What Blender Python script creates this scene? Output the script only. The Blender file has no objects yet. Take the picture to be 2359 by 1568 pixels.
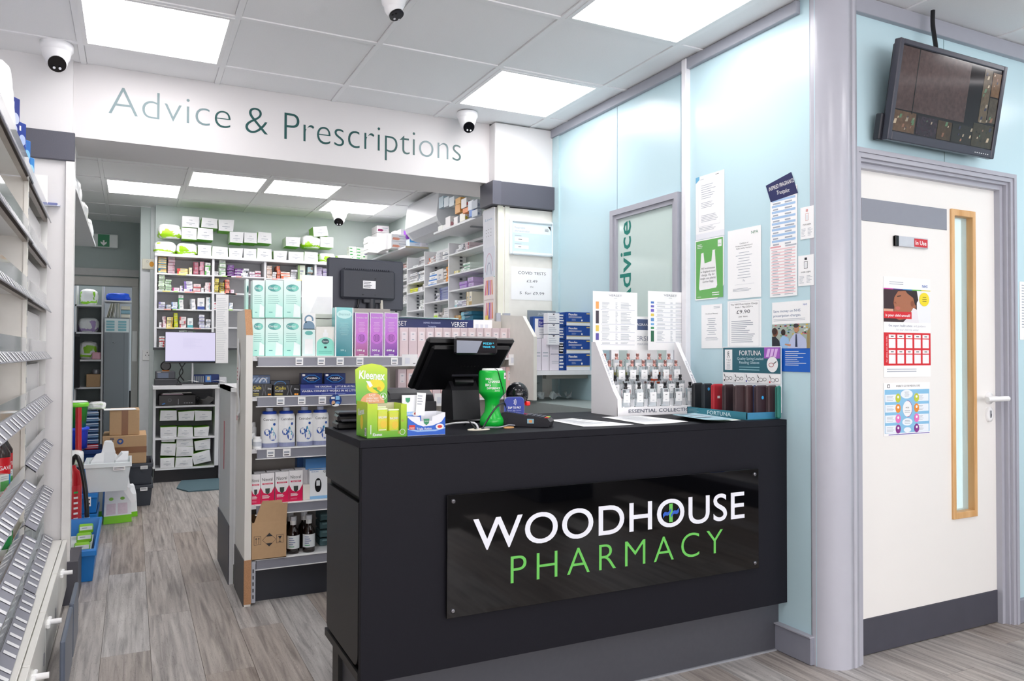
import bpy, bmesh, math, random
from mathutils import Vector, Matrix
random.seed(11)
S = bpy.context.scene
COL = S.collection
# ---------------------------------------------------------------- camera
FPX = 1755.0; IW, IH = 2359.0, 1568.0
yaw, pitch, roll = [math.radians(a) for a in (26.53, .98, .17)]
EYE = Vector((0, 0, 1.18))
_s, _c = math.sin(yaw), math.cos(yaw)
FW = Vector((_s*math.cos(pitch), _c*math.cos(pitch), math.sin(pitch)))
_r = Vector((_c, -_s, 0)); _u = _r.cross(FW)
RT = _r*math.cos(roll) + _u*math.sin(roll)
UP = _u*math.cos(roll) - _r*math.sin(roll)
cd = bpy.data.cameras.new('camera'); cam = bpy.data.objects.new('camera', cd); COL.objects.link(cam)
cd.sensor_fit = 'HORIZONTAL'; cd.sensor_width = 36; cd.lens = 36*FPX/IW; cd.clip_start = .02
cam.matrix_world = Matrix(((RT.x, UP.x, -FW.x, EYE.x), (RT.y, UP.y, -FW.y, EYE.y), (RT.z, UP.z, -FW.z, EYE.z), (0, 0, 0, 1)))
S.camera = cam
# ---------------------------------------------------------------- world, colour management
w = bpy.data.worlds.new('world'); S.world = w; w.use_nodes = True
w.node_tree.nodes['Background'].inputs[0].default_value = (1, .965, .985, 1)
w.node_tree.nodes['Background'].inputs[1].default_value = 5.5
S.view_settings.view_transform = 'Standard'; S.view_settings.look = 'None'
S.view_settings.gamma = 1; S.view_settings.use_curve_mapping = False
S.view_settings.exposure = 0.04
S.cycles.adaptive_threshold = .02
PANEL_L = 9.0          # emission strength of the ceiling light diffusers

def P(px, py, ax, v):
    """point of the plane ax=v that the photograph shows at pixel (px,py)"""
    d = FW + RT*((px-IW/2)/FPX) - UP*((py-IH/2)/FPX)
    i = 'xyz'.index(ax); return EYE + d*((v-EYE[i])/d[i])

# ---------------------------------------------------------------- materials
_M = {}
def lin(h):
    c = [int(h[i:i+2], 16)/255 for i in (0, 2, 4)]
    return [x/12.92 if x <= .04045 else ((x+.055)/1.055)**2.4 for x in c]
def M(h, r=.5, met=0, e=0, t=0, var=.05, sc=25, bump=0, spec=.5, a=1, sat=None):
    k = (h, r, met, e, t, var, sc, bump, spec, a)
    if k in _M: return _M[k]
    m = bpy.data.materials.new('mat_'+h); m.use_nodes = True; nt = m.node_tree; b = nt.nodes['Principled BSDF']
    c = lin(h)
    b.inputs['Roughness'].default_value = r; b.inputs['Metallic'].default_value = met
    b.inputs['Specular IOR Level'].default_value = spec; b.inputs['Transmission Weight'].default_value = t
    b.inputs['Alpha'].default_value = a
    if e:
        b.inputs['Emission Color'].default_value = (*c, 1); b.inputs['Emission Strength'].default_value = e
    if var and not t:
        tc = nt.nodes.new('ShaderNodeTexCoord'); n = nt.nodes.new('ShaderNodeTexNoise'); n.inputs['Scale'].default_value = sc
        n.inputs['Detail'].default_value = 2
        nt.links.new(tc.outputs['Object'], n.inputs['Vector'])
        mx = nt.nodes.new('ShaderNodeMix'); mx.data_type = 'RGBA'
        mx.inputs['A'].default_value = (*[x*(1-var) for x in c], 1); mx.inputs['B'].default_value = (*[min(1, x*(1+var)) for x in c], 1)
        nt.links.new(n.outputs['Fac'], mx.inputs['Factor']); nt.links.new(mx.outputs['Result'], b.inputs['Base Color'])
        if bump:
            bp = nt.nodes.new('ShaderNodeBump'); bp.inputs['Strength'].default_value = bump; bp.inputs['Distance'].default_value = .002
            nt.links.new(n.outputs['Fac'], bp.inputs['Height']); nt.links.new(bp.outputs['Normal'], b.inputs['Normal'])
    else: b.inputs['Base Color'].default_value = (*c, 1)
    _M[k] = m; return m
def grad(h0, h1, r=.35, axis='Z', sz=1.0, h2=None):
    """printed packaging whose ink runs from one colour (bottom) to another (top)"""
    k = ('g', h0, h1, h2, axis, r)
    if k in _M: return _M[k]
    m = M(h0, r, var=0, sc=99+len(_M)); nt = m.node_tree; b = nt.nodes['Principled BSDF']
    tc = nt.nodes.new('ShaderNodeTexCoord'); sp = nt.nodes.new('ShaderNodeSeparateXYZ'); cr = nt.nodes.new('ShaderNodeValToRGB')
    nt.links.new(tc.outputs['Generated'], sp.inputs[0]); nt.links.new(sp.outputs[axis], cr.inputs[0]); nt.links.new(cr.outputs[0], b.inputs['Base Color'])
    cr.color_ramp.elements[0].color = (*lin(h0), 1); cr.color_ramp.elements[1].color = (*lin(h1), 1)
    if h2: e = cr.color_ramp.elements.new(.5); e.color = (*lin(h2), 1)
    _M[k] = m; return m
def M_wood(h0, h1, sc=(18, 1.2, 18), r=.45, name='wood'):
    m = bpy.data.materials.new(name); m.use_nodes = True; nt = m.node_tree; b = nt.nodes['Principled BSDF']
    tc = nt.nodes.new('ShaderNodeTexCoord'); mp = nt.nodes.new('ShaderNodeMapping'); mp.inputs['Scale'].default_value = sc
    n = nt.nodes.new('ShaderNodeTexNoise'); n.inputs['Scale'].default_value = 4; n.inputs['Detail'].default_value = 6
    cr = nt.nodes.new('ShaderNodeValToRGB'); cr.color_ramp.elements[0].color = (*lin(h0), 1); cr.color_ramp.elements[1].color = (*lin(h1), 1)
    cr.color_ramp.elements[0].position = .3; cr.color_ramp.elements[1].position = .7
    nt.links.new(tc.outputs['Object'], mp.inputs[0]); nt.links.new(mp.outputs[0], n.inputs['Vector']); nt.links.new(n.outputs['Fac'], cr.inputs[0])
    nt.links.new(cr.outputs[0], b.inputs['Base Color']); b.inputs['Roughness'].default_value = r
    return m
def M_plank():
    """weathered grey-brown vinyl plank: grain, dark cracks and a tint of its own for each plank"""
    m = bpy.data.materials.new('plank_vinyl'); m.use_nodes = True; nt = m.node_tree; b = nt.nodes['Principled BSDF']; L = nt.links.new; N = nt.nodes.new
    tc = N('ShaderNodeTexCoord'); oi = N('ShaderNodeObjectInfo')
    ml = N('ShaderNodeMath'); ml.operation = 'MULTIPLY'; ml.inputs[1].default_value = 37; L(oi.outputs['Random'], ml.inputs[0])
    ad = N('ShaderNodeVectorMath'); ad.operation = 'ADD'; L(tc.outputs['Object'], ad.inputs[0]); L(ml.outputs[0], ad.inputs[1])
    mp = N('ShaderNodeMapping'); mp.inputs['Scale'].default_value = (20, .9, 1); L(ad.outputs[0], mp.inputs[0])
    n1 = N('ShaderNodeTexNoise'); n1.inputs['Scale'].default_value = 2.4; n1.inputs['Detail'].default_value = 9; n1.inputs['Distortion'].default_value = .6; L(mp.outputs[0], n1.inputs['Vector'])
    cr = N('ShaderNodeValToRGB'); L(n1.outputs['Fac'], cr.inputs[0]); E = cr.color_ramp.elements
    E[0].position = .3; E[0].color = (*lin('7d7672'), 1); E[1].position = .72; E[1].color = (*lin('bfb8b1'), 1)
    e = E.new(.5); e.color = (*lin('a69e98'), 1)
    mp2 = N('ShaderNodeMapping'); mp2.inputs['Scale'].default_value = (11, 1.1, 1); L(ad.outputs[0], mp2.inputs[0])
    n2 = N('ShaderNodeTexNoise'); n2.inputs['Scale'].default_value = 5.5; n2.inputs['Detail'].default_value = 4; n2.inputs['Distortion'].default_value = 2.2; L(mp2.outputs[0], n2.inputs['Vector'])
    c2 = N('ShaderNodeValToRGB'); L(n2.outputs['Fac'], c2.inputs[0]); E = c2.color_ramp.elements
    E[0].position = .49; E[0].color = (1, 1, 1, 1); E[1].position = .51; E[1].color = (1, 1, 1, 1); e = E.new(.5); e.color = (.3, .27, .26, 1)
    mx = N('ShaderNodeMix'); mx.data_type = 'RGBA'; mx.blend_type = 'MULTIPLY'; mx.inputs['Factor'].default_value = .8; L(cr.outputs[0], mx.inputs['A']); L(c2.outputs[0], mx.inputs['B'])
    hs = N('ShaderNodeHueSaturation'); L(mx.outputs['Result'], hs.inputs['Color'])
    mr = N('ShaderNodeMapRange'); mr.inputs['To Min'].default_value = .86; mr.inputs['To Max'].default_value = 1.12; L(oi.outputs['Random'], mr.inputs['Value']); L(mr.outputs[0], hs.inputs['Value'])
    mr2 = N('ShaderNodeMapRange'); mr2.inputs['To Min'].default_value = 1.5; mr2.inputs['To Max'].default_value = .5; L(oi.outputs['Random'], mr2.inputs['Value']); L(mr2.outputs[0], hs.inputs['Saturation'])
    L(hs.outputs[0], b.inputs['Base Color']); b.inputs['Roughness'].default_value = .42
    bp = N('ShaderNodeBump'); bp.inputs['Strength'].default_value = .25; bp.inputs['Distance'].default_value = .001; L(n1.outputs['Fac'], bp.inputs['Height']); L(bp.outputs[0], b.inputs['Normal'])
    return m
WHITE = M('f4f4f4', .45); PAPER = M('fafafa', .6, var=.02, sc=8); CREAM = M('f1eee6', .4); BLACK = M('17171b', .45)
INK = M('2a2a30', .6, var=0); GREY = M('9a9da2', .5); LG = M('b9bcc6', .4); NAVY = M('1f2a63', .4); GLASS = M('f4fbfa', .03, t=1)
STRIP = M('8c8d98', .25); TICK = M('fdfdfd', .4, var=.01); TXT = M('a9afba', .6, var=0); SHELFM = M('eeeef0', .35); CARD = M('c2a07a', .8, sc=60)
BLK2 = M('101013', .3); LIME = M('9fdc1c', .4)

# ---------------------------------------------------------------- mesh builder
_T = {}
RES = 2
def glyphs(s, off=0):
    k = (s, off, RES)
    if k in _T: return _T[k]
    c = bpy.data.curves.new('t', 'FONT'); c.body = s; c.size = 1; c.resolution_u = RES; c.offset = off; c.align_x = 'LEFT'
    o = bpy.data.objects.new('t', c); me = o.to_mesh()
    vs = [(v.co.x, v.co.y) for v in me.vertices]; fs = [tuple(p.vertices) for p in me.polygons]
    o.to_mesh_clear(); bpy.data.objects.remove(o); bpy.data.curves.remove(c)
    x0 = min(v[0] for v in vs); x1 = max(v[0] for v in vs)
    _T[k] = (vs, fs, x0, x1); return _T[k]
CAP = {}
def caph(off):
    if off not in CAP: v = glyphs('H', off)[0]; CAP[off] = max(p[1] for p in v)
    return CAP[off]
class B:
    def __init__(s): s.v = []; s.f = []; s.mi = []; s.mats = []; s.sm = []; s.T = None; s.lay = .0004
    def add(s, vs, fs, m, smooth=False):
        n = len(s.v)
        if s.T is not None: vs = [tuple(s.T @ Vector(p)) for p in vs]
        if m not in s.mats: s.mats.append(m)
        k = s.mats.index(m); s.v += vs
        for f in fs: s.f.append(tuple(i+n for i in f)); s.mi.append(k); s.sm.append(smooth)
        return s
    def at(s, x=0, y=0, z=0, rx=0, ry=0, rz=0):
        s.T = Matrix.Translation((x, y, z)) @ Matrix.Rotation(math.radians(rz), 4, 'Z') @ Matrix.Rotation(math.radians(ry), 4, 'Y') @ Matrix.Rotation(math.radians(rx), 4, 'X'); return s
    def box(s, x0, y0, z0, x1, y1, z1, m, b=0):
        if x0 > x1: x0, x1 = x1, x0
        if y0 > y1: y0, y1 = y1, y0
        if z0 > z1: z0, z1 = z1, z0
        if not b:
            vs = [(x, y, z) for x in (x0, x1) for y in (y0, y1) for z in (z0, z1)]
            return s.add(vs, [(0, 1, 3, 2), (4, 6, 7, 5), (0, 4, 5, 1), (2, 3, 7, 6), (0, 2, 6, 4), (1, 5, 7, 3)], m)
        b = min(b, (x1-x0)*.49, (y1-y0)*.49, (z1-z0)*.49)
        c = ((x0+x1)/2, (y0+y1)/2, (z0+z1)/2); h = ((x1-x0)/2, (y1-y0)/2, (z1-z0)/2); vs = []; ix = {}
        for sx in (-1, 1):
            for sy in (-1, 1):
                for sz in (-1, 1):
                    sg = (sx, sy, sz)
                    for a in range(3):
                        ix[sg, a] = len(vs); vs.append(tuple(c[i]+sg[i]*(h[i]-(0 if i == a else b)) for i in range(3)))
        fs = []
        for a in range(3):
            u, w_ = [(1, 2), (0, 2), (0, 1)][a]
            for sa in (-1, 1):
                q = []
                for su, sw in ((-1, -1), (1, -1), (1, 1), (-1, 1)):
                    sg = [0, 0, 0]; sg[a] = sa; sg[u] = su; sg[w_] = sw; q.append(ix[tuple(sg), a])
                fs.append(tuple(q))
        for a in range(3):
            u, w_ = [(1, 2), (0, 2), (0, 1)][a]
            for su in (-1, 1):
                for sw in (-1, 1):
                    g0 = [0]*3; g1 = [0]*3; g0[a] = -1; g1[a] = 1
                    for g in (g0, g1): g[u] = su; g[w_] = sw
                    fs.append((ix[tuple(g0), u], ix[tuple(g1), u], ix[tuple(g1), w_], ix[tuple(g0), w_]))
        for sx in (-1, 1):
            for sy in (-1, 1):
                for sz in (-1, 1): fs.append(tuple(ix[(sx, sy, sz), a] for a in range(3)))
        return s.add(vs, fs, m)
    def ring(s, rings, m, smooth=True, caps=True, closed=True):
        n = len(rings[0]); vs = [p for r in rings for p in r]; fs = []
        for i in range(len(rings)-1):
            for j in range(n if closed else n-1):
                k = (j+1) % n; fs.append((i*n+j, i*n+k, (i+1)*n+k, (i+1)*n+j))
        s.add(vs, fs, m, smooth)
        if caps and closed:
            s.add(list(rings[0]), [tuple(range(n))[::-1]], m); s.add(list(rings[-1]), [tuple(range(n))], m)
        return s
    def lathe(s, prof, m, n=16, c=(0, 0, 0), smooth=True, sx=1, sy=1, caps=True):
        return s.ring([[(c[0]+sx*r*math.cos(2*math.pi*i/n), c[1]+sy*r*math.sin(2*math.pi*i/n), c[2]+z) for i in range(n)] for r, z in prof], m, smooth, caps)
    def cylx(s, p0, p1, r0, m, r1=None, n=10, smooth=True):
        p0 = Vector(p0); p1 = Vector(p1); d = (p1-p0).normalized(); a = d.orthogonal().normalized(); b = d.cross(a); r1 = r0 if r1 is None else r1
        return s.ring([[tuple(p+(a*math.cos(2*math.pi*i/n)+b*math.sin(2*math.pi*i/n))*r) for i in range(n)] for p, r in ((p0, r0), (p1, r1))], m, smooth)
    def tube(s, pts, r, m, n=6):
        pts = [Vector(p) for p in pts]; rs = []
        # catmull-rom refine
        q = []
        for i in range(len(pts)-1):
            a = pts[max(i-1, 0)]; b_ = pts[i]; c = pts[i+1]; d = pts[min(i+2, len(pts)-1)]
            for k in range(4):
                t = k/4; q.append(.5*((2*b_)+(c-a)*t+(2*a-5*b_+4*c-d)*t*t+(3*b_-a-3*c+d)*t**3))
        q.append(pts[-1]); pa = None
        for i, p in enumerate(q):
            d = (q[min(i+1, len(q)-1)]-q[max(i-1, 0)]).normalized()
            a = d.orthogonal().normalized() if pa is None else (pa-d*pa.dot(d)).normalized(); pa = a; b_ = d.cross(a)
            rs.append([tuple(p+(a*math.cos(2*math.pi*j/n)+b_*math.sin(2*math.pi*j/n))*r) for j in range(n)])
        return s.ring(rs, m)
    def prism(s, poly, y0, y1, m):
        """polygon in the x-z plane, extruded along y"""
        n = len(poly); vs = [(x, y0, z) for x, z in poly]+[(x, y1, z) for x, z in poly]
        return s.add(vs, [tuple(range(n)), tuple(range(n, 2*n))[::-1]]+[(i, (i+1) % n, (i+1) % n+n, i+n) for i in range(n)], m)
    def prismx(s, poly, x0, x1, m):
        n = len(poly); vs = [(x0, y, z) for y, z in poly]+[(x1, y, z) for y, z in poly]
        return s.add(vs, [tuple(range(n)), tuple(range(n, 2*n))[::-1]]+[(i, (i+1) % n, (i+1) % n+n, i+n) for i in range(n)], m)
    def prismz(s, poly, z0, z1, m):
        n = len(poly); vs = [(x, y, z0) for x, y in poly]+[(x, y, z1) for x, y in poly]
        return s.add(vs, [tuple(range(n)), tuple(range(n, 2*n))[::-1]]+[(i, (i+1) % n, (i+1) % n+n, i+n) for i in range(n)], m)
    # flat print on the front (-y) face; l = layer
    def poly(s, pts, m, l=1, y=0): return s.add([(x, y-s.lay*l, z) for x, z in pts], [tuple(range(len(pts)))], m)
    def rect(s, x0, z0, x1, z1, m, l=1, y=0): return s.poly([(x0, z0), (x1, z0), (x1, z1), (x0, z1)], m, l, y)
    def ell(s, cx, cz, rx, rz, m, l=1, y=0, n=18, a0=0, a1=360):
        st = [(cx+rx*math.cos(math.radians(a0+(a1-a0)*i/n)), cz+rz*math.sin(math.radians(a0+(a1-a0)*i/n))) for i in range(n if a1-a0 == 360 else n+1)]
        return s.poly(st, m, l, y)
    def arc(s, cx, cz, rx, rz, w_, m, l=1, y=0, n=20, a0=0, a1=360):
        vs = []
        for i in range(n+1):
            a = math.radians(a0+(a1-a0)*i/n); c, d = math.cos(a), math.sin(a)
            vs += [(cx+rx*c, y-s.lay*l, cz+rz*d), (cx+(rx-w_)*c, y-s.lay*l, cz+(rz-w_)*d)]
        return s.add(vs, [(2*i, 2*i+2, 2*i+3, 2*i+1) for i in range(n)], m)
    def txt(s, t, x, z, h, m, l=2, y=0, al='c', w=None, off=0, rot=0):
        vs, fs, a, b = glyphs(t, off)[:4]; k = h/caph(off); kx = k if w is None else w/(b-a)
        W = (b-a)*kx; ox = {'c': -W/2, 'l': 0, 'r': -W}[al]-a*kx; cr, sr = math.cos(math.radians(rot)), math.sin(math.radians(rot)); o = []
        for px, py in vs:
            u, v = px*kx+ox, py*k; o.append((x+u*cr-v*sr, y-s.lay*l, z+u*sr+v*cr))
        return s.add(o, fs, m)
    def lines(s, x0, x1, z1, z0, n, m, l=2, y=0, th=.35, al='l', seed=0):
        """n lines of print too small to read"""
        R = random.Random(seed+n); st = (z1-z0)/n
        for i in range(n):
            z = z1-st*(i+.5); ww = (x1-x0)*R.uniform(.55, 1); xa = x0 if al == 'l' else (x0+x1-ww)/2
            s.rect(xa, z-st*th/2, xa+ww, z+st*th/2, m, l, y)
        return s
    def mesh(s, name):
        me = bpy.data.meshes.new(name); me.from_pydata(s.v, [], s.f)
        for m in s.mats: me.materials.append(m)
        me.polygons.foreach_set('material_index', s.mi); me.polygons.foreach_set('use_smooth', s.sm); me.update()
        bm = bmesh.new(); bm.from_mesh(me); bmesh.ops.recalc_face_normals(bm, faces=bm.faces); bm.to_mesh(me); bm.free()
        return me
    def obj(s, name, parent=None, loc=(0, 0, 0), rz=0, label=None):
        return put(name, s.mesh(name), parent, loc, rz, label)
def put(name, me, parent=None, loc=(0, 0, 0), rz=0, label=None):
    o = bpy.data.objects.new(name, me); COL.objects.link(o); o.location = loc; o.rotation_euler = (0, 0, math.radians(rz))
    if parent: o.parent = parent
    if label: o['label'] = label
    return o
def tag(o, label, cat, group=None, kind=None):
    o['label'] = label; o['category'] = cat
    n = len(label.split())
    if n > 16 or n < 4: print('LABELLEN', n, label)
    if group: o['group'] = group
    if kind: o['kind'] = kind
    return o
def thing(name, label, cat, loc=(0, 0, 0), rz=0, group=None, rot=None):
    o = bpy.data.objects.new(name, None); COL.objects.link(o); o.location = loc; o.empty_display_size = .05
    o.rotation_euler = rot if rot else (0, 0, math.radians(rz)); return tag(o, label, cat, group)
def one(b, name, label, cat, loc=(0, 0, 0), rz=0, group=None, rot=None):
    o = b.obj(name, None, loc, rz)
    if rot: o.rotation_euler = rot
    return tag(o, label, cat, group)
def struct(b, name, loc=(0, 0, 0), rz=0):
    o = b.obj(name, None, loc, rz); o['kind'] = 'structure'; return o
ORD = ['first', 'second', 'third', 'fourth', 'fifth', 'sixth', 'seventh', 'eighth', 'ninth', 'tenth', 'eleventh', 'twelfth', 'thirteenth', 'fourteenth', 'fifteenth', 'sixteenth']
# ================================================================ the setting
CZ = 2.565
AQUA = M('c4e0e8', .24, var=.015, sc=2); WALLW = M('e6e4e4', .4, var=.015, sc=3); TRIMG = M('a5a7b1', .35, var=.03); GWALL = M('d2ddda', .6, var=.02, sc=3)
DGREY = M('55555f', .5, var=.1, sc=300, bump=.2); KICK = M('4a4a52', .45, var=.08, sc=80)
fl = struct(B().box(-1.6, -3.2, -.1, 5.2, 11.2, -.006, M('4b4744', .8)), 'floor')
PL = M_plank(); pb = B(); pb.box(.0005, .0005, -.006, .1735, 1.2195, 0, PL, .0006); pme = pb.mesh('floor_plank')
for i in range(-8, 27):
    off = (i*.437) % 1.22
    for j in range(-1, 9):
        x = -.095+.174*i; y = -.3+1.22*j+off
        if x > 4.4 or y > 9.9 or y < -.9: continue
        if x > 2.6 and y > 2.2: continue
        if x < -1.2: continue
        put('floor_plank', pme, fl, (x, y, 0))
ce = struct(B().box(-1.6, -3.2, CZ+.03, 5.2, 11.2, CZ+.12, M('8f8f90', .9)), 'ceiling')
TILE = M('f4f4f5', .95, var=.05, sc=350, bump=.3); tb = B(); tb.box(.012, .012, 0, .588, .588, .012, TILE, .004); tme = tb.mesh('ceiling_tile')
BARM = M('f6f6f7', .8, var=.01)
lights = {(-.22, 3.31): 'above the left part of the sign', (1.58, 3.31): 'beside the blue partition, nearer the sign', (1.58, 2.11): 'above the black counter',
          (-.22, 6.86): 'at the back left, above the door end', (.38, 6.26): 'above the second aisle, left of its twin', (.98, 6.26): 'right of its twin, middle of the back room', (1.58, 6.86): 'nearest the back camera',
          (.38, 4.46): 'added unseen just behind the sign beam', (.98, 5.06): 'added unseen behind the sign beam on the right'}  # the two behind the beam are unseen, added to light the back room
extra = {(-.22, .91): 'added out of view over the left wall shelving', (.98, .31): 'added out of view just above the camera', (2.78, .31): 'added out of view in front of the cream door', (2.78, -1.49): 'added unseen behind the camera on the right', (.38, -1.49): 'added unseen behind the camera in the aisle', (-.22, 2.11): 'added out of view over the near left shelving', (3.98, .91): 'added out of view at the far right of the shop'}  # unseen panels, put in to light the shop from out of view
lights.update(extra)
DIFF = M('fffcfd', .5, e=PANEL_L, var=0); lb = B(); lb.box(.028, .028, 0, .572, .572, .008, DIFF, .002); dme = lb.mesh('diffuser')
fb = B(); FR = M('f2f2f2', .4)
for a in ((.01, .01, .59, .03), (.01, .57, .59, .59), (.01, .03, .03, .57), (.57, .03, .59, .57)): fb.box(a[0], a[1], -.002, a[2], a[3], .02, FR)
fme = fb.mesh('frame')
XL = [-1.42+.6*i for i in range(11)]
def tiles(yl, ylo, yhi, xlo, xhi):
    for i, x in enumerate(XL):
        for y in yl:
            if x+.6 <= xlo+.02 or x >= xhi-.02 or y+.6 <= ylo+.02 or y >= yhi-.02: continue
            k = min(lights, key=lambda q: abs(q[0]-x)+abs(q[1]-y))
            if abs(k[0]-x)+abs(k[1]-y) < .08:
                t = thing('ceiling_light', 'square white ceiling light panel '+lights[k], 'ceiling light', (x, y, CZ-.001), group='square panel lights in the tiled ceiling')
                put('diffuser', dme, t, (0, 0, .001)); put('frame', fme, t); continue
            if x >= xlo-.01 and x+.6 <= xhi+.01 and y >= ylo-.01 and y+.6 <= yhi+.01: put('ceiling_tile', tme, ce, (x, y, CZ+.004))
            else:
                q = B(); q.box(max(x+.012, xlo), max(y+.012, ylo), CZ+.004, min(x+.588, xhi), min(y+.588, yhi), CZ+.016, TILE, .004); q.obj('ceiling_tile', ce)
    for x in XL:
        if xlo < x < xhi: B().box(x-.012, ylo, CZ-.001, x+.012, yhi, CZ+.012, BARM).obj('grid_bar', ce)
    for y in yl:
        if ylo < y < yhi: B().box(xlo, y-.012, CZ-.0005, xhi, y+.012, CZ+.012, BARM).obj('grid_bar', ce)
tiles([-1.49+.6*i for i in range(10)], -1.49, 4.18, -1.42, 2.34)
tiles([-1.49+.6*i for i in range(6)], -1.49, 2.03, 2.34, 4.6)
tiles([4.46+.6*i for i in range(8)], 4.46, 9.1, -1.42, 2.465)
t = thing('ceiling_light', 'unseen ceiling light panel added to brighten the store room behind the back doorway', 'ceiling light', (-.6, 9.45, CZ-.01), group='square panel lights in the tiled ceiling'); put('diffuser', dme, t, (0, 0, .001)); put('frame', fme, t)  # no panel visible here; added to brighten the store room
# header beam with the sign lettering
struct(B().box(-.262, 4.18, 2.21, 1.93, 4.58, CZ+.01, M('dddada', .45, var=.01, sc=4)), 'wall_centre_beam')
struct(B().box(1.9305, 4.285, 2.21, 2.46, 4.58, CZ+.01, M('dddada', .45, var=.01, sc=4)), 'wall_centre_beam_end')
struct(B().box(-1.5, 4.155, 0, -.262, 4.42, CZ+.01, WALLW), 'wall_left_pier')
tr = B(); tr.box(-.5, 4.13, 2.082, -.25, 4.154, 2.216, DGREY, .003); struct(tr, 'trim_1')
tr = B(); tr.box(-.285, 4.12, .0, -.215, 4.425, .2, KICK); tr.box(-.285, 4.135, .2, -.25, 4.155, 2.08, M('ebe9e6', .45)); struct(tr, 'trim_2')
# right pier: upper boxed part, grey band, lower panel
rp = B(); rp.box(1.93, 4.10, 2.206, 2.345, 4.28, CZ-.003, WALLW, .004); struct(rp, 'wall_right_pier_top')
rp = B(); rp.box(1.955, 4.11, 0, 2.345, 4.26, 2.06, CREAM); rp.box(1.93, 4.13, 0, 1.955, 4.26, 2.06, M('e4e2dd', .5)); rp.box(1.95, 4.098, .9, 1.985, 4.112, 2.07, M('efeddc', .4)); rp.box(2.0, 4.104, .9, 2.03, 4.112, 2.07, M('f2f0e4', .4)); struct(rp, 'wall_right_pier')
tr = B(); tr.box(1.9, 4.07, 2.065, 2.345, 4.25, 2.205, DGREY, .002); tr.box(1.9, 4.066, 2.065, 1.955, 4.072, 2.205, M('5d5d68', .5)); struct(tr, 'trim_3')
# blue partition (right) with its cover strips
struct(B().box(2.332, 2.08, 0, 2.46, 4.12, CZ+.01, AQUA), 'wall_right')
tr = B()
tr.box(2.304, 2.806, 0, 2.333, 2.838, 2.563, M('f0eef2', .35), .002); struct(tr, 'trim_4')
for k, (yy, nm) in enumerate(((3.407, 'trim_5'), (2.874, 'trim_6'))): struct(B().box(2.3305, yy-.002, 0, 2.333, yy+.002, 2.52, M('9fb6c6', .4)), nm)
struct(B().box(2.322, 4.02, .106, 2.334, 4.097, 2.514, M('bcd7dd', .35)), 'trim_7')
struct(B().box(2.31, 2.15, 2.515, 2.334, 4.1, CZ, TRIMG, .002), 'trim_8')
struct(B().box(2.312, 2.09, 0, 2.334, 4.1, .105, M('8d8f9b', .4), .004), 'baseboard_right')
struct(B().box(2.305, 2.09, .105, 2.334, 2.3, .11, M('aaaab4', .4)), 'trim_9')
# rounded grey corner column
cb = B(); pts = [(2.3305, 2.104)]
for i in range(9):
    a = math.radians(180+90*i/8); pts.append((2.4235+.093*math.cos(a), 2.098+.093*math.sin(a)))
pts += [(2.444, 2.005), (2.444, 2.009), (2.447, 2.009), (2.447, 2.005), (2.472, 2.005), (2.472, 2.104)]
n = len(pts); vs = [(x, y, z) for z in (0, CZ) for x, y in pts]
cb.add(vs, [(i, (i+1) % n, (i+1) % n+n, i+n) for i in range(n)], M('bcbdc7', .22, var=.02), True)
struct(cb, 'trim_10')
# wall with the cream door
dw = B(); dw.box(2.46, 2.03, 1.97, 3.47, 2.15, CZ+.01, AQUA); dw.box(3.47, 2.03, 0, 5.2, 2.15, CZ+.01, AQUA); struct(dw, 'wall_right_front')
struct(B().box(2.47, 2.008, 2.50, 5.2, 2.032, CZ, TRIMG, .002), 'trim_11')
struct(B().box(3.502, 2.012, 0, 5.2, 2.032, .105, M('8d8f9b', .4), .004), 'baseboard_right_front')
for k, xx in enumerate((3.03, 3.6)): struct(B().box(xx-.0015, 2.0285, 1.98, xx+.0015, 2.031, 2.5, M('93aeb2', .4)), 'trim_%d' % (12+k))
# architrave: stepped grey mouldings round the door
ar = B(); G2 = M('b0b1bb', .3, var=.03)
for (d, y0, t) in ((0, 2.010, .018), (.018, 2.016, .018), (.036, 2.028, .012), (.048, 2.045, .02)):
    x0, x1, z1 = 2.472+d, 3.5-d, 1.978-d
    ar.box(x0, y0, 0, x0+t-.0004, 2.1-d*.05, z1, G2); ar.box(x1-t+.0004, y0, 0, x1, 2.1-d*.05, z1, G2); ar.box(x0+t, y0, z1-t+.0004, x1-t, 2.1-d*.05, z1, G2)
struct(ar, 'trim_14')
# door
D = bpy.data.objects.new('door_1', None); COL.objects.link(D); D.location = (2.535, 2.07, .004); D['kind'] = 'structure'
DM = M('f1efeb', .38, var=.012, sc=4); W_ = .9
lf = B(); vx0, vx1, vz0, vz1 = .588, .752, .478, 1.80
lf.box(0, 0, .14, vx0, .045, 1.912, DM); lf.box(vx1, 0, .14, W_, .045, 1.912, DM); lf.box(vx0, 0, .14, vx1, .045, vz0, DM); lf.box(vx0, 0, vz1, vx1, .045, 1.912, DM); lf.obj('leaf', D)
lf = B(); lf.box(0, -.003, 0, W_, .045, .139, M('474751', .5, var=.12, sc=12), .001); lf.obj('kick_plate', D)
OAK = M_wood('cc9a60', 'e6bd88', (6, 6, .6), name='oak')
lf = B()
for a in ((vx0, vz0, vx0+.02, vz1), (vx1-.02, vz0, vx1, vz1), (vx0+.02, vz0, vx1-.02, vz0+.028), (vx0+.02, vz1-.028, vx1-.02, vz1)): lf.box(a[0], -.01, a[1], a[2], .05, a[3], OAK, .002)
lf.obj('vision_panel_frame', D)
B().box(vx0+.02, .02, vz0+.028, vx1-.02, .028, vz1-.028, M('cfe6e8', .04, t=.35, spec=.6)).obj('vision_pane', D)
B().box(.04, -.003, 1.706, .565, 0, 1.796, M('8e919b', .35, var=.04), .001).obj('name_plate', D)
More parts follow.
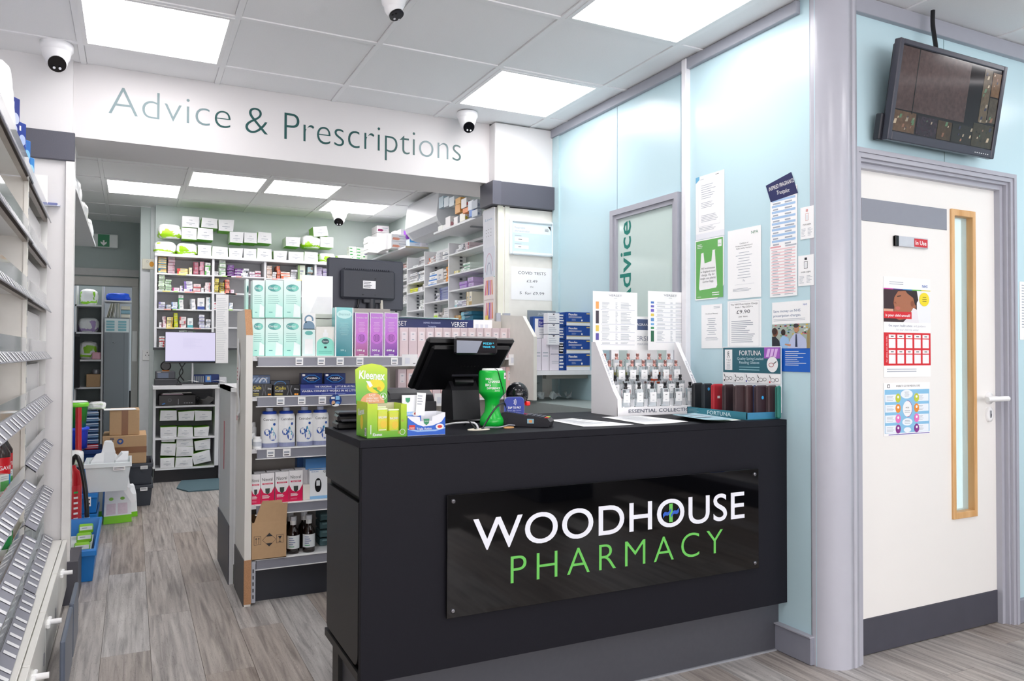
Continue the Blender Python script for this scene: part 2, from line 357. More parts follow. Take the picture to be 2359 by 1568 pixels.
h = B(); h.lathe([(.026, 0), (.026, .008), (.012, .012), (.011, .05)], WHITE, 16, (0, 0, 0)); 
for v in range(len(h.v)): x, y, z = h.v[v]; h.v[v] = (x+.845, -z, y+.985)
h.cylx((.755, -.05, .985), (.905, -.05, .985), .0115, WHITE, n=12); h.obj('lever_handle', D)
h = B(); h.lathe([(.029, 0), (.029, .009), (.02, .011)], WHITE, 18)
for v in range(len(h.v)): x, y, z = h.v[v]; h.v[v] = (x*.85+.845, -z, y*1.15+.915)
h.box(.839, -.013, .9, .851, -.01, .932, GREY, .003); h.box(.8435, -.0145, .905, .8465, -.012, .918, INK); h.obj('key_escutcheon', D)
# window in the blue partition
Wn = bpy.data.objects.new('window_1', None); COL.objects.link(Wn); Wn['kind'] = 'structure'
wb = B()
for (d, x0, t) in ((0, 2.306, .028), (.028, 2.315, .022),):
    y0, y1, z1 = 2.87+d, 3.442-d, 1.95-d
    wb.box(x0, y0, .9, 2.34, y0+t-.0005, z1, G2); wb.box(x0, y1-t+.0005, .9, 2.34, y1, z1, G2); wb.box(x0, y0+t, z1-t, 2.34, y1-t, z1, G2)
wb.obj('window_frame', Wn)
wb = B(); wb.box(2.327, 2.9, .9, 2.3315, 3.41, 1.9, M('d2e4df', .06, var=.01, spec=.7)); wb.obj('pane', Wn)
wb = B(); wb.lay = .0003; GT = M('0d7f72', .4, var=0); wb.T = Matrix.Translation((2.3268, 3.337, 0)) @ Matrix.Rotation(math.radians(-90), 4, 'Z')
wb.txt('Advice', .062, 1.405, .098, GT, al='l', off=.012, rot=90, w=.475); wb.obj('lettering', Wn)
# back room shell
struct(B().box(.19, 7.9, 0, 2.6, 8.0, CZ+.01, GWALL), 'wall_back')
struct(B().box(.065, 8.1, 0, .2, 9.15, CZ+.01, GWALL), 'wall_back_return')
struct(B().box(2.465, 4.4, 0, 2.6, 8.0, CZ+.01, GWALL), 'wall_back_right')
struct(B().box(-1.6, 4.42, 0, -1.35, 11.2, CZ+.01, GWALL), 'wall_back_left')
wb = B(); wb.box(-1.4, 9.1, 1.88, .1, 9.2, CZ+.01, M('a9b5b4', .7, var=.04, sc=40)); wb.box(-1.4, 9.1, 0, -.62, 9.2, 1.9, M('a9b5b4', .7)); wb.box(0.0, 9.1, 0, .1, 9.2, 1.9, M('cfd0cf', .6)); struct(wb, 'wall_back_door')
tr = B(); tr.box(-.7, 9.06, 1.88, .06, 9.1, 1.97, M('c9c6c2', .5), .004); tr.box(-.004, 9.06, 0, .062, 9.1, 1.88, M('cbcac8', .5), .004); tr.box(-.7, 9.08, 1.985, .062, 9.1, 2.06, M('c3c3c3', .6)); struct(tr, 'trim_15')
tr = B(); tr.box(.066, 8.02, 0, .19, 8.1, 2.06, M('e9ebee', .4), .004); tr.box(.066, 8.05, 2.06, .19, 8.1, CZ, GWALL); tr.box(.15, 7.99, 0, .192, 8.03, CZ, M('d5dbdb', .5), .003); struct(tr, 'trim_16')
struct(B().box(.066, 7.985, 0, .21, 8.02, .13, M('3a3b42', .5)), 'baseboard_back')
wb = B(); wb.box(-1.6, 11.0, 0, .9, 11.1, CZ, M('c8cfd6', .6)); wb.box(.6, 9.2, 0, .7, 11, CZ, M('d5dbe2', .6)); struct(wb, 'wall_store_room')
# shell behind the camera (shopfront)
wb = B(); wb.box(-1.6, -3.2, 0, -1.35, 4.2, CZ+.01, WALLW); struct(wb, 'wall_left')
wb = B(); wb.box(-1.6, -3.3, 0, 5.2, -3.2, .45, WALLW); wb.box(-1.6, -3.3, 2.25, 5.2, -3.2, CZ, WALLW)
for x in (-1.6, 1.2, 3.0, 5.1): wb.box(x, -3.3, .45, x+.12, -3.2, 2.25, TRIMG)
struct(wb, 'wall_front')
struct(B().box(5.1, -3.2, 0, 5.2, 2.1, CZ, AQUA), 'wall_right_far')
# ---------------------------------------------------------------- sign lettering
t = thing('sign_lettering', 'thin dark green sign lettering reading Advice & Prescriptions on the white beam', 'sign', (0, 4.18, 0))
GD = M('1f5250', .3, var=0); GD2 = M('6b8488', .3, var=0)
def letters(par, word, x0, x1, z, h, mat, off, y=0, lay=.001, name='letter', cols=None, gap=0):
    """cut-out letters, each a part of its own, spread from x0 to x1"""
    global RES
    RES = 6; adv = []
    for i, ch in enumerate(word):
        full = glyphs(word[:i+1], off); g = glyphs(ch, off); adv.append((full[3]-(g[3]-g[2]), full[3]))
    a0 = adv[0][0]; W = adv[-1][1]-a0+gap*(len(word)-1); k = (x1-x0)/W; kz = h/caph(off); out = []
    for i, ch in enumerate(word):
        g = glyphs(ch, off); lx = x0+(adv[i][0]-a0+gap*i)*k; q = B(); q.lay = lay
        m_ = cols[i] if cols else mat
        vs = [((px-g[2])*k, -lay, py*kz) for px, py in g[0]]; q.add(vs, g[1], m_)
        out.append((q.obj(name, par, (lx, y, z)), lx, (g[3]-g[2])*k))
    RES = 2; return out
Y = 4.18
letters(t, 'Advice', P(250, 262, 'y', Y).x, P(531, 300, 'y', Y).x, 2.341, .135, GD2, -.018, cols=[GD2]*5+[GD])
letters(t, '&', P(565, 300, 'y', Y).x, P(617, 300, 'y', Y).x, 2.333, .14, GD, -.018)
letters(t, 'Prescriptions', P(655, 300, 'y', Y).x, P(1062, 300, 'y', Y).x, 2.322, .145, GD, -.016, cols=[GD]*6+[GD]*4+[GD2]*2+[GD])
# ================================================================ the black counter
CT = .9216
CB = M('15151d', .6, var=.12, sc=220, bump=.15, spec=.22); CBL = M('161617', .45, var=.1, sc=200, bump=.1)
t = thing('shop_counter', 'black shop counter with a glossy sign panel on its front', 'counter', (0, 0, 0))
b = B(); b.box(.614, 2.224, .2, 2.331, 2.25, CT-.0245, CB, .0008); b.obj('front_panel', t)
b = B(); b.box(.608, 2.2235, CT-.024, 2.331, 2.68, CT, CB, .001); b.box(.76, 2.6801, CT-.024, 2.331, 2.9, CT, CB); b.obj('worktop', t)
b = B(); b.box(.612, 2.25, .75, .64, 2.68, CT-.025, CBL); b.box(.63, 2.25, .2, .655, 2.68, .76, M('0a0a0b', .6)); b.box(.612, 2.25, .2, .632, 2.68, .225, CBL); b.obj('side_panel', t)
b = B(); pts = [(2.262, .232), (2.262+.0, .728), (2.668, .728), (2.668, .232)]
pts = [(2.262, .728), (2.668, .728), (2.668, .245), (2.655, .235)]+[(2.302-.04*math.sin(math.radians(a)), .275-.04*math.cos(math.radians(a))) for a in range(0, 91, 15)]
b.prismx(pts, .615, .63, CBL); b.obj('side_door', t)
b = B(); b.box(.655, 2.27, 0, 2.331, 2.62, .2, M('484950', .45, var=.08, sc=60)); b.box(.65, 2.262, 0, 2.331, 2.272, .006, GREY); b.obj('plinth', t)
b = B(); b.box(.64, 2.6, .0, .66, 2.68, .9, CBL); b.obj('leg_panel', t); b = B(); b.box(2.3, 2.26, .2, 2.33, 2.88, .89, CBL); b.obj('end_panel', t)
sg = thing('shop_sign', 'glossy black acrylic panel reading WOODHOUSE PHARMACY on the counter front', 'sign', (.879, 2.205, .36))
b = B(); b.box(0, 0, 0, 1.284, .008, .381, M('040406', .04, var=0, spec=.6), .001); b.obj('acrylic_board', sg)
for x in (.02, 1.264):
    for z in (.022, .36):
        b = B(); b.lathe([(.0075, 0), (.0075, .003), (.004, .0055)], M('9a9aa0', .2, met=1, var=0), 14)
        for i in range(len(b.v)): p = b.v[i]; b.v[i] = (p[0], -p[2], p[1])
        b.obj('screw', sg, (x, 0, z))
LW = M('eef0f8', .5, var=0); LGN = M('6cc85a', .5, var=0)
res = letters(sg, 'WOODHOUSE', .087, 1.211, .2, .0985, LW, .006, name='letter', gap=.02)
letters(sg, 'PHARMACY', .219, 1.104, .08, .087, LGN, -.012, gap=.16)
_, lx, lw = res[5]; b = B(); b.lay = .0006; cx = lx+lw/2; cz = .2+.0492
b.poly([(cx-.008, cz-.033), (cx+.008, cz-.033), (cx+.008, cz+.033), (cx-.008, cz+.033)], M('6cc85a', .5, var=0), 3)
BLU = M('2f62c8', .5, var=0)
for s_ in (1, -1):
    up = [(cx+s_*(-.036+.004*i), cz+s_*(-.002+.004*math.sin(i*.8)+.0018*i)) for i in range(10)]; dn = [(x+s_*.001, z-s_*(.014-.0004*i)) for i, (x, z) in enumerate(up)]
    b.poly(up+dn[::-1], BLU, 4)
b.obj('emblem', sg)

# ================================================================ packaging helpers
def carton(w_, d, h, m, art=None, bev=.0012):
    b = B(); b.box(-w_/2, 0, 0, w_/2, d, h, m, bev)
    if art: art(b)
    return b
SNAP = [1.1635, .9715, .7245, .4615, .2045]
def px_carton(name, label, cat, x0, y0, x1, y1, ax, v, d, m, art=None, group=None, rz=0, bev=.0012):
    """carton whose front face covers a rectangle of the photograph on the plane ax=v"""
    a = P(x0, (y0+y1)/2, ax, v); c = P(x1, (y0+y1)/2, ax, v); xm = (x0+x1)/2
    if ax == 'y' and 3.7 < v < 4.02: a.x = max(a.x, .512)
    top = P(xm, y0, ax, v).z; bot = P(xm, y1, ax, v).z; mid = (a+c)/2
    for z_ in ([1.087] if v in (3.68, 3.70, 3.77) else ([1.157, .931] if v == 3.95 else SNAP)):
        if abs(z_-bot) < .028: bot = z_
    w_ = (c-a).length; o = one(carton(w_, d, top-bot, m, (lambda b: art(b, w_, top-bot)) if art else None, bev), name, label, cat, (mid.x, mid.y, bot), (-90 if ax == 'x' else 0)+rz, group)
    return o

# ================================================================ double-sided shelving island
gx0, gx1, gy = .52, 1.262, 3.765
SC = M('e9e8e3', .4, var=.02); BACKP = M('a8a29c', .5, var=.03)
t = thing('shelving_island', 'low cream shelving unit with grey price strips beside the black counter', 'shelving', (0, 0, 0))
b = B(); prof = [(3.735, 0), (3.735, 1.262), (3.80, 1.385), (4.08, 1.385), (4.08, 0)]
b.prismx(prof, .478, .508, M('e6e3dc', .45, var=.03, sc=6)); b.obj('end_panel', t)
CHIP = M('b98b66', .9, var=.35, sc=250)
b = B(); b.T = None; b.add([(.4775, 3.7345, 1.262), (.5085, 3.7345, 1.262), (.5085, 3.7995, 1.386), (.4775, 3.7995, 1.386)], [(0, 1, 2, 3)], CHIP); b.obj('chipped_edge', t, label='bare chipboard edge'); b = B(); b.box(.477, 3.7335, .01, .5095, 3.7365, .215, CHIP); b.obj('chipped_edge', t, label='bare chipboard edge')
b = B(); b.box(.474, 3.736, 0, .4785, 4.082, .215, M('4c4a4b', .5, var=.1, sc=80)); b.obj('kick_plate', t)
b = B(); b.box(.51, 4.02, .0, 1.262, 4.06, 1.42, BACKP); b.obj('back_panel', t)
b = B(); b.box(.512, 3.745, .01, .53, 3.76, .2, LG); [b.box(.517, 3.743, .03+.03*i, .522, 3.746, .047+.03*i, INK) for i in range(5)]; b.obj('slotted_upright', t)
zs = [1.147, .957, .71, .447, .19]; NT = [5, 3, 2, 2, 0]
tk = {0: (.28, .45, .60, .76, 1.05), 1: (.14, .30, .46), 2: (.07, .19), 3: (.60, .66), 4: ()}
for i, z in enumerate(zs):
    sh = B(); sh.box(.51, 3.775, z-.006, 1.25, 4.02, z+.014 if i else z+.016, SHELFM)
    so = sh.obj('shelf', t)
    st = B(); st.at(0, 3.772, z+.014, rx=0); st.box(.535, -.012, -.045, 1.245, .004, 0, STRIP, .002); st.T = None
    st.box(.528, 3.757, z+.012, 1.25, 3.779, z+.016, WHITE); st.box(.528, 3.757, z-.034, 1.25, 3.763, z-.030, WHITE); po = st.obj('price_strip', so)
    for q, x in enumerate(tk[i]):
        k = B(); k.box(0, -.001, 0, .036, 0, .036, TICK); k.rect(.005, .016, .03, .026, TXT, 4); k.rect(.005, .006, .028, .01, INK, 4); k.obj('price_ticket', so, (.535+x*.62, 3.758, z-.026))
b = B(); b.box(.53, 3.80, 0, 1.25, 3.83, .15, M('2d3038', .4)); b.obj('base_plinth', t)
# rear service unit behind the island
b = B(); b.box(.455, 4.13, 0, .475, 4.66, 1.0, M('c9cbcc', .4)); b.box(.475, 4.13, .1, 1.2, 4.66, .98, M('dedfe0', .5)); b.box(.45, 4.13, 0, .4555, 4.66, .3, KICK)
t2 = thing('service_desk', 'pale grey low desk standing behind the shelving island', 'desk'); b.obj('body', t2)
b = B(); b.box(.455, 4.1, .98, 1.9, 4.75, 1.0, M('d6d8d9', .4)); b.obj('desk_top', t2)

def strip_art(cols):
    pass
MINT = grad('b4efe0', 'effdf9', .3); MINT2 = grad('a8ecdb', 'eafbf6', .3)
def dermol(b, w_, h):
    b.ell(0, h*.79, w_*.36, h*.095, M('4fa5a0', .4), 1); b.ell(w_*.14, h*.79, w_*.2, h*.075, M('7fd6c6', .4), 2)
    b.txt('Dermol', -w_*.06, h*.76, h*.06, WHITE, 3, w=w_*.45); b.lines(-w_*.36, w_*.3, h*.62, h*.36, 5, M('7fb9b0', .5), 1, th=.2)
    b.poly([(w_*.05, 0.004), (w_*.46, .004), (w_*.46, h*.3), (w_*.1, h*.38)], M('effefa', .4), 1); b.rect(-w_*.3, h*.14, -w_*.1, h*.16, M('4fa5a0', .4), 2)
SHY = 0
pos = ['leftmost', 'middle', 'rightmost']
for r, (y0, y1) in enumerate(((645, 732), (733, 813.5))):
    for c, (x0, x1) in enumerate(((567, 610), (611.5, 652.5), (653.5, 693.5))):
        px_carton('lotion_carton', f'mint lotion carton, {pos[c]} of the {"upper" if r == 0 else "lower"} row on the island top', 'carton', x0, y0, x1, y1, 'y', 3.79+.01*r, .07, MINT2 if (r+c) % 2 else MINT, dermol, 'mint lotion cartons on the island')
px_carton('lotion_carton', 'mint lotion carton turned sideways behind the mint stack at its left end', 'carton', 551, 642, 566, 735, 'y', 3.93, .06, MINT, lambda b, w_, h: b.ell(w_*.2, h*.75, w_*.3, h*.09, M('1f6e6c', .4), 1), 'mint lotion cartons on the island')
def dispenser(b, w_, h):
    b.rect(-w_*.5, h*.62, w_*.5, h*.64, WHITE, 1); b.rect(-w_*.48, 0.002, w_*.48, h*.63, M('dff3ef', .4), 1); b.ell(0, h*.69, w_*.42, h*.13, M('6f8fa8', .4), 1, a0=0, a1=180)
    b.rect(-w_*.42, h*.62, w_*.42, h*.69, M('6f8fa8', .4), 1); b.arc(0, h*.85, w_*.34, h*.11, w_*.12, M('6f8fa8', .4), 1, a0=-20, a1=230); b.ell(0, h*.54, w_*.3, h*.05, M('5fb3ab', .4), 2)
    b.rect(-w_*.3, h*.05, w_*.3, h*.4, WHITE, 2)
px_carton('lotion_carton', 'narrow white lotion carton with a grey pump picture, right of the mint cartons', 'carton', 696, 721, 727, 813.5, 'y', 3.80, .05, M('f3f3f1', .4), dispenser)
def handwash(b, w_, h):
    b.rect(-w_*.5, h*.5, w_*.5, h, M('eceae3', .4), 1); pts = [(-w_*.46, 0.003), (w_*.46, .003), (w_*.46, h*.42)]+[(w_*.46*math.cos(math.radians(a)), h*.42+h*.22*math.sin(math.radians(a))) for a in range(0, 181, 20)]
    b.poly(pts, M('8fe0cd', .4), 2); b.ell(0, h*.5, w_*.2, h*.09, M('2e5e60', .4), 3); b.txt('Dermol', 0, h*.475, h*.05, WHITE, 4, w=w_*.28)
    b.rect(-w_*.14, h*.66, w_*.14, h*.8, WHITE, 2); b.rect(-w_*.06, h*.8, w_*.06, h*.9, WHITE, 2); b.rect(-.006, h*.27, .006, h*.33, INK, 3); b.lines(-w_*.36, w_*.36, h*.2, h*.08, 2, M('5db5a4', .4), 3)
px_carton('hand_wash_carton', 'short cream carton showing a mint pump bottle on the island top', 'carton', 728, 752, 771, 813.5, 'y', 3.80, .06, M('f1efea', .4), handwash)
TEAL = grad('18808a', '7fd0cf', .18, h2='3c93a0')
def teal(b, w_, h):
    b.rect(-w_*.5, 0, -w_*.44, h, WHITE, 1); b.rect(w_*.44, 0, w_*.5, h, WHITE, 1); b.ell(0, h*.86, w_*.42, h*.09, M('c9f1ee', .4), 1); b.txt('Dermol', 0, h*.84, h*.045, M('7cb9bb', .4), 2, w=w_*.6)
    b.lines(-w_*.32, w_*.32, h*.7, h*.42, 7, M('9fd8d8', .4), 1, th=.25, al='c'); b.txt('500 g', -w_*.05, h*.11, h*.035, M('bfeaea', .4), 2)
px_carton('cream_carton', 'tall teal cream carton marked 500 g on the island top', 'carton', 772, 708, 814, 813.5, 'y', 3.79, .07, TEAL, teal)
PUR = [grad('8a1d63', 'b55ac8', .15, h2='c45fc4'), grad('6a2a90', 'b060c8', .15, h2='bf5ccf'), grad('5d1c8c', 'b060cc', .15, h2='b957cf')]
def purple(b, w_, h):
    b.rect(-w_*.5, 0, -w_*.44, h, WHITE, 1); b.rect(w_*.44, 0, w_*.5, h, WHITE, 1); b.rect(-w_*.5, h*.985, w_*.5, h, WHITE, 2); b.rect(-w_*.5, 0, w_*.5, h*.012, WHITE, 2)
    b.txt('Doublebase Gel', 0, h*.87, h*.032, WHITE, 2, w=w_*.74); b.lines(-w_*.3, w_*.3, h*.79, h*.55, 7, M('e9b8ec', .4), 2, th=.25, al='c')
    b.ell(0, h*.42, w_*.4, h*.135, M('c868d6', .3), 1); b.arc(0, h*.42, w_*.24, h*.085, w_*.03, M('7a2a90', .3), 3)
    for x in (-.12, -.04, .04, .12): b.rect(w_*x-w_*.018, h*.36, w_*x+w_*.018, h*.48, M('7a2a90', .3), 3)
    b.txt(PG, -w_*.05, h*.12, h*.04, WHITE, 2, w=w_*.55, off=.02); b.lines(-w_*.3, w_*.3, h*.05, h*.02, 1, WHITE, 2, al='c')
for i, (x0, x1, g) in enumerate(((817, 849, '100 g'), (851.5, 883.5, '500 g'), (885, 917.5, '600 g'))):
    PG = g
    px_carton('gel_carton', f'shiny purple and white gel carton, {pos[i]} of three on the island top', 'carton', x0, 720, x1, 813.5, 'y', 3.79, .06, PUR[i], purple, 'purple gel cartons')
# white card holder behind them
b = B(); b.box(-.08, 0, -.13, .08, .003, .13, M('fbfbfb', .4)); b.poly([(-.06, -.12), (.07, -.12), (.075, .02), (.0, .02)], M('e9e9ea', .4), 1)
p = P(731, 692, 'y', 4.0); one(b, 'card_sign', 'blank white card standing behind the mint hand wash carton', 'card', (p.x, 4.0, p.z))
for i, (x0, x1, y0, y1) in enumerate(((727, 767, 723, 733), (727, 767, 735, 752))):
    px_carton('storage_box', ['upper', 'lower'][i]+' of two grey-green storage boxes behind the cream hand wash carton', 'box', x0, y0, x1, y1, 'y', 3.965, .045, M('cfd3c8', .5), None, 'grey-green boxes on the island')
# second shelf: small packs
def cialis(b, w_, h):
    b.txt('Cialis', -w_*.44, h*.58, h*.27, M('f3dc4a', .4), 2, al='l', w=w_*.4); b.txt('TOGETHER', -w_*.44, h*.4, h*.11, WHITE, 2, al='l', w=w_*.3)
    for s_ in (-1, 1): b.poly([(w_*.1+s_*w_*.06, h*.1), (w_*.1+s_*w_*.015, h*.5), (w_*.1+s_*w_*.06, h*.95), (w_*.1+s_*w_*.11, h*.95), (w_*.1+s_*w_*.05, h*.5), (w_*.1+s_*w_*.11, h*.1)], M('55565c', .4), 1)
    b.txt('30mg', w_*.36, h*.55, h*.13, WHITE, 2, w=w_*.18); b.lines(-w_*.44, -w_*.15, h*.3, h*.08, 2, M('e8d35a', .4), 2); b.ell(w_*.32, h*.16, w_*.04, h*.07, M('f09a2a', .4), 2); b.ell(w_*.4, h*.16, w_*.04, h*.07, M('f09a2a', .4), 2)
for i, (x0, x1) in enumerate(((571, 627), (630, 691))):
    px_carton('tablet_pack', ['left', 'right'][i]+' of two black tablet packs with yellow lettering on the second shelf', 'carton', x0, 884+2*i, x1, 912.5, 'y', 3.785, .05, M('141418', .25), cialis, 'black tablet packs')
def viagra(b, w_, h):
    b.poly([(-w_*.42, h*.5), (-w_*.15, h*.85), (w_*.15, h*.85), (w_*.42, h*.5), (w_*.15, h*.15), (-w_*.15, h*.15)], M('2b7fd0', .2), 1)
    b.poly([(-w_*.37, h*.5), (-w_*.14, h*.78), (w_*.14, h*.78), (w_*.37, h*.5), (w_*.14, h*.22), (-w_*.14, h*.22)], M('0d1c48', .2), 2)
    b.txt('VIAGRA', 0, h*.46, h*.16, WHITE, 3, w=w_*.5, off=.02); b.lines(-w_*.16, w_*.16, h*.38, h*.3, 1, WHITE, 3, al='c'); b.rect(-w_*.45, h*.75, -w_*.32, h*.93, WHITE, 2)
VB = M('122a66', .2)
for i, (x0, x1) in enumerate(((694, 742), (747.5, 796))):
    px_carton('tablet_pack', ['left', 'right'][i]+' of two dark blue tablet packs standing on the lettered ledge', 'carton', x0, 859.5, x1, 883.8, 'y', 3.80, .05, VB, viagra, 'dark blue tablet packs')
def sil(b, w_, h):
    for k in range(4): b.poly([(-w_*.5+w_*.2*k, h*.2), (-w_*.3+w_*.2*k, h*.75), (-w_*.2+w_*.2*k, h*.7), (-w_*.38+w_*.2*k, h*.2)], M('9db4d8', .25), 1)
    b.arc(w_*.15, h*.15, w_*.2, h*.55, w_*.05, WHITE, 2, a0=0, a1=180); b.rect(-w_*.1, h*.8, w_*.5, h*.95, M('20345c', .3), 1)
px_carton('tablet_pack', 'silver and blue tablet pack standing behind the left black pack', 'carton', 571, 864, 622, 884, 'y', 3.84, .05, M('46648f', .25), sil)
px_carton('tablet_pack', 'low dark tablet pack standing behind the right black pack', 'carton', 623, 876, 668, 887, 'y', 3.84, .05, M('0f1d33', .3), lambda b, w_, h: b.arc(0, h*.1, w_*.3, h*.8, w_*.03, M('3f93d8', .3), 1, a0=0, a1=180))
def ledge(b, w_, h):
    b.rect(-w_*.5, h*.56, w_*.5, h*.6, M('8fa4dc', .3), 1); b.txt('THE ORIGINAL     LITTLE BLUE PILL', w_*.02, h*.7, h*.15, WHITE, 2, w=w_*.62, off=.01); b.txt('VIAGRA CONNECT WORKS IN AS LITTLE AS', -w_*.02, h*.3, h*.17, WHITE, 2, w=w_*.92, off=.015)
    b.lines(-w_*.3, w_*.3, h*.16, h*.06, 1, M('9fb0e0', .4), 2, al='c')
px_carton('tablet_ledge', 'navy card ledge with white lettering under the dark blue packs', 'display ledge', 692, 884, 842, 912.5, 'y', 3.79, .06, M('2d3b86', .3), ledge)
# round hanging badge (shelf wobbler)
b = B(); b.lathe([(.03, 0), (.03, .0012)], M('1f3f86', .3), 28)
for i in range(len(b.v)): q = b.v[i]; b.v[i] = (q[0], q[2], q[1])
b.ell(-.011, -.012, .009, .012, M('d9b08a', .4), 1); b.ell(.011, -.011, .011, .006, M('5a9be0', .4), 1); b.rect(0, .003, .02, .022, M('8fc7f0', .4), 1); b.rect(-.022, .008, -.004, .018, WHITE, 1); b.ell(0, -.022, .018, .007, WHITE, 1)
b.box(-.001, .0006, .02, .001, .002, .07, M('e9eef2', .2)); p = P(773, 922, 'y', 3.745); one(b, 'shelf_badge', 'round blue shelf badge hanging from the second price strip', 'badge', (p.x, 3.744, p.z))
# third shelf: cream tubs and small bottles
def tub(idx, cx, shift):
    p0 = P(cx, 1028, 'y', 3.82); h = .16; r = .0415
    t = thing('cream_tub', f'white cream tub with blue drop logo, {ORD[idx]} from the left on the third shelf', 'tub', (p0.x, 3.83, .7245), 0, 'white cream tubs with blue caps')
    b = B(); b.lathe([(r*.94, 0), (r, .004), (r, h*.9), (r*.95, h*.94), (r*.9, h)], M('f6f7f8', .3), 24); b.obj('tub_body', t)
    b = B()
    def wrap(poly, m, l):
        b.add([((r+.0003*l)*math.sin(x/r), -(r+.0003*l)*math.cos(x/r), z) for x, z in poly], [tuple(range(len(poly)))], m)
    rect = [(-.03+.006*i, .004) for i in range(11)]+[(.03-.006*i, .018) for i in range(11)]; 
    for i in range(10): wrap([(-.05+.01*i, .002), (-.04+.01*i, .002), (-.04+.01*i, .022), (-.05+.01*i, .022)], M('8f95b5', .4), 1)
    C1, C2 = M('1d50a8', .4), M('2fb1c9', .4); s_ = shift
    S_ = 1.35
    def el(cx_, cz_, rx, rz, m, l): wrap([(S_*(cx_+rx*math.cos(a*.524)), S_*(cz_+rz*math.sin(a*.524))) for a in range(12)], m, l)
    el(s_-.012, .055, .011, .012, C1, 1); el(s_+.008, .04, .013, .016, C1, 1); wrap([(S_*x, S_*z) for x, z in ((s_-.004, .052), (s_+.004, .075), (s_+.014, .05), (s_+.012, .042))], C2, 2); el(s_+.013, .083, .005, .005, C1, 1)
    wrap([(S_*x, S_*z) for x, z in ((s_-.01, .06), (s_+.004, .074), (s_+.002, .05))], C1, 2)
    vs, fs, a, c = glyphs('Cetraben', .0); k = .0115/caph(0); b.add([((r+.0006)*math.sin(((x-a)*k-.036+s_)/r), -(r+.0006)*math.cos(((x-a)*k-.036+s_)/r), .13+y*k) for x, y in vs], fs, INK)
    b.obj('label_print', t)
    b = B(); b.lathe([(r*.8, h), (r*.8, h+.012), (r*.5, h+.014)], M('1c46b4', .3), 20); b.lathe([(r*.4, h+.014), (r*.4, h+.03)], M('dfe6f4', .3), 12); b.obj('cap', t)
for i, (cx, s_) in enumerate(((621, 0), (660, .003), (702, 0), (738, .004))): tub(i, cx, s_)
for i, (cx, cz, nm) in enumerate(((587, 0, 'white pill bottle with a red label band standing at the back left'), (582, 1, 'white pill bottle beside the island end panel, third shelf'), (592, 2, 'front white pill bottle with a barcode label, third shelf'))):
    p0 = P(cx, 1030, 'y', 3.8); t = thing('pill_bottle', nm, 'bottle', (p0.x, (3.90, 3.84, 3.80)[i], .7245), 0, 'white pill bottles on the third shelf')
    h = (.115, .07, .055)[i]; b = B(); b.lathe([(.02, 0), (.021, .003), (.021, h*.78), (.015, h*.84)], M('f3f4f5', .35), 16); b.obj('bottle_body', t)
    b = B(); b.lathe([(.0165, h*.83), (.0165, h), (.014, h*1.02)], WHITE, 16); b.obj('cap', t)
    b = B(); b.lathe([(.0213, h*.2), (.0213, h*(.32 if i == 0 else .6))], M('d8452c' if i == 0 else ('3f7fbf', 'c9ced6')[i-1], .4), 16, caps=False); b.obj('label_band', t)
# fourth shelf: shampoo cartons, meter boxes
def nizoral(b, w_, h):
    b.poly([(-w_*.5, h*.36)]+[(w_*.5*math.sin(math.radians(a)), h*.36-h*.1*math.cos(math.radians(a))) for a in range(-60, 61, 20)]+[(w_*.5, h*.36), (w_*.5, h*.5), (w_*.5, h), (-w_*.5, h)], M('f4f2f3', .35), 1)
    b.poly([(-w_*.5, h*.55), (-w_*.28, h*.36), (0, h*.31), (w_*.28, h*.36), (w_*.5, h*.55), (w_*.5, 0), (-w_*.5, 0)], M('dd1b56', .3), 2)
    b.txt('Nizoral', -w_*.02, h*.75, h*.1, INK, 3, w=w_*.76); b.rect(-w_*.38, h*.63, w_*.38, h*.68, M('dd1b56', .3), 3); b.txt('TREATMENT', 0, h*.637, h*.035, WHITE, 4, w=w_*.6)
    b.poly([(-w_*.17, h*.5), (w_*.17, h*.5), (w_*.15, h*.36), (0, h*.3), (-w_*.15, h*.36)], M('3b4740', .4), 4); b.lines(-w_*.38, w_*.3, h*.28, h*.17, 3, WHITE, 4, th=.5); b.lines(-w_*.38, w_*.1, h*.12, h*.06, 2, M('f0a0bc', .4), 4, th=.3)
NZ = M('ecebee', .35)
for i, (x0, x1) in enumerate(((571, 599.5), (600.5, 632), (634, 665), (666, 697))):
    px_carton('shampoo_carton', f'white and red shampoo carton, {ORD[i]} from the left in the front row', 'carton', x0, 1093-3.2*i, x1, 1167-2.8*i, 'y', 3.785, .03, NZ, nizoral, 'shampoo cartons on the fourth shelf')
    px_carton('shampoo_carton', f'shampoo carton peeping over the front row, {ORD[i]} from the left', 'carton', x0+14, 1087-3*i, x1+12, 1158-2.8*i, 'y', 3.835, .035, M('dcdadd', .35), None, 'shampoo cartons on the fourth shelf')
def meter(b, w_, h):
    b.txt('GLUCORX', -w_*.2, h*.9, h*.04, M('2c6fb4', .4), 2, w=w_*.4); b.txt('Q', w_*.33, h*.88, h*.075, INK, 2); b.ell(-w_*.02, h*.46, w_*.19, h*.24, M('16181c', .3), 2); b.rect(-w_*.12, h*.44, w_*.08, h*.62, M('dfe4e6', .3), 3); b.rect(-w_*.5, 0, w_*.5, h*.1, M('8fc0e8', .4), 1); b.rect(-w_*.5, .97*h, w_*.5, h, M('3a7fc4', .4), 1)
px_carton('meter_box', 'white box showing a black glucose meter on the fourth shelf', 'box', 713, 1080, 754, 1157, 'y', 3.80, .05, M('f0f3f6', .35), meter)
px_carton('meter_box', 'blue box lying across the top of the meter box', 'box', 704, 1055, 756, 1080, 'y', 3.83, .06, M('5a93cf', .35), None)
px_carton('meter_box', 'dark blue box behind the meter box, fourth shelf', 'box', 684, 1052, 712, 1150, 'y', 3.90, .05, M('2c5a94', .35), None)
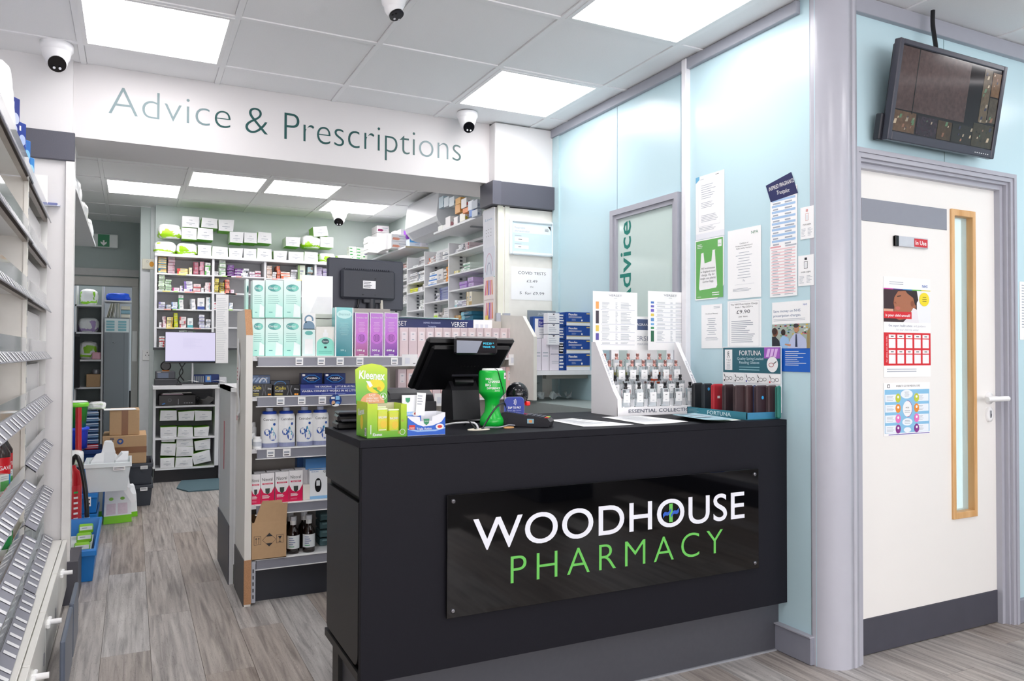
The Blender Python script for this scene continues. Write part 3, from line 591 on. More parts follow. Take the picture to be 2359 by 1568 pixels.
px_carton('small_box', 'plain cream box between the shampoo cartons and the meter box', 'box', 698, 1117, 714, 1158, 'y', 3.79, .04, M('ece6dd', .45), None)
# fifth shelf: opened cardboard box, brown bottles, teal baskets
a = P(571, 1290, 'y', 3.79); c = P(656, 1290, 'y', 3.79); a.x = .513; w_ = c.x-a.x
t = thing('cardboard_box', 'opened brown cardboard box with black handling symbols on the bottom shelf', 'box', ((a.x+c.x)/2, 3.752, .2065))
b = B(); hh = .175; W2 = w_/2
b.box(-W2, 0, 0, W2, .003, hh, CARD); b.box(-W2, .003, 0, -W2+.003, .2, hh, CARD); b.box(W2-.003, .003, 0, W2, .2, hh, CARD); b.box(-W2, .197, 0, W2, .2, hh, CARD); b.box(-W2, 0, 0, W2, .2, .003, CARD); b.obj('box_body', t)
b = B(); b.add([(-W2+.01, 0, hh), (W2, 0, hh), (W2+.004, -.006, hh+.085), (W2-.02, -.006, hh+.085), (W2-.025, -.006, hh+.1), (-W2+.045, -.006, hh+.1)], [(0, 1, 2, 3, 4, 5)], CARD); b.obj('flap', t)
b = B(); b.lay = .0006
for x in (-W2*.68, W2*.62):
    b.rect(x-.016, .07, x+.016, .11, INK, 1); b.rect(x-.0145, .0715, x+.0145, .1085, CARD, 2)
for x in (-W2*.68-.006, -W2*.68+.006): b.rect(x-.001, .075, x+.001, .1, INK, 3); b.poly([(x-.004, .097), (x+.004, .097), (x, .105)], INK, 3)
x = W2*.62; b.poly([(x-.009, .103), (x+.009, .103), (x, .088)], INK, 3); b.rect(x-.001, .078, x+.001, .09, INK, 3); b.rect(x-.006, .076, x+.006, .078, INK, 3)
b.poly([(-.032, .09), (0, .058), (.032, .09), (0, .122)], INK, 1); b.poly([(-.030, .09), (0, .06), (.030, .09), (0, .12)], CARD, 2); b.poly([(-.014, .106), (.014, .106), (0, .12)], INK, 3); b.poly([(-.014, .074), (.014, .074), (0, .06)], INK, 3)
b.obj('handling_symbols', t)
def brown_bottle(cx, y, lab, i):
    p0 = P(cx, 1268, 'y', y); t = thing('medicine_bottle', lab, 'bottle', (p0.x, y, .205), 0, 'brown medicine bottles on the bottom shelf')
    b = B(); b.lathe([(.028, 0), (.03, .004), (.03, .09), (.026, .11), (.014, .125), (.0125, .14)], M('1b0d0a', .08, spec=.7), 20); b.obj('bottle_body', t)
    b = B(); b.lathe([(.0145, .137), (.0145, .156), (.012, .158)], M('f1f1f1', .3), 16); b.lathe([(.0165, .158), (.0165, .178)], M('dfe3ea', .15), 14); b.obj('cap', t)
    if i < 2:
        b = B(); m = M('e8edf0', .45); st = [(.0304*math.sin(math.radians(a)), -.0304*math.cos(math.radians(a))) for a in range(-80, 81, 10)]
        b.ring([[(x, y_, z) for x, y_ in st] for z in (.025, .088)], m, closed=False)
        for k in range(5): b.ring([[(x*1.01, y_*1.01, z) for x, y_ in st[3:8+k % 3]] for z in (.074-.01*k, .077-.01*k)], M('3a5a96' if k != 4 else '2f9a64', .5), closed=False)
        b.obj('label', t)
for i, (cx, y, lab) in enumerate(((675, 3.82, 'left brown medicine bottle with white label beside the cardboard box'), (711, 3.82, 'right brown medicine bottle with white label in front of the teal baskets'), (668, 3.91, 'brown medicine bottle half hidden behind the left labelled bottle'), (700, 3.91, 'brown medicine bottle half hidden behind the right labelled bottle'))): brown_bottle(cx, y, lab, i)
for i in range(4):
    b = B(); z = .2045+.042*i; b.box(.86, 3.89, z, 1.2, 3.99, z+.036, M('54757a', .45), .004); b.box(.868, 3.872, z+.026, 1.19, 3.885, z+.036, M('6f9094', .4), .003)
    one(b, 'storage_tray', f'teal plastic tray behind the brown bottles, {ORD[i]} from the bottom', 'tray', group='stacked teal trays')
# ================================================================ things on the counter
CZT = CT+.0006
# tissue counter display
KL = M('8fc91e', .35, var=.1, sc=40); KY = grad('5fae1f', 'c6dd22', .35, h2='9ccb20')
t = thing('tissue_display', 'bright green and yellow tissue counter display box at the counter corner', 'display box', (.702, 2.262, CZT), 2)
b = B(); b.box(-.062, 0, 0, .064, .003, .02, KY); b.box(-.062, 0, .02, -.03, .003, .104, KY); b.box(.045, 0, .02, .064, .003, .1, KY)
b.box(-.062, .003, 0, -.059, .11, .108, KY); b.box(.061, .003, 0, .064, .11, .1, KY); b.box(-.062, .003, 0, .064, .11, .002, KY); b.box(-.059, .108, 0, .061, .11, .1, M('e6dcc0', .5))
b.rect(-.052, .012, -.05, .04, WHITE, 1); b.txt('Kleenex', -.045, .006, .009, WHITE, 2, al='l', w=.03, off=.02)
for x, z, r in ((-.03, .03, .004), (.04, .014, .005), (.05, .05, .004)): b.ell(x, z, r, r, M('a9a23a', .4), 1) if z < .018 or x > .046 or x < -.03 else None
b.arc(.05, .015, .009, .009, .0012, WHITE, 2); b.T = Matrix.Translation((-.062, .055, 0)) @ Matrix.Rotation(math.radians(-90), 4, 'Z')
b.txt('Kleenex', -.004, .068, .02, WHITE, 2, w=.062, rot=8, off=.02); b.ell(0, .045, .014, .022, M('e3c91c', .4), 1); b.rect(.03, .006, .047, .03, WHITE, 1); b.lines(.032, .045, .028, .01, 5, INK, 3, th=.5); b.T = None
b.obj('tray', t)
b = B(); b.T = Matrix.Translation((-.012, .106, .098)) @ Matrix.Rotation(math.radians(-4), 4, 'X')
top = [(-.052, 0), (.05, 0), (.052, .11), (.03, .122), (.0, .127), (-.03, .122), (-.054, .108)]
b.prism(top, 0, .003, grad('3fa52e', 'cde32a', .35, h2='8ec828')); b.ell(.012, .055, .03, .022, M('e8d81e', .4), 1); b.txt('Kleenex', 0, .077, .026, WHITE, 2, w=.085, rot=-4, off=.025)
b.poly([(.0, .05), (.02, .035), (.03, .032), (.015, .05)], M('5cb02c', .4), 2); b.poly([(-.02, .072), (-.008, .05), (.002, .056), (-.006, .07)], WHITE, 3); b.ell(.022, .047, .007, .006, M('e2a916', .4), 3)
b.ell(.0, .0, .04, .034, M('e7a273', .4), 3, a0=0, a1=180); b.txt('FAST', 0, .022, .007, WHITE, 4, w=.022); b.txt('UNBEATABLE', 0, .013, .006, WHITE, 4, w=.04); b.txt('STRENGTH', 0, .005, .006, WHITE, 4, w=.04)
b.arc(.036, .022, .011, .011, .0014, WHITE, 4); b.poly([(.03, .018), (.036, .03), (.04, .016)], WHITE, 4)
b.obj('header_card', t)
def tissue(x, y, z, lab, rx=0):
    t = thing('tissue_packet', lab, 'packet', (x, y, z), 2, 'tissue packets in the green display')
    b = B(); b.T = Matrix.Rotation(math.radians(rx), 4, 'X'); b.box(-.017, 0, 0, .017, .014, .078, grad('9cc81e', 'c9dc3a', .2, h2='e0d028'), .003); b.txt('BALSAM', 0, .052, .007, WHITE, 2, w=.026, off=.02); b.ell(.003, .034, .01, .012, M('e9c62a', .3), 1); b.lines(-.012, .012, .02, .008, 2, WHITE, 2)
    b.obj('packet_body', t); b = B(); b.T = Matrix.Rotation(math.radians(rx), 4, 'X'); b.box(-.017, .002, .078, .017, .012, .083, M('e9f0c8', .2), .001); b.obj('sealed_end', t)
tissue(.690, 2.268, CZT+.006, 'tissue packet at the left front of the green display'); tissue(.727, 2.27, CZT+.002, 'tissue packet right of its twin in the green display')
tissue(.692, 2.292, CZT+.01, 'tissue packet in the second row of the green display')
# throat lozenge display
t = thing('lozenge_display', 'blue and white lozenge counter display tray beside the green tissue display', 'display box', (.832, 2.268, CZT), 1)
b = B(); VW, VBl = M('f0f1f6', .35), M('1f62cf', .3)
b.prism([(-.062, 0), (.064, 0), (.064, .07), (.058, .07), (.02, .058), (.018, .045), (-.02, .045), (-.022, .058), (-.062, .062)], 0, .003, VW)
b.box(-.062, .003, 0, -.059, .07, .062, VW); b.box(.061, .003, 0, .064, .07, .07, VW); b.box(-.062, .067, 0, .064, .07, .07, VW); b.box(-.062, .003, 0, .064, .07, .002, VW)
b.poly([(-.062, 0.001), (.064, .001), (.064, .058), (.05, .04), (.02, .03), (-.01, .028), (-.03, .035), (-.05, .048), (-.062, .058)], VBl, 1); b.poly([(-.062, .02), (-.03, .012), (.03, .012), (.064, .02), (.064, .024), (.03, .017), (-.03, .017), (-.062, .024)], M('9fc3f0', .3), 2)
b.poly([(-.01, .052), (.01, .052), (.008, .038), (0, .032), (-.008, .038)], M('2f9465', .4), 3); b.txt('VICKS', 0, .042, .004, WHITE, 4, w=.013); b.rect(-.058, .02, -.038, .034, M('d8342c', .4), 3); b.txt('FREE', -.048, .022, .005, WHITE, 4, w=.016); b.txt('Triple Action', -.008, .018, .007, WHITE, 4, w=.05, off=.015); b.ell(.045, .026, .014, .009, WHITE, 3); b.ell(.045, .026, .008, .005, M('d8342c', .4), 4)
b.obj('tray', t)
b = B(); b.T = Matrix.Translation((-.035, .05, .06)) @ Matrix.Rotation(math.radians(-3), 4, 'X'); b.box(-.027, 0, -.05, .036, .003, .065, VW); b.rect(-.027, -.05, .036, .0, VBl, 1); b.rect(-.027, 0, .036, .012, M('8fbdf0', .3), 1); b.txt('TripleAction', -.004, .003, .006, WHITE, 3, w=.04)
b.poly([(-.016, .056), (.0, .056), (-.001, .045), (-.008, .04), (-.015, .045)], M('2f9465', .4), 2); b.ell(.02, .005, .014, .009, WHITE, 3); b.ell(.02, .005, .008, .005, M('d8342c', .4), 4); b.obj('header_card', t)
b = B(); b.T = Matrix.Translation((-.008, .046, .1)) @ Matrix.Rotation(math.radians(4), 4, 'Y'); b.box(-.012, 0, -.04, .018, .0006, .032, PAPER); b.lines(-.009, .015, .026, -.008, 4, TXT, 1); one(b, 'receipt', 'short white till receipt leaning on the blue lozenge display', 'receipt', (.832, 2.26, CZT))
# receipt printer and small printer
t = thing('receipt_printer', 'black receipt printer with a rounded lid behind the lozenge display', 'printer', (.955, 2.735, CZT), 3)
b = B(); b.prismx([(0, 0), (0, .06), (.02, .1), (.06, .118), (.15, .118), (.17, .1), (.17, 0)], -.105, .085, M('29292e', .45, bump=.2, sc=300)); b.obj('housing', t)
b = B(); b.prismx([(.01, .085), (.025, .108), (.06, .124), (.11, .124), (.11, .115)], -.09, .02, M('202025', .35)); b.obj('lid', t)
b = B(); b.box(.03, -.004, .02, .09, .001, .075, M('2e2e33', .5), .003); b.obj('paper_slot', t)
t = thing('label_printer', 'small glossy black printer at the left rear corner of the counter', 'printer', (.665, 2.55, CZT), -4)
b = B(); b.box(-.045, 0, 0, .05, .11, .022, BLK2, .005); b.box(-.042, .01, .022, .05, .1, .05, M('1d1d22', .2), .008); b.obj('housing', t)
b = B(); b.box(-.03, -.002, .026, .045, .012, .034, M('3c3c42', .3), .002); b.box(-.04, .005, .05, .04, .09, .058, M('25252a', .3), .003); b.obj('paper_tray', t)
# till: touch screen seen from behind, its top leaning towards the customer
t = thing('till_screen', 'large black till touchscreen seen from behind with its top leaning forward', 'till', (1.10, 2.66, CZT), 0)
TB = M('111114', .3, var=.05, sc=300, bump=.1)
RX = Matrix.Translation((0, .065, .125)) @ Matrix.Rotation(math.radians(50), 4, 'X')
b = B(); b.T = RX; b.box(-.172, .0, -.01, .172, .026, .275, TB, .01); b.box(-.155, -.018, .005, .155, .001, .26, TB, .013); b.obj('screen_back', t)
for i in range(9): b = B(); b.T = RX; b.box(-.03+.014*i, -.0192, .15, -.026+.014*i, -.0178, .155, M('050506', .6)); b.obj('vent_slot', t)
b = B(); b.T = RX; b.box(-.035, -.024, .10, .07, -.016, .106, M('3a3a42', .4)); b.obj('rear_ledge', t)
b = B(); TS = M('222226', .5, var=.08, sc=300, bump=.15)
b.prismx([(-.045, .012), (.08, .012), (.075, .11), (.04, .155), (.01, .16), (-.03, .12)], -.035, .075, TS); b.obj('stand', t)
b = B(); b.cylx((-.02, -.005, .15), (.055, -.005, .15), .02, BLK2, n=14); b.obj('hinge', t)
b = B(); b.box(-.08, -.05, 0, .1, .12, .012, BLK2, .005); b.obj('base', t)
cdp = P(1100, 795, 'y', 2.47)
d = thing('customer_display', 'slim glossy customer display with blue digits clipped on the till top', 'display', (cdp.x, 2.475, cdp.z-.033), 2)
b = B(); b.box(-.085, 0, 0, .085, .02, .064, M('1a1a1f', .25), .008); b.obj('housing', d)
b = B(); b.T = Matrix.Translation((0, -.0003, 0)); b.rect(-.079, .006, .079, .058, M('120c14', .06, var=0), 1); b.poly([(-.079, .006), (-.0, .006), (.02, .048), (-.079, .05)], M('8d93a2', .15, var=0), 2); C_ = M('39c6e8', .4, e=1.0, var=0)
b.txt('P0220 *', .046, .036, .007, C_, 3, w=.042); b.txt('THANK YO', .046, .024, .007, C_, 3, w=.048); b.obj('display_window', d)
# second monitor, standing behind the purple cartons
t = thing('computer_monitor', 'black computer monitor seen from behind, above the purple cartons', 'monitor', (1.167, 4.14, 1.0), 3)
MB_ = M('3a3d48', .45, var=.05, sc=300, bump=.1)
b = B(); b.box(-.222, 0, .42, .215, .03, .70, MB_, .008); b.obj('back_shell', t)
b = B(); b.box(-.155, -.035, .475, .155, .004, .64, M('30333c', .45, bump=.1, sc=300), .012)
for i in range(22): b.box(-.135+.012*i, -.03, .637, -.129+.012*i, -.005, .644, MB_)
for x in (-.035, .035):
    for z in (.5, .59): b.lathe([(.004, 0), (.004, .002)], BLK2, 8, (x, -.036, z))
b.obj('rear_housing', t)
b = B(); b.box(-.036, -.0375, .535, .036, -.035, .578, M('f0f0f0', .5)); b.lines(-.032, .03, .574, .54, 4, INK, 1, y=-.0378); b.obj('rating_label', t)
b = B(); b.cylx((.02, -.01, .03), (.02, -.01, .48), .026, M('26282f', .4)); b.box(-.03, -.03, .455, .07, .0, .48, M('26282f', .4), .004); b.box(-.1, -.04, 0, .14, .12, .012, BLK2, .004); b.obj('stand', t)
b = B(); b.tube([(-.055, -.02, .475), (-.06, -.02, .44), (-.085, 0, .36)], .006, BLK2); b.obj('cable', t)
b = B(); b.cylx((.075, -.02, .475), (.078, -.02, .415), .009, M('c8c4b8', .4)); b.tube([(.078, -.02, .42), (.08, -.01, .35)], .005, BLK2); b.obj('cable', t, label='cable with a pale patterned plug')
# charity collection bottle
t = thing('collection_bucket', 'bright green charity collecting tub with waisted handle and white lid', 'collecting tub', (1.15, 2.46, CZT), 0)
GRN = M('12b83c', .25, var=.03)
b = B(); b.lathe([(.038, 0), (.044, .004), (.044, .022), (.04, .033), (.028, .05), (.0255, .07), (.0265, .093), (.036, .105), (.0475, .118), (.0485, .125), (.0485, .188), (.046, .196), (.042, .198)], GRN, 32); b.obj('tub_body', t)
b = B(); b.lathe([(.037, .197), (.037, .203), (.034, .205)], WHITE, 28); b.obj('lid', t)
b = B(); r = .0488
def wrapt(s, x, z, h, w_, m=WHITE):
    vs, fs, a, c = glyphs(s, .02)[:4]; k = h/caph(.02); kx = w_/(c-a)
    b.add([(r*math.sin((x+(u-a)*kx)/r), -r*math.cos((x+(u-a)*kx)/r), z+v*k) for u, v in vs], fs, m)
SEPT = 1
wrapt('SMALL', -.046, .165, .0075, .026); wrapt('CHANGE', -.036, .155, .0078, .044); wrapt('BIG', -.046, .143, .009, .02); wrapt('DIFFERENCE', -.04, .133, .0068, .048); wrapt('pharmacy', -.012, .1255, .004, .02)
for (x0, x1, z0, z1, m) in ((.028, .046, .168, .19, WHITE), (.031, .044, .175, .18, INK)):
    for q in range(4):
        xa = x0+(x1-x0)*q/4; xb = x0+(x1-x0)*(q+1)/4; rr = r+(.0002 if m is INK else 0); b.add([(rr*math.sin(xa/r), -rr*math.cos(xa/r), z0), (rr*math.sin(xb/r), -rr*math.cos(xb/r), z0), (rr*math.sin(xb/r), -rr*math.cos(xb/r), z1), (rr*math.sin(xa/r), -rr*math.cos(xa/r), z1)], [(0, 1, 2, 3)], m)
b.obj('printed_text', t)['kind'] = 'stuff'
b = B(); b.tube([(-.008, -.038, .204), (-.002, -.05, .198), (.008, -.05, .165), (.024, -.045, .12), (.033, -.03, .085), (.045, -.03, .05), (.03, -.05, .01)], .0013, BLK2, 5); b.obj('cord', t)
# scanner
t = thing('barcode_scanner', 'shiny black round desktop barcode scanner partly behind the green tub', 'scanner', (1.30, 2.56, CZT), 0)
b = B(); b.lathe([(.045, 0), (.05, .006), (.05, .014), (.03, .022), (.026, .05)], BLK2, 20); b.obj('foot', t)
b = B(); b.lathe([(.042*math.sin(math.radians(a))+.001, .105-.046*math.cos(math.radians(a))) for a in range(0, 181, 15)], M('1b1b20', .12, var=0), 24); b.obj('scanner_head', t)
b = B(); b.box(.028, -.022, .062, .046, -.005, .078, M('e02020', .2, e=.4), .003); b.obj('red_light', t, label='red scanning light')
# card terminal with tap to pay card
t = thing('card_terminal', 'black card payment terminal lying right of the green collecting tub', 'card terminal', (1.262, 2.405, CZT+.001), 50)
b = B(); b.T = None; prof = [(-.085, 0), (.085, 0), (.092, .02), (.085, .048), (.07, .05), (-.08, .03), (-.09, .018)]
b.prismx(prof, -.036, .036, M('24242a', .3)); b.obj('terminal_body', t)
def tz(y): return .05-(.07-y)*(.02/.15)+.001
b = B(); b.add([(-.026, .002, tz(.002)), (.026, .002, tz(.002)), (.026, .066, tz(.066)), (-.026, .066, tz(.066))], [(0, 1, 2, 3)], M('39467e', .1, var=0)); b.obj('screen', t)
kb = B()
for r_ in range(5):
    for c in range(3):
        m = M('4b4f5a', .4) if r_ < 4 else (M('d23a3a', .4), M('e3c53a', .4), M('58b552', .4))[c]
        y = -.012-.0155*r_; x = -.02+.02*c; kb = B(); kb.box(x-.008, y-.006, tz(y)-.001, x+.008, y+.006, tz(y)+.0025, m, .001); kb.obj('key', t)
b = B(); b.T = Matrix.Translation((-.0362, -.02, .012)) @ Matrix.Rotation(math.radians(-90), 4, 'Z'); b.rect(-.012, 0, .012, .016, M('8fb8c8', .4), 1); b.rect(-.006, .003, .006, .012, M('e8a060', .4), 2); b.obj('sticker', t)
t = thing('tap_to_pay_card', 'blue arched card reading TAP TO PAY standing behind the card terminal', 'card sign', (1.243, 2.47, CZT), 0)
b = B(); pts = [(-.041, .012), (.041, .012), (.041, .065)]+[(.018*math.cos(math.radians(a))+.023, .065+.018*math.sin(math.radians(a))+.018) for a in range(0, 91, 18)]+[(-.023+.018*math.cos(math.radians(a)), .083+.018*math.sin(math.radians(a))) for a in range(90, 181, 18)]
b.prism(pts, 0, .0015, M('aeb6e6', .3)); b.prism([(x*.975, .056+(z-.056)*.975) for x, z in pts], -.0004, 0, M('2a3f9f', .3))
b.txt('TAP TO PAY', 0, .058, .008, WHITE, 3, w=.054, off=.03); b.txt('Simple. Safe. Secure.', 0, .05, .0045, M('c6cff2', .4), 3, w=.056)
for i in range(3): b.arc(-.008, .082, .008+.004*i, .010+.004*i, .0016, WHITE, 3, a0=-42, a1=42, n=8)
for i, h in enumerate(('5aa0d8', 'd86a4a', 'f2f2f2')): b.rect(-.014+.011*i, .037, -.005+.011*i, .044, M(h, .4), 3)
b.obj('card_body', t); b = B(); b.box(-.02, .0016, .0, .02, .03, .014, BLK2, .002); b.obj('stand', t)
# grommets and cables
for i, (x, y, r_, m, lab) in enumerate(((1.052, 2.357, .04, 'e9e2cf', 'cream round cable grommet in the counter top left of the terminal'), (1.214, 2.44-.115, .0, '', ''))):
    if not m: continue
    b = B(); b.lathe([(r_, 0), (r_, .003), (r_*.8, .004), (r_*.78, .001)], M(m, .4), 28, sy=.55, caps=False); b.lathe([(r_*.78, 0), (r_*.78, .0012)], BLK2, 24, sy=.55); one(b, 'cable_grommet', lab, 'grommet', (x, y, CZT))
p = P(1172, 986, 'z', CT); b = B(); b.lathe([(.02, 0), (.02, .004), (.014, .005), (.013, .001)], M('c9955a', .4), 24, sy=.6, caps=False); one(b, 'cable_grommet', 'small tan cable ring on the counter beside the terminal', 'grommet', (p.x, p.y, CZT))
cab = [([(1.052, 2.36, .922), (1.04, 2.37, .945), (1.0, 2.44, .94), (.96, 2.5, .927), (.93, 2.56, .926)], .0035, 'd5d5d8', 'grey white cable running from the cream grommet towards the till'),
       ([(1.06, 2.35, .922), (1.09, 2.36, .96), (1.14, 2.40, .995), (1.2, 2.46, 1.0), (1.225, 2.5, .95)], .003, '202024', 'black cable arching in front of the green collecting tub'),
       ([(1.045, 2.36, .922), (1.03, 2.39, .95), (1.05, 2.45, .94), (1.06, 2.5, .928)], .003, '202024', 'black cable looping up beside the till stand'),
       ([(1.065, 2.365, .922), (1.075, 2.35, .93), (1.13, 2.36, .927), (1.18, 2.39, .93), (1.21, 2.4, .927)], .0028, '9a9aa0', 'speckled cord lying in front of the green tub'),
       ([(.94, 2.62, .93), (.93, 2.6, .95), (.955, 2.66, .99), (.98, 2.7, 1.0)], .0025, '202024', 'thin black cable curving behind the lozenge display')]
for pts, r_, m, lab in cab:
    b = B(); b.tube(pts, r_, M(m, .35)); one(b, 'cable', lab, 'cable', group='cables on the counter')
b = B(); b.box(.93, 2.60, CZT, 1.03, 2.66, CZT+.012, BLK2, .004); one(b, 'cable_block', 'flat black cable block beside the till stand', 'adapter')
# papers lying on the counter
def flat_sheet(name, label, corners, nlines, grp=None, z=CZT, tint='fafafa'):
    pts = [P(x, y, 'z', z) for x, y in corners]; b = B(); m = M(tint, .6, var=.02, sc=8); n = 6; g = []
    for i in range(n+1):
        for j in range(n+1):
            u, v = i/n, j/n; q = (pts[0]*(1-u)+pts[1]*u)*(1-v)+(pts[3]*(1-u)+pts[2]*u)*v; g.append((q.x, q.y, z+.0015+.0025*math.sin(u*3)*math.sin(v*4)))
    for k in range(n):
        b.ring([g[k*(n+1):(k+1)*(n+1)], g[(k+1)*(n+1):(k+2)*(n+1)]], m, closed=False)
    R = random.Random(nlines)
    for k in range(nlines):
        v = .12+.76*k/nlines; u0, u1 = .1, R.uniform(.5, .9)
        q = [(pts[0]*(1-u)+pts[1]*u)*(1-w_)+(pts[3]*(1-u)+pts[2]*u)*w_ for u, w_ in ((u0, v), (u1, v), (u1, v+.2/nlines), (u0, v+.2/nlines))]
        b.add([(a.x, a.y, z+.0045) for a in q], [(0, 1, 2, 3)], TXT)
    return one(b, name, label, 'paper', group=grp)
flat_sheet('paper_sheet', 'white paper sheet lying left of its twin on the counter edge', [(1263, 968), (1318, 964), (1461, 978), (1344, 983)], 8)
flat_sheet('paper_sheet', 'printed paper sheet lying in front of the perfume display', [(1386, 961), (1476, 958), (1586, 971), (1486, 978)], 11)
for i, (tn, dx) in enumerate((('e7ebea', 0), ('cfe0c6', 6), ('9dbfcb', 14))):
    flat_sheet('leaflet', ['bottom', 'middle', 'top'][i]+' leaflet of the small pile beside the spectacle case tray', [(1562-dx, 958-i*1.2), (1600, 954-i*1.2), (1708-dx, 968-i*1.2), (1640-dx, 970-i*1.2)], 3, 'leaflets beside the tray', CZT+.0065*i, tn)
# perfume tester display
px = 1.795; t = thing('perfume_display', 'white stepped cardboard display reading ESSENTIAL COLLECTION on the counter', 'display stand', (px, 2.62, CZT), 0)
WC = M('f6f5f7', .4, var=.01); w_ = .455
b = B(); b.box(0, 0, 0, w_, .003, .036, WC); b.txt('ESSENTIAL COLLECTION', .055, .012, .0145, M('4c5566', .5, var=0), 2, al='l', w=.345, off=.01); b.obj('front_lip', t)
side = [(0, 0), (.2, .0), (.2, .31), (.17, .31), (.03, .1), (0, .07)]
for x in (0, w_-.003): b = B(); b.prismx([(y, z) for y, z in side], x, x+.003, WC); b.obj('side_panel', t)
for x, s_ in ((0, 1), (w_-.02, 1)):
    b = B(); b.add([(x, -.0012, 0), (x+.02, -.0012, 0), (x+.02, -.0012, .071), (x, -.0012, .071), (x, .029, .1015), (x+.02, .029, .1015), (x, .169, .3115), (x+.02, .169, .3115)], [(0, 1, 2, 3), (3, 2, 5, 4), (4, 5, 7, 6)], WC)
    b.T = Matrix.Translation((x+.01, .0285, .1015)) @ Matrix.Rotation(math.radians(-33.7), 4, 'X')
    b.txt('TRY THEM NOW' if x == 0 else 'HERE SOON', 0.005, .03, .009, M('8d93a2', .5, var=0), 3, al='l', rot=90, w=.16 if x == 0 else .12); b.T = None; b.obj('side_flange', t)
b = B(); b.box(.02, .003, .0, w_-.02, .07, .032, WC); b.box(.02, .07, 0, w_-.02, .12, .062, WC); b.box(.02, .12, 0, w_-.02, .155, .125, WC); b.box(.02, .155, 0, w_-.02, .197, .155, WC); b.obj('stepped_tray', t)
SIL, ROSE = M('1a1a1e', .25), M('c9948c', .15, met=.6, var=0)
gb = B(); gb.box(-.022, 0, 0, .022, .016, .078, M('eef4f6', .02, t=1, var=0), .003); gme = gb.mesh('glass_body')
lbm = {}
def perfume(row, i, x, y, z, cap, liq=None, lab=''):
    t = thing('perfume_bottle', lab, 'perfume bottle', (px+x, 2.62+y, CZT+z), 0, 'perfume testers in the white display')
    put('glass_body', gme, t)
    b = B(); b.T = Matrix.Translation((0, -.0006, 0)); b.rect(-.0165, .022, .0165, .063, PAPER, 1); b.lines(-.008, .008, .054, .049, 1, INK, 2, al='c'); b.lines(-.008, .008, .032, .027, 1, TXT, 2, al='c'); b.obj('label', t)
    b = B(); m = ROSE if cap else SIL
    b.lathe([(.0075, .078), (.0075, .086), (.0055, .088), (.0055, .092), (.007, .093), (.007, .104)], m, 10, (0, .008, 0)); b.obj('cap', t)
    if liq: b = B(); b.box(-.0195, .002, .003, .0195, .014, .003+liq[1], M(liq[0], .1, var=0)); b.obj('liquid', t)
for i in range(6): perfume(0, i, .055+.068*i, .012, .0325, 0, None, f'black-capped perfume tester, {ORD[i]} from the left in the front row')
for i in range(7): perfume(1, i, .052+.058*i+.004*(i % 2), .085, .0625, 0 if i != 5 else 1, None, f'perfume tester, {ORD[i]} from the left in the second row up')
for i in range(7): perfume(2, i, .048+.06*i, .125, .1255, 1, {0: ('e8cf72', .006), 4: ('f0571a', .02)}.get(i), f'rose-capped perfume tester, {ORD[i]} from the left in the third row up')
for i in range(7): perfume(3, i, .048+.058*i+.004*(i % 3), .16, .1555, 1, {1: ('d8cf72', .03), 2: ('c8c878', .03), 5: ('c8703a', .03)}.get(i), f'rose-capped perfume tester, {ORD[i]} from the left in the top row')
# cards behind the display
def verset(b, w_, h, cols, left=True):
    b.txt('VERSET', 0, h*.92, h*.033, M('6d7484', .5, var=0), 2, w=w_*.3); b.lines(-w_*.06, w_*.06, h*.9, h*.885, 1, TXT, 2, al='c'); z = h*.83
    for c, hh in cols:
        hz = h*hh; b.rect(-w_*.44, z-hz+.002, -w_*.37, z-.002, M(c, .4, var=0), 1); n = max(1, round(hh/.022)); b.lines(-w_*.3, -w_*.12, z-.002, z-hz+.003, n, TXT, 1); b.lines(0, w_*.06, z-.002, z-hz+.003, n, TXT, 1, seed=3); b.lines(w_*.12, w_*.36, z-.002, z-hz+.003, n, TXT, 1, seed=5)
        b.rect(-w_*.33, z-hz-.001, w_*.44, z-hz, M('8d95b8', .5, var=0), 1); z -= hz+.004
for i, (x0, x1, cols, nm) in enumerate(((1366, 1468, (('f0a860', .14), ('3a3440', .23), ('e8c95a', .12), ('5a4fa0', .13), ('e05a58', .055)), 'left of two tall white scent list cards standing behind the perfume display'),
        (1493, 1594, (('4a78c0', .05), ('6a68c0', .05), ('7a68c8', .06), ('e8d05a', .06), ('6a9ad0', .07), ('7ab0e0', .05), ('3a9060', .05), ('2c6a4c', .2)), 'right of two tall white scent list cards standing behind the perfume display'))):
    a = P(x0, 740, 'y', 2.86-.02*i); c = P(x1, 740, 'y', 2.86-.02*i); z1 = P((x0+x1)/2, 672, 'y', 2.86-.02*i).z; zb = CT+.001
    b = B(); ww = c.x-a.x; hc = z1-(P(x0, 806, 'y', 2.86-.02*i).z); b.box(-ww/2, 0, 0, ww/2, .002, hc, PAPER); verset(b, ww, hc, cols); b.rect(-ww*.1, -.0, ww*.1, .001, PAPER, 1)
    b.box(-.02, .002, -(z1-hc-zb), .02, .004, .1, WC)
    o = one(b, 'scent_list_card', nm, 'card', ((a.x+c.x)/2, 2.86-.02*i, z1-hc), group='scent list cards')
a = P(1467, 770, 'y', 2.90); c = P(1494, 770, 'y', 2.90); z1 = P(1480, 729, 'y', 2.9).z; b = B(); b.box(a.x-.05, 2.9, CT+.001, c.x+.05, 2.903, z1, PAPER); zz = P(1480, 760, 'y', 2.9).z
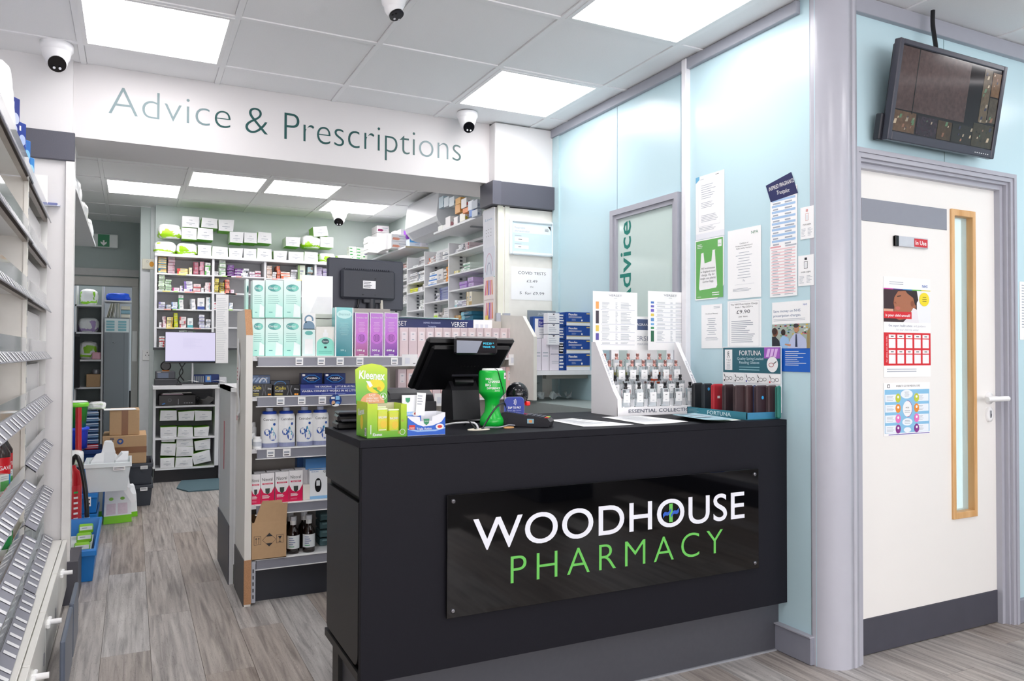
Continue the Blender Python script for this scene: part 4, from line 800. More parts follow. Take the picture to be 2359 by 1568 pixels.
b.rect(a.x-.04, zz, c.x+.04, z1-.012, M('4b5a80', .4, var=0), 1, y=2.9); b.txt('FRAGRANCE', (a.x+c.x)/2, (zz+z1)/2-.012, .012, WHITE, 2, y=2.9, w=.11); b.txt('VERSET', (a.x+c.x)/2, zz-.05, .022, M('8d93a2', .5, var=0), 2, y=2.9, w=.13); b.txt('PERFUMS', (a.x+c.x)/2, zz-.07, .008, TXT, 2, y=2.9, w=.06)
one(b, 'header_card', 'white and slate card reading FRAGRANCE VERSET between the two scent lists', 'card')
# spectacle case display
TL = M('2f7f93', .35, var=.03)
t = thing('spectacle_display', 'teal spectacle case display tray reading FORTUNA at the counter end', 'display tray', (0, 0, CZT), 0)
x0, x1, y0, y1 = 2.158, 2.326, 2.262, 2.62
b = B(); b.box(x0, y0, 0, x1, y1, .003, TL); b.box(x0, y0, .003, x0+.003, y1, .03, TL); b.box(x0, y0, .003, x1, y0+.003, .028, M('3d86ab', .35)); b.box(x1-.003, y0, .003, x1, y1, .03, TL); b.box(x0, y1-.003, .003, x1, y1, .03, TL)
b.T = Matrix.Translation((x0, y1, 0)) @ Matrix.Rotation(math.radians(-90), 4, 'Z'); b.txt('FORTUNA', .2, .007, .016, M('cfe8ef', .4, var=0), 2, w=.14, off=.01); b.lines(.01, .1, .028, .006, 4, M('9fc6d2', .4, var=0), 2, th=.2); b.obj('tray', t)
b = B(); b.T = Matrix.Translation((2.318, 2.575, .135)) @ Matrix.Rotation(math.radians(-90), 4, 'Z'); W2 = .335; H2 = .155
b.box(0, 0, -.11, W2, .003, H2, M('e9edf0', .35)); b.rect(.003, .045, W2-.002, H2-.004, M('20606f', .35, var=.03), 1); b.rect(0.014, .055, .06, H2-.012, WHITE, 2)
b.txt('E', .037, .118, .016, INK, 3, off=.02); b.txt('F P', .037, .105, .009, INK, 3); b.txt('T O Z', .037, .094, .007, INK, 3); b.txt('L P E D', .037, .084, .005, INK, 3); b.lines(.02, .054, .08, .06, 4, TXT, 3, al='c')
b.txt('FORTUNA', .165, .118, .02, WHITE, 2, w=.125); b.txt('Quality Spring Loaded', .165, .099, .011, M('cfe8ef', .4, var=0), 2, w=.15); b.txt('Reading Glasses', .16, .083, .011, M('cfe8ef', .4, var=0), 2, w=.115); b.lines(.1, .22, .074, .052, 2, M('8fc2cc', .4, var=0), 2, al='c', th=.3)
b.rect(.245, .106, .33, H2-.004, M('a35ac0', .35, var=.2, sc=60), 2)
for k in range(3): b.poly([(.255+.02*k, .112), (.27+.02*k, .112), (.28+.02*k, .145), (.265+.02*k, .145)], M('e0b8ec', .4, var=0), 3)
b.ell(.29, .082, .03, .032, WHITE, 3); b.arc(.284, .08, .014, .009, .0025, M('a83a44', .4, var=0), 4); b.poly([(.297, .083), (.312, .092), (.312, .096), (.297, .087)], INK, 4)
for k in range(5):
    xa = .004+k*.066; b.rect(xa, .003, xa+.063, .042, PAPER, 2); b.arc(xa+.024, .018, .012, .008, .0018, INK, 3); b.arc(xa+.046, .02, .01, .007, .0018, INK, 3); b.poly([(xa+.01, .024), (xa+.004, .038), (xa+.007, .038), (xa+.014, .026)], INK, 3); b.ell(xa+.008, .01, .004, .004, (INK, INK, M('4b4fb0', .4), INK, M('d83a3a', .4))[k], 3)
b.obj('header_board', t)
cs = [(1600, 1622, 2.20, '15171e', 'black', 0), (1623, 1644, 2.20, '17222b', 'dark navy', 1), (1645, 1669, 2.20, 'b01a2a', 'red', 2), (1671, 1694, 2.20, '3a262b', 'dark brown', 3), (1696, 1721, 2.195, '3a2629', 'dark brown', 4), (1722, 1738, 2.23, '4a3436', 'brown', 0), (1738, 1746, 2.25, '23305c', 'navy', 0), (1745, 1771, 2.20, '35222a', 'dark brown', 5), (1772, 1793, 2.21, '3c282c', 'dark brown', 0), (1794, 1803, 2.23, '1d7468', 'teal', 0)]
for i, (xa, xb, xw, col, nm, st) in enumerate(cs):
    q = P((xa+xb)/2, 940, 'x', xw); cw = (P(xb, 940, 'y', q.y).x-P(xa, 940, 'y', q.y).x)
    while q.y < 2.278 and xw < 2.298: xw += .004; q = P((xa+xb)/2, 940, 'x', xw)
    xx, yy = q.x, q.y+.014
    t = thing('spectacle_case', f'{nm} spectacle case, {ORD[i]} from the left in the tray', 'spectacle case', (xx, yy, CZT+.0035), 0, 'spectacle cases in the teal tray')
    m = M(col, .45, var=.06, sc=200, bump=.1); b = B(); b.box(-cw/2, -.011, 0, cw/2, .0, .13, m, .009); b.obj('case_front', t)
    b = B(); b.box(-cw/2+.001, .0005, 0, cw/2-.001, .011, .127, M(col, .6, var=.06, sc=200), .006); b.obj('case_back', t)
    if st:
        b = B(); sc = M('35a9e8' if st != 3 else 'f4f4f4', .4, var=0)
        z = (0, .1, .07, .008, .008, .075)[st]
        if st == 2: b.rect(-.008, .07, .006, .08, PAPER, 2, y=-.011)
        else: b.ell(0, z+.006, .006, .007, M('35a9e8', .4, var=0), 2, y=-.011)
        b.obj('sticker', t)
# ================================================================ perfume cartons on the shelving by the right pier
PK = M('dcc8cc', .35, var=.04); PK2 = M('e6d2d3', .35, var=.04)
t = thing('perfume_shelving', 'cream wall shelving carrying rows of pale pink perfume cartons', 'shelving')
b = B(); b.box(1.268, 4.06, .1, 1.955, 4.09, 1.37, M('cfc9c0', .5)); b.obj('back_panel', t)
for z in (1.156, .93): b = B(); b.box(1.268, 3.93, z-.012, 1.955, 4.06, z, SHELFM); b.obj('shelf', t)
b = B(); b.prismx([(3.658, .925), (3.658, 1.272), (3.79, 1.39), (4.10, 1.41), (4.10, .925)], 1.958, 1.978, M('e4e2da', .45)); b.obj('end_panel', t)
b = B(); b.box(1.93, 4.07, .93, 1.957, 4.085, 1.42, LG); b.obj('slotted_upright', t)
def pinkb(b, w_, h):
    b.rect(-w_*.3, h*.55, w_*.3, h*.86, M('f1e6e8', .4), 1); b.lines(-w_*.2, w_*.2, h*.82, h*.74, 1, TXT, 2, al='c'); b.lines(-w_*.2, w_*.2, h*.63, h*.57, 1, TXT, 2, al='c')
xs = [921]+[941+i*20 for i in range(13)]+[1205]
xs = [921, 941, 962, 981, 1001, 1020, 1040, 1060, 1078, 1097, 1115, 1133, 1152, 1170, 1188, 1205]
for i in range(15): px_carton('perfume_carton', f'pale pink perfume carton, {ORD[i]} from the left in the upper row', 'carton', xs[i]+.4, 754+i*.15, xs[i+1]-.4, 820, 'y', 3.95, .045, PK if i % 2 else PK2, pinkb, 'pale pink perfume cartons, upper row')
for i in range(15):
    y1_ = 905
    px_carton('perfume_carton', f'perfume carton in the lower row, {ORD[i]} from the left', 'carton', xs[i]-4, 845 if i > 1 else 850, xs[i+1]-5, 917, 'y', 3.95, .045, PK if i % 2 == 0 else M('edc9c4', .35), pinkb, 'pale pink perfume cartons, lower row')
b = B(); a = P(918, 740, 'y', 4.0); c = P(1090, 740, 'y', 4.0); z1, z0 = P(1000, 735, 'y', 4.0).z, P(1000, 757, 'y', 4.0).z
b.box(1.262, 4.0, z0-.02, c.x, 4.004, z1, NAVY); b.txt('VERSET', c.x-.085, z0+.014, .026, WHITE, 2, y=4.0, w=.1); b.txt('PARFUMS', c.x-.085, z0+.001, .007, WHITE, 2, y=4.0, w=.05); b.txt('INSPIRED FRAGRANCE', c.x-.25, z0+.028, .009, M('c6cff2', .4, var=0), 2, y=4.0, w=.1); b.txt('Trustpilot', c.x-.25, z0+.008, .009, M('c6cff2', .4, var=0), 2, y=4.0, w=.05); b.txt('VERSET', 1.30, z0+.014, .026, WHITE, 2, y=4.0, w=.1)
one(b, 'header_strip', 'navy strip reading VERSET above the pink perfume cartons', 'header card')
b = B(); b.box(c.x+.003, 4.0, z0-.02, c.x+.12, 4.003, z1+.003, PAPER); [b.rect(c.x+.015+.03*k, z0-.005, c.x+.033+.03*k, z0+.03, M('dfe2ea', .4, var=0), 1, y=4.0) for k in range(3)]; one(b, 'picture_card', 'white picture card at the right end of the navy strip', 'card')
for i, (x0_, x1_, y0_, y1_, yy, nm) in enumerate(((926, 962, 816, 843, 3.9, 'white price card hanging at the left end of the pink carton shelf'), (1172, 1199, 816, 841, 3.9, 'white price card hanging at the right end of the pink carton shelf'), (1001, 1031, 906, 934, 3.9, 'white price card visible below the till screen'), (1029, 1056, 906, 932, 3.9, 'slate blue card visible below the till screen'))):
    a = P(x0_, y0_, 'y', yy); c = P(x1_, y1_, 'y', yy); b = B(); b.box(a.x, yy, c.z, c.x, yy+.002, a.z, PAPER if i != 3 else M('5b6296', .4)); b.rect(a.x+.2*(c.x-a.x), c.z+.2*(a.z-c.z), a.x+.5*(c.x-a.x), c.z+.7*(a.z-c.z), M('e3e6ee', .4, var=0) if i != 3 else M('6b72a6', .4, var=0), 1, y=yy); b.lines(c.x-.3*(c.x-a.x), c.x-.003, c.z+.3*(a.z-c.z), c.z+.15*(a.z-c.z), 1, INK, 1, y=yy)
    one(b, 'price_card', nm, 'card', group='cards around the pink carton shelves')
b = B(); b.T = Matrix.Translation((1.5, 4.04, 1.378)) @ Matrix.Rotation(math.radians(8), 4, 'Z'); b.box(-.2, -.05, 0, .16, .06, .002, PAPER); b.T = Matrix.Translation((1.45, 4.04, 1.373)) @ Matrix.Rotation(math.radians(-4), 4, 'Z'); b.box(-.16, -.05, 0, .2, .06, .003, M('a8d8de', .5)); one(b, 'loose_papers', 'loose papers and a pale blue sheet lying above the navy strip', 'papers')
# shelf with pain relief packs at the right wall
t = thing('corner_shelf', 'white corner shelf with stacked blue medicine packs by the blue partition', 'shelf')
b = B(); b.box(1.98, 3.66, 1.062, 2.33, 4.05, 1.086, SHELFM); b.obj('board', t); b = B(); b.box(2.06, 3.70, 1.04, 2.33, 3.74, 1.062, M('8b8880', .5)); b.obj('bracket', t)
b = B(); b.box(1.98, 4.07, .93, 2.02, 4.1, 1.42, LG); b.obj('slotted_upright', t)
def nexo(b, w_, h):
    b.rect(-w_*.5, 0, w_*.5, h*.22, M('e9ecef', .35), 1); b.rect(-w_*.5, h*.22, w_*.5, h*.28, M('b8a468', .35), 1); b.txt('Flexofen', -w_*.42, h*.75, h*.15, WHITE, 2, al='l', w=w_*.34, off=.02); b.lines(-w_*.42, w_*.1, h*.68, h*.55, 2, WHITE, 2); b.lines(-w_*.3, -w_*.08, h*.5, h*.36, 3, M('9fb6e0', .4), 2); b.ell(w_*.1, h*.4, w_*.03, h*.07, WHITE, 2); b.rect(w_*.28, h*.86, w_*.44, h*.94, M('d8c070', .4), 2)
for i in range(4): px_carton('medicine_pack', f'wide royal blue medicine pack with white base band, {ORD[i]} from the top of its stack', 'carton', 1305, 719+31.7*i, 1363.5, 750+31.7*i, 'y', 3.68, .09, M('14469c', .25), nexo, 'royal blue packs on the corner shelf')
for i in range(4): px_carton('medicine_pack', f'narrow blue and white medicine pack, {ORD[i]} from the top of the middle stack', 'carton', 1287, 720+31.5*i, 1304, 750.5+31.5*i, 'y', 3.70, .09, M('274f96', .3), lambda b, w_, h: (b.lines(-w_*.4, w_*.4, h*.9, h*.1, 4, WHITE, 1, th=.5)), 'narrow packs on the corner shelf')
for i in range(3): px_carton('small_carton', f'small white carton, {ORD[i]} from the top of the stack on the corner shelf', 'carton', 1262, 721+25*i, 1289, 744+25*i, 'y', 3.68, .05, M('f0f0f4', .4), lambda b, w_, h: (b.lines(-w_*.4, w_*.4, h*.7, h*.2, 3, TXT, 1, th=.3), b.poly([(-w_*.12, h*.95), (w_*.12, h*.95), (0, h*.8)], INK, 1)), 'small white cartons on the corner shelf')
PKC = M('e6dfe8', .4)
for i, (x0_, y0_, x1_, y1_) in enumerate(((1232, 779, 1247, 844), (1248, 779, 1265, 844), (1266, 790, 1298, 815), (1266, 816, 1298, 844))):
    px_carton('small_carton', ('left', 'right')[i]+' of two tall pale lilac cartons on the corner shelf' if i < 2 else ('upper', 'lower')[i-2]+' of two pale lilac cartons lying under the white ones', 'carton', x0_, y0_, x1_, y1_, 'y', 3.70+.0*i, .05, PKC, lambda b, w_, h: b.lines(-w_*.35, w_*.35, h*.6, h*.4, 2, TXT, 1, th=.3, al='c'), 'pale lilac cartons on the corner shelf')
px_carton('boxed_remedy', 'navy and white ear wax removal box leaning behind the lilac cartons', 'carton', 1228, 729, 1268, 778, 'y', 3.77, .04, M('25519c', .3), lambda b, w_, h: (b.rect(-w_*.4, 0, w_*.4, h*.9, WHITE, 1), b.rect(-w_*.2, h*.5, w_*.4, h*.88, M('3a3f9a', .4), 2), b.txt('Ear wax', w_*.1, h*.68, h*.1, WHITE, 3, w=w_*.5), b.txt('Removal', w_*.1, h*.54, h*.1, WHITE, 3, w=w_*.5), b.rect(-w_*.4, 0, -w_*.3, h*.1, M('d83040', .4), 2), b.lines(-w_*.15, w_*.3, h*.45, h*.12, 4, TXT, 2)))
px_carton('folder', 'grey folder with faint white lettering behind the ear wax box', 'folder', 1216, 715, 1280, 790, 'y', 3.98, .01, M('8f989e', .4), lambda b, w_, h: b.txt('JASPER CO', w_*.1, h*.86, h*.07, M('d5dade', .4), 1, w=w_*.5))
b = B(); a = P(1229, 916, 'y', 4.0); c = P(1283, 958, 'y', 4.0); b.box(2.03, 4.0, .93, 2.2, 4.003, 1.06-.0, M('b9c4c4', .5)); b.txt('Woodhouse Pharmacy', 2.115, 1.0, .012, M('33474b', .5, var=0), 1, y=4.0, w=.13)
one(b, 'pharmacy_card', 'grey card with pharmacy lettering standing under the corner shelf', 'card')
b = B(); R = random.Random(3); CLR = M('e9f2f4', .15, t=.8)
b = B(); b.box(1.985, 3.0, .1, 2.33, 4.06, .915, M('8f9a98', .5)); one(b, 'low_cabinet', 'grey-green low cabinet standing behind the counter by the partition', 'cabinet')
for i in range(8):
    b = B(); pts = [(R.uniform(-.022, .022), R.uniform(-.02, .02), R.uniform(0, .05)) for _ in range(9)]
    bm = bmesh.new(); [bm.verts.new(p_) for p_ in pts]; bmesh.ops.convex_hull(bm, input=bm.verts); bm.verts.ensure_lookup_table(); bm.verts.index_update()
    b.add([tuple(v.co) for v in bm.verts], [tuple(v.index for v in f.verts) for f in bm.faces], M('dfe8ea', .1, a=.55, var=0)); bm.free()
    one(b, 'clear_bag', f'crumpled clear plastic bag, {ORD[i]} from the left under the corner shelf', 'plastic bag', (2.03+.035*i, 3.78+.02*(i % 3), .917), group='clear bags under the corner shelf')
# ================================================================ notices on the blue partition (front faces look along -x)
NV = [0]
def notice(name, label, tl, br, art=None, skew=0, m=None, cat='notice', v=2.3305, ax='x', group=None, th=.0008, curl=None, tilt=0):
    a = P(tl[0], tl[1], ax, v); c = P(br[0], br[1], ax, v)
    w_ = abs(a.y-c.y) if ax == 'x' else abs(a.x-c.x); h = a.z-c.z
    b = B(); m = m or PAPER; b.lay = .0003; NV[0] += 1; v -= .00035*(NV[0] % 4)
    if curl: b.prism(curl(w_, h), 0, th, m)
    else: b.box(0, 0, 0, w_, th, h, m)
    if art: art(b, w_, h)
    o = one(b, name, label, cat, (v-.0002 if ax == 'x' else a.x, a.y if ax == 'x' else v, c.z), -90 if ax == 'x' else 0, group)
    if tilt: o.rotation_euler[1] = math.radians(tilt) if ax != 'x' else 0
    if tilt and ax == 'x': o.rotation_euler = (math.radians(tilt), 0, math.radians(-90)) if False else (0, 0, math.radians(-90))
    return o
G_ = M('c9ccd6', .6, var=0)
def doc1(b, w, h):
    b.poly([(0, h), (w*.14, h), (w*.14, h*.95), (0, h*.9)], M('6cb2d6', .4, var=0), 1); b.lines(w*.16, w*.38, h*.955, h*.935, 1, TXT, 1); b.lines(w*.7, w*.9, h*.975, h*.955, 1, INK, 1)
    b.lines(w*.2, w*.8, h*.86, h*.62, 7, TXT, 1, th=.25); b.lines(w*.2, w*.8, h*.58, h*.48, 4, TXT, 1, th=.3); b.lines(w*.2, w*.8, h*.38, h*.26, 5, TXT, 1, th=.3); b.rect(w*.1, h*.2, w*.85, h*.203, TXT, 1); b.lines(w*.12, w*.85, h*.19, h*.12, 3, TXT, 1, th=.3); b.rect(0, 0, w, h*.09, M('eceef4', .5, var=0), 1)
    for x in (.1, .85): b.rect(w*x, h*.2, w*x+.0006, h*.88, G_, 1)
notice('paper_notice', 'white printed notice with a blue corner, topmost left on the blue partition', (1603, 410), (1669, 541), doc1)
BG = M('6bb35f', .4, var=.02)
def bagp(b, w, h):
    b.rect(w*.03, h*.02, w*.97, h*.98, BG, 1)
    b.poly([(w*.14, h*.2), (w*.16, h*.16), (w*.74, h*.18), (w*.78, h*.22), (w*.7, h*.78), (w*.72, h*.8), (w*.62, h*.8), (w*.58, h*.62), (w*.34, h*.6), (w*.3, h*.78), (w*.22, h*.77)], WHITE, 2)
    for i, s_ in enumerate(('All businesses', 'in England must', 'charge 10p for', 'single use plastic', 'carrier bags')): b.txt(s_, w*.46, h*(.5-.055*i), h*.033, INK, 3, w=w*(.48, .52, .46, .54, .38)[i])
    b.rect(w*.8, h*.84, w*.93, h*.95, WHITE, 2); b.txt('10p', w*.865, h*.87, h*.025, BG, 3, w=w*.08); b.lines(w*.08, w*.32, h*.93, h*.85, 3, WHITE, 2); b.lines(w*.08, w*.3, h*.06, h*.04, 1, WHITE, 2); b.lines(w*.6, w*.85, h*.12, h*.05, 2, WHITE, 2)
notice('poster', 'green carrier bag charge poster on the blue partition', (1602, 555), (1668, 686), bagp, cat='poster', curl=lambda w, h: [(0, 0), (w*.78, 0), (w, h*.22), (w, h), (0, h)])
def npa(b, w, h):
    b.txt('NPA', w*.82, h*.9, h*.04, M('2f7a58', .4, var=0), 1, w=w*.2)
    for i, s_ in enumerate(('Certificate of', 'Professional Indemnity and', 'Public Liability Insurance')): b.txt(s_, w*.5, h*(.78-.035*i), h*.018, INK, 1, w=w*(.26, .5, .46)[i])
    for i in range(10): b.lines(w*.25, w*.75, h*(.66-.04*i), h*(.65-.04*i), 1, TXT, 1, th=.7, al='c', seed=i)
    b.txt('Ra', w*.5, h*.24, h*.03, TXT, 1); b.lines(w*.16, w*.85, h*.15, h*.1, 3, TXT, 1, th=.35); b.rect(w*.22, h*.2, w*.8, h*.202, TXT, 1)
notice('certificate', 'white insurance certificate in the middle of the blue partition notices', (1677, 533), (1754, 683), npa, cat='certificate')
def chg(b, w, h):
    for q in ((.06, .03, .065, .97), (.935, .03, .94, .97), (.06, .03, .94, .034), (.06, .966, .94, .97)): b.rect(w*q[0], h*q[1], w*q[2], h*q[3], TXT, 1)
    b.txt('The NHS Prescription Charge', w*.5, h*.9, h*.035, INK, 1, w=w*.8); b.txt('from 1 May 2024 is', w*.5, h*.84, h*.035, INK, 1, w=w*.52); b.txt('£9.90', w*.48, h*.72, h*.075, INK, 1, w=w*.4); b.txt('per item', w*.48, h*.64, h*.035, INK, 1, w=w*.26)
    b.lines(w*.12, w*.88, h*.58, h*.1, 12, TXT, 1, th=.35)
notice('notice', 'white prescription charge notice showing £9.90 on the blue partition', (1676, 694), (1754, 800), chg)
def wp(b, w, h):
    b.lines(w*.6, w*.9, h*.96, h*.9, 2, TXT, 1); b.txt('Woodhouse Pharmacy', w*.5, h*.78, h*.025, INK, 1, w=w*.6); b.lines(w*.25, w*.75, h*.7, h*.3, 9, TXT, 1, th=.25, al='c'); b.lines(w*.1, w*.9, h*.26, h*.18, 3, TXT, 1, th=.3, al='c')
notice('paper_notice', 'small faded white notice low on the partition, left of the charge notice', (1616, 703), (1664, 802), wp)
def price(b, w, h, c, top):
    b.rect(w*.02, h*.955, w*.42, h*.985, M(c[0], .4, var=0), 1); b.rect(w*.58, h*.955, w*.98, h*.985, M('b5bac4', .4, var=0), 1)
    n = 9 if top else 15
    for i in range(n): z = h*(.93-.9*i/n); b.rect(w*.06, z-h*.35/n, w*.94, z-h*.0/n, M(c[1], .4, var=0), 1); b.lines(w*.1, w*.4, z-h*.45/n, z-h*.9/n, 1, TXT, 1, th=.5, seed=i); b.lines(w*.55, w*.9, z-h*.45/n, z-h*.9/n, 1, TXT, 1, th=.5, seed=i+9)
notice('price_list', 'white fragrance list with pale blue bands on the blue partition', (1775, 440), (1837, 563), lambda b, w, h: price(b, w, h, ('6f86c0', 'a9c8ea'), 1), cat='price list')
notice('price_list', 'white fragrance list with pale pink bands under the blue banded one', (1774, 568), (1837, 680), lambda b, w, h: price(b, w, h, ('e6a8ae', 'f2cdd0'), 0), cat='price list')
def navy(b, w, h): b.txt('INSPIRED FRAGRANCE', w*.5, h*.52, h*.16, WHITE, 1, w=w*.78, rot=6); b.txt('Trustpilot', w*.55, h*.24, h*.16, WHITE, 1, w=w*.4)
notice('header_card', 'navy header card reading INSPIRED FRAGRANCE pinned above the blue banded list', (1764, 412), (1838, 451), navy, m=M('1e2458', .35), cat='header card', v=2.329, curl=lambda w, h: [(w*.16, 0), (w, h*.12), (w*.8, h), (0, h*.72)])
def forx(who, dark):
    def f(b, w, h):
        m = M('2b2e33' if dark else 'e0a8a4', .4, var=0); b.arc(w*.5, h*.68, w*.17, h*.16, w*.03, m, 1, n=4, a0=45, a1=405); b.rect(w*.42, h*.84, w*.58, h*.92, m, 1); b.rect(w*.4, h*.58, w*.6, h*.74, M('eceef0', .4, var=0), 2)
        b.txt(who, w*.5, h*.42, h*.05, INK, 1, w=w*.6); b.lines(w*.08, w*.42, h*.34, h*.08, 6, TXT, 1, th=.3); b.lines(w*.55, w*.92, h*.34, h*.08, 6, TXT, 1, th=.3, seed=2)
    return f
notice('scent_card', 'small white card with a pink bottle outline at the partition edge', (1844, 479), (1875, 547), forx('FOR HER', 0), cat='card', group='scent cards at the partition edge')
notice('scent_card', 'small white card reading FOR HIM at the partition edge', (1839, 590), (1875, 656), forx('FOR HIM', 1), cat='card', group='scent cards at the partition edge')
def save(b, w, h):
    b.txt('NHS', w*.88, h*.93, h*.025, M('2a5fb0', .4, var=0), 1, w=w*.1); b.txt('Save money on NHS', w*.04, h*.85, h*.035, M('3a5f90', .4, var=0), 1, al='l', w=w*.72); b.txt('prescription charges', w*.04, h*.785, h*.035, M('3a5f90', .4, var=0), 1, al='l', w=w*.72); b.lines(w*.04, w*.9, h*.76, h*.72, 2, TXT, 1, th=.3)
    b.rect(0, 0, w, h*.33, M('1560c4', .3, var=0), 1); b.rect(0, h*.33, w, h*.68, M('a8b4a8', .4, var=0), 1)
    R = random.Random(2)
    for i in range(60): x, z = R.random()*.94, R.uniform(.5, .66); b.rect(w*x, h*z, w*(x+.05), h*(z+.018), M(('d8b84a', '8ab0d0', 'c05a6a', 'e8ece8', '6aa070')[i % 5], .5, var=0), 2)
    sk = M('c08a68', .5, var=0)
    b.poly([(0, h*.33), (w*.24, h*.33), (w*.2, h*.44), (w*.1, h*.5), (0, h*.5)], M('20242c', .5, var=0), 3); b.ell(w*.09, h*.56, w*.075, h*.06, M('7a4a34', .5, var=0), 3); b.ell(w*.07, h*.58, w*.07, h*.05, M('3a2018', .5, var=0), 4)
    b.poly([(w*.2, h*.33), (w*.5, h*.33), (w*.45, h*.48), (w*.3, h*.52), (w*.22, h*.46)], M('9cc0e4', .5, var=0), 3); b.ell(w*.31, h*.56, w*.06, h*.045, M('2c1c16', .5, var=0), 4)
    b.poly([(w*.42, h*.33), (w*.94, h*.33), (w*.9, h*.46), (w*.75, h*.54), (w*.6, h*.54), (w*.5, h*.46)], M('bcc4e2', .5, var=0), 4); b.ell(w*.66, h*.61, w*.065, h*.058, sk, 5); b.ell(w*.65, h*.65, w*.065, h*.03, M('3a3236', .5, var=0), 6); b.poly([(w*.63, h*.35), (w*.69, h*.35), (w*.67, h*.53), (w*.64, h*.53)], M('2c3550', .5, var=0), 6)
    b.poly([(w*.92, h*.33), (w, h*.33), (w, h*.62), (w*.93, h*.56)], M('9a8a60', .5, var=0), 5); b.poly([(w*.35, h*.38), (w*.5, h*.36), (w*.52, h*.385), (w*.37, h*.4)], sk, 6)
    b.lines(w*.36, w*.9, h*.3, h*.08, 8, WHITE, 2, th=.3)
notice('poster', 'poster about saving money on prescription charges, low right on the partition', (1779, 697), (1867, 857), save, cat='poster')
# ---------------------------------------------------------------- right pier notices
def covid(b, w, h):
    for s_, z, hh, ww in (('COVID TESTS', .78, .085, .68), ('£2.49', .54, .075, .26), ('Or', .38, .045, .08), ('5  for £9.99', .17, .08, .6)): b.txt(s_, w*.5, h*z, h*hh, M('4a4a52', .5, var=0), 1, w=w*ww)
notice('notice', 'white COVID TESTS price notice on the cream pier', (1178, 613), (1272, 693), covid, ax='y', v=4.1085)
a = P(1173, 503, 'y', 4.1); c = P(1277, 593, 'y', 4.1); t = thing('framed_certificate', 'pale framed pharmacist notice on the cream pier above the price notice', 'framed notice', (a.x, 4.085, c.z))
w_, h = c.x-a.x, a.z-c.z; FRM = M('e9f0f4', .25); b = B()
for q in ((0, 0, .02, h), (w_-.02, 0, w_, h), (.02, 0, w_-.02, .02), (.02, h-.02, w_-.02, h)): b.box(q[0], 0, q[1], q[2], .022, q[3], FRM, .006)
b.obj('frame', t); b = B(); b.box(.02, .01, .02, w_-.02, .015, h-.02, M('d3e6ec', .35, var=.02)); b.lay = .0003; b.T = Matrix.Translation((0, .01, 0))
b.rect(.025, h*.62, w_-.03, h-.025, M('e8f1f5', .4, var=0), 1); b.txt('Responsible', .035, h*.74, .012, TXT, 2, al='l', w=.07); b.txt('pharmacist notice', .035, h*.65, .012, TXT, 2, al='l', w=.1); b.lines(w_-.07, w_-.035, h*.8, h*.7, 3, INK, 2); b.rect(.035, h*.38, .13, h*.5, WHITE, 2); b.rect(.035, h*.18, .13, h*.28, WHITE, 2); b.lines(.035, .11, h*.56, h*.52, 1, TXT, 2); b.lines(.035, .11, h*.33, h*.3, 1, TXT, 2); b.lines(.06, .1, h*.46, h*.42, 1, INK, 3); b.lines(.06, .09, h*.25, h*.21, 1, INK, 3); b.poly([(w_-.03, h-.03), (w_-.025, h-.06), (w_-.05, h-.03)], INK, 2)
b.obj('certificate', t)
# children's drawings taped on the pier's left face
def drawing(label, tl, br, art, m=PAPER, y=None, x=1.922, grp='drawings on the pier side'):
    NV[0] += 1; x -= .0012*(NV[0] % 4); a = P(*tl, 'x', x); c = P(*br, 'x', x); b = B(); b.T = None; wd = abs(a.y-c.y)
    b.box(0, 0, 0, wd, .001, a.z-c.z, m); b.lay = .0005; art(b, wd, a.z-c.z)
    return one(b, 'drawing', label, 'drawing', (x, a.y, c.z), -90, grp)
PI_ = M('e86a9a', .5, var=0); OR_ = M('ee8a50', .5, var=0); PU_ = M('7a5ac0', .5, var=0)
drawing('white card with pencil marks taped highest on the pier side', (1113, 487), (1139, 572), lambda b, w, h: (b.txt('Love', w*.5, h*.72, h*.06, M('9ab8d0', .5, var=0), 1, w=w*.6), [b.ell(w*(.3+.2*(i % 3)), h*(.5-.08*(i//3)), w*.03, h*.008, INK, 1) for i in range(9)]), M('e9ebf2', .5))
drawing('white card with a drawn arch taped below the pencil card', (1114, 573), (1140, 637), lambda b, w, h: (b.arc(w*.5, h*.2, w*.34, h*.6, w*.03, M('d8a8c0', .5, var=0), 1, a0=0, a1=180), b.arc(w*.5, h*.1, w*.2, h*.4, w*.03, M('8a90b0', .5, var=0), 1, a0=0, a1=180), b.rect(0, 0, w, h*.03, M('5ac8b0', .5, var=0), 1)), M('e6e9f2', .5))
def heart(b, w, h):
    for k in range(5): b.poly([(w*(.1+.18*k), h*.2), (w*(.2+.18*k), h*.2), (w*(.3+.14*k), h*.85), (w*(.22+.14*k), h*.85)], (PI_, OR_, PU_)[k % 3], 1)
for i, (tl, br) in enumerate((((1115, 640), (1137, 688)), ((1116, 690), (1138, 745)))):
    o = drawing(['upper', 'lower'][i]+' pink and orange striped heart drawing taped on the pier side', tl, br, heart, M('f6e8e6', .5))
b = B(); b.box(-.02, 0, -.004, .02, .001, .03, M('f2d66a', .4)); q = P(1122, 738, 'x', 1.918); one(b, 'sticky_note', 'small yellow sticky note under the striped heart drawings', 'sticky note', (1.915, q.y, q.z), -90)
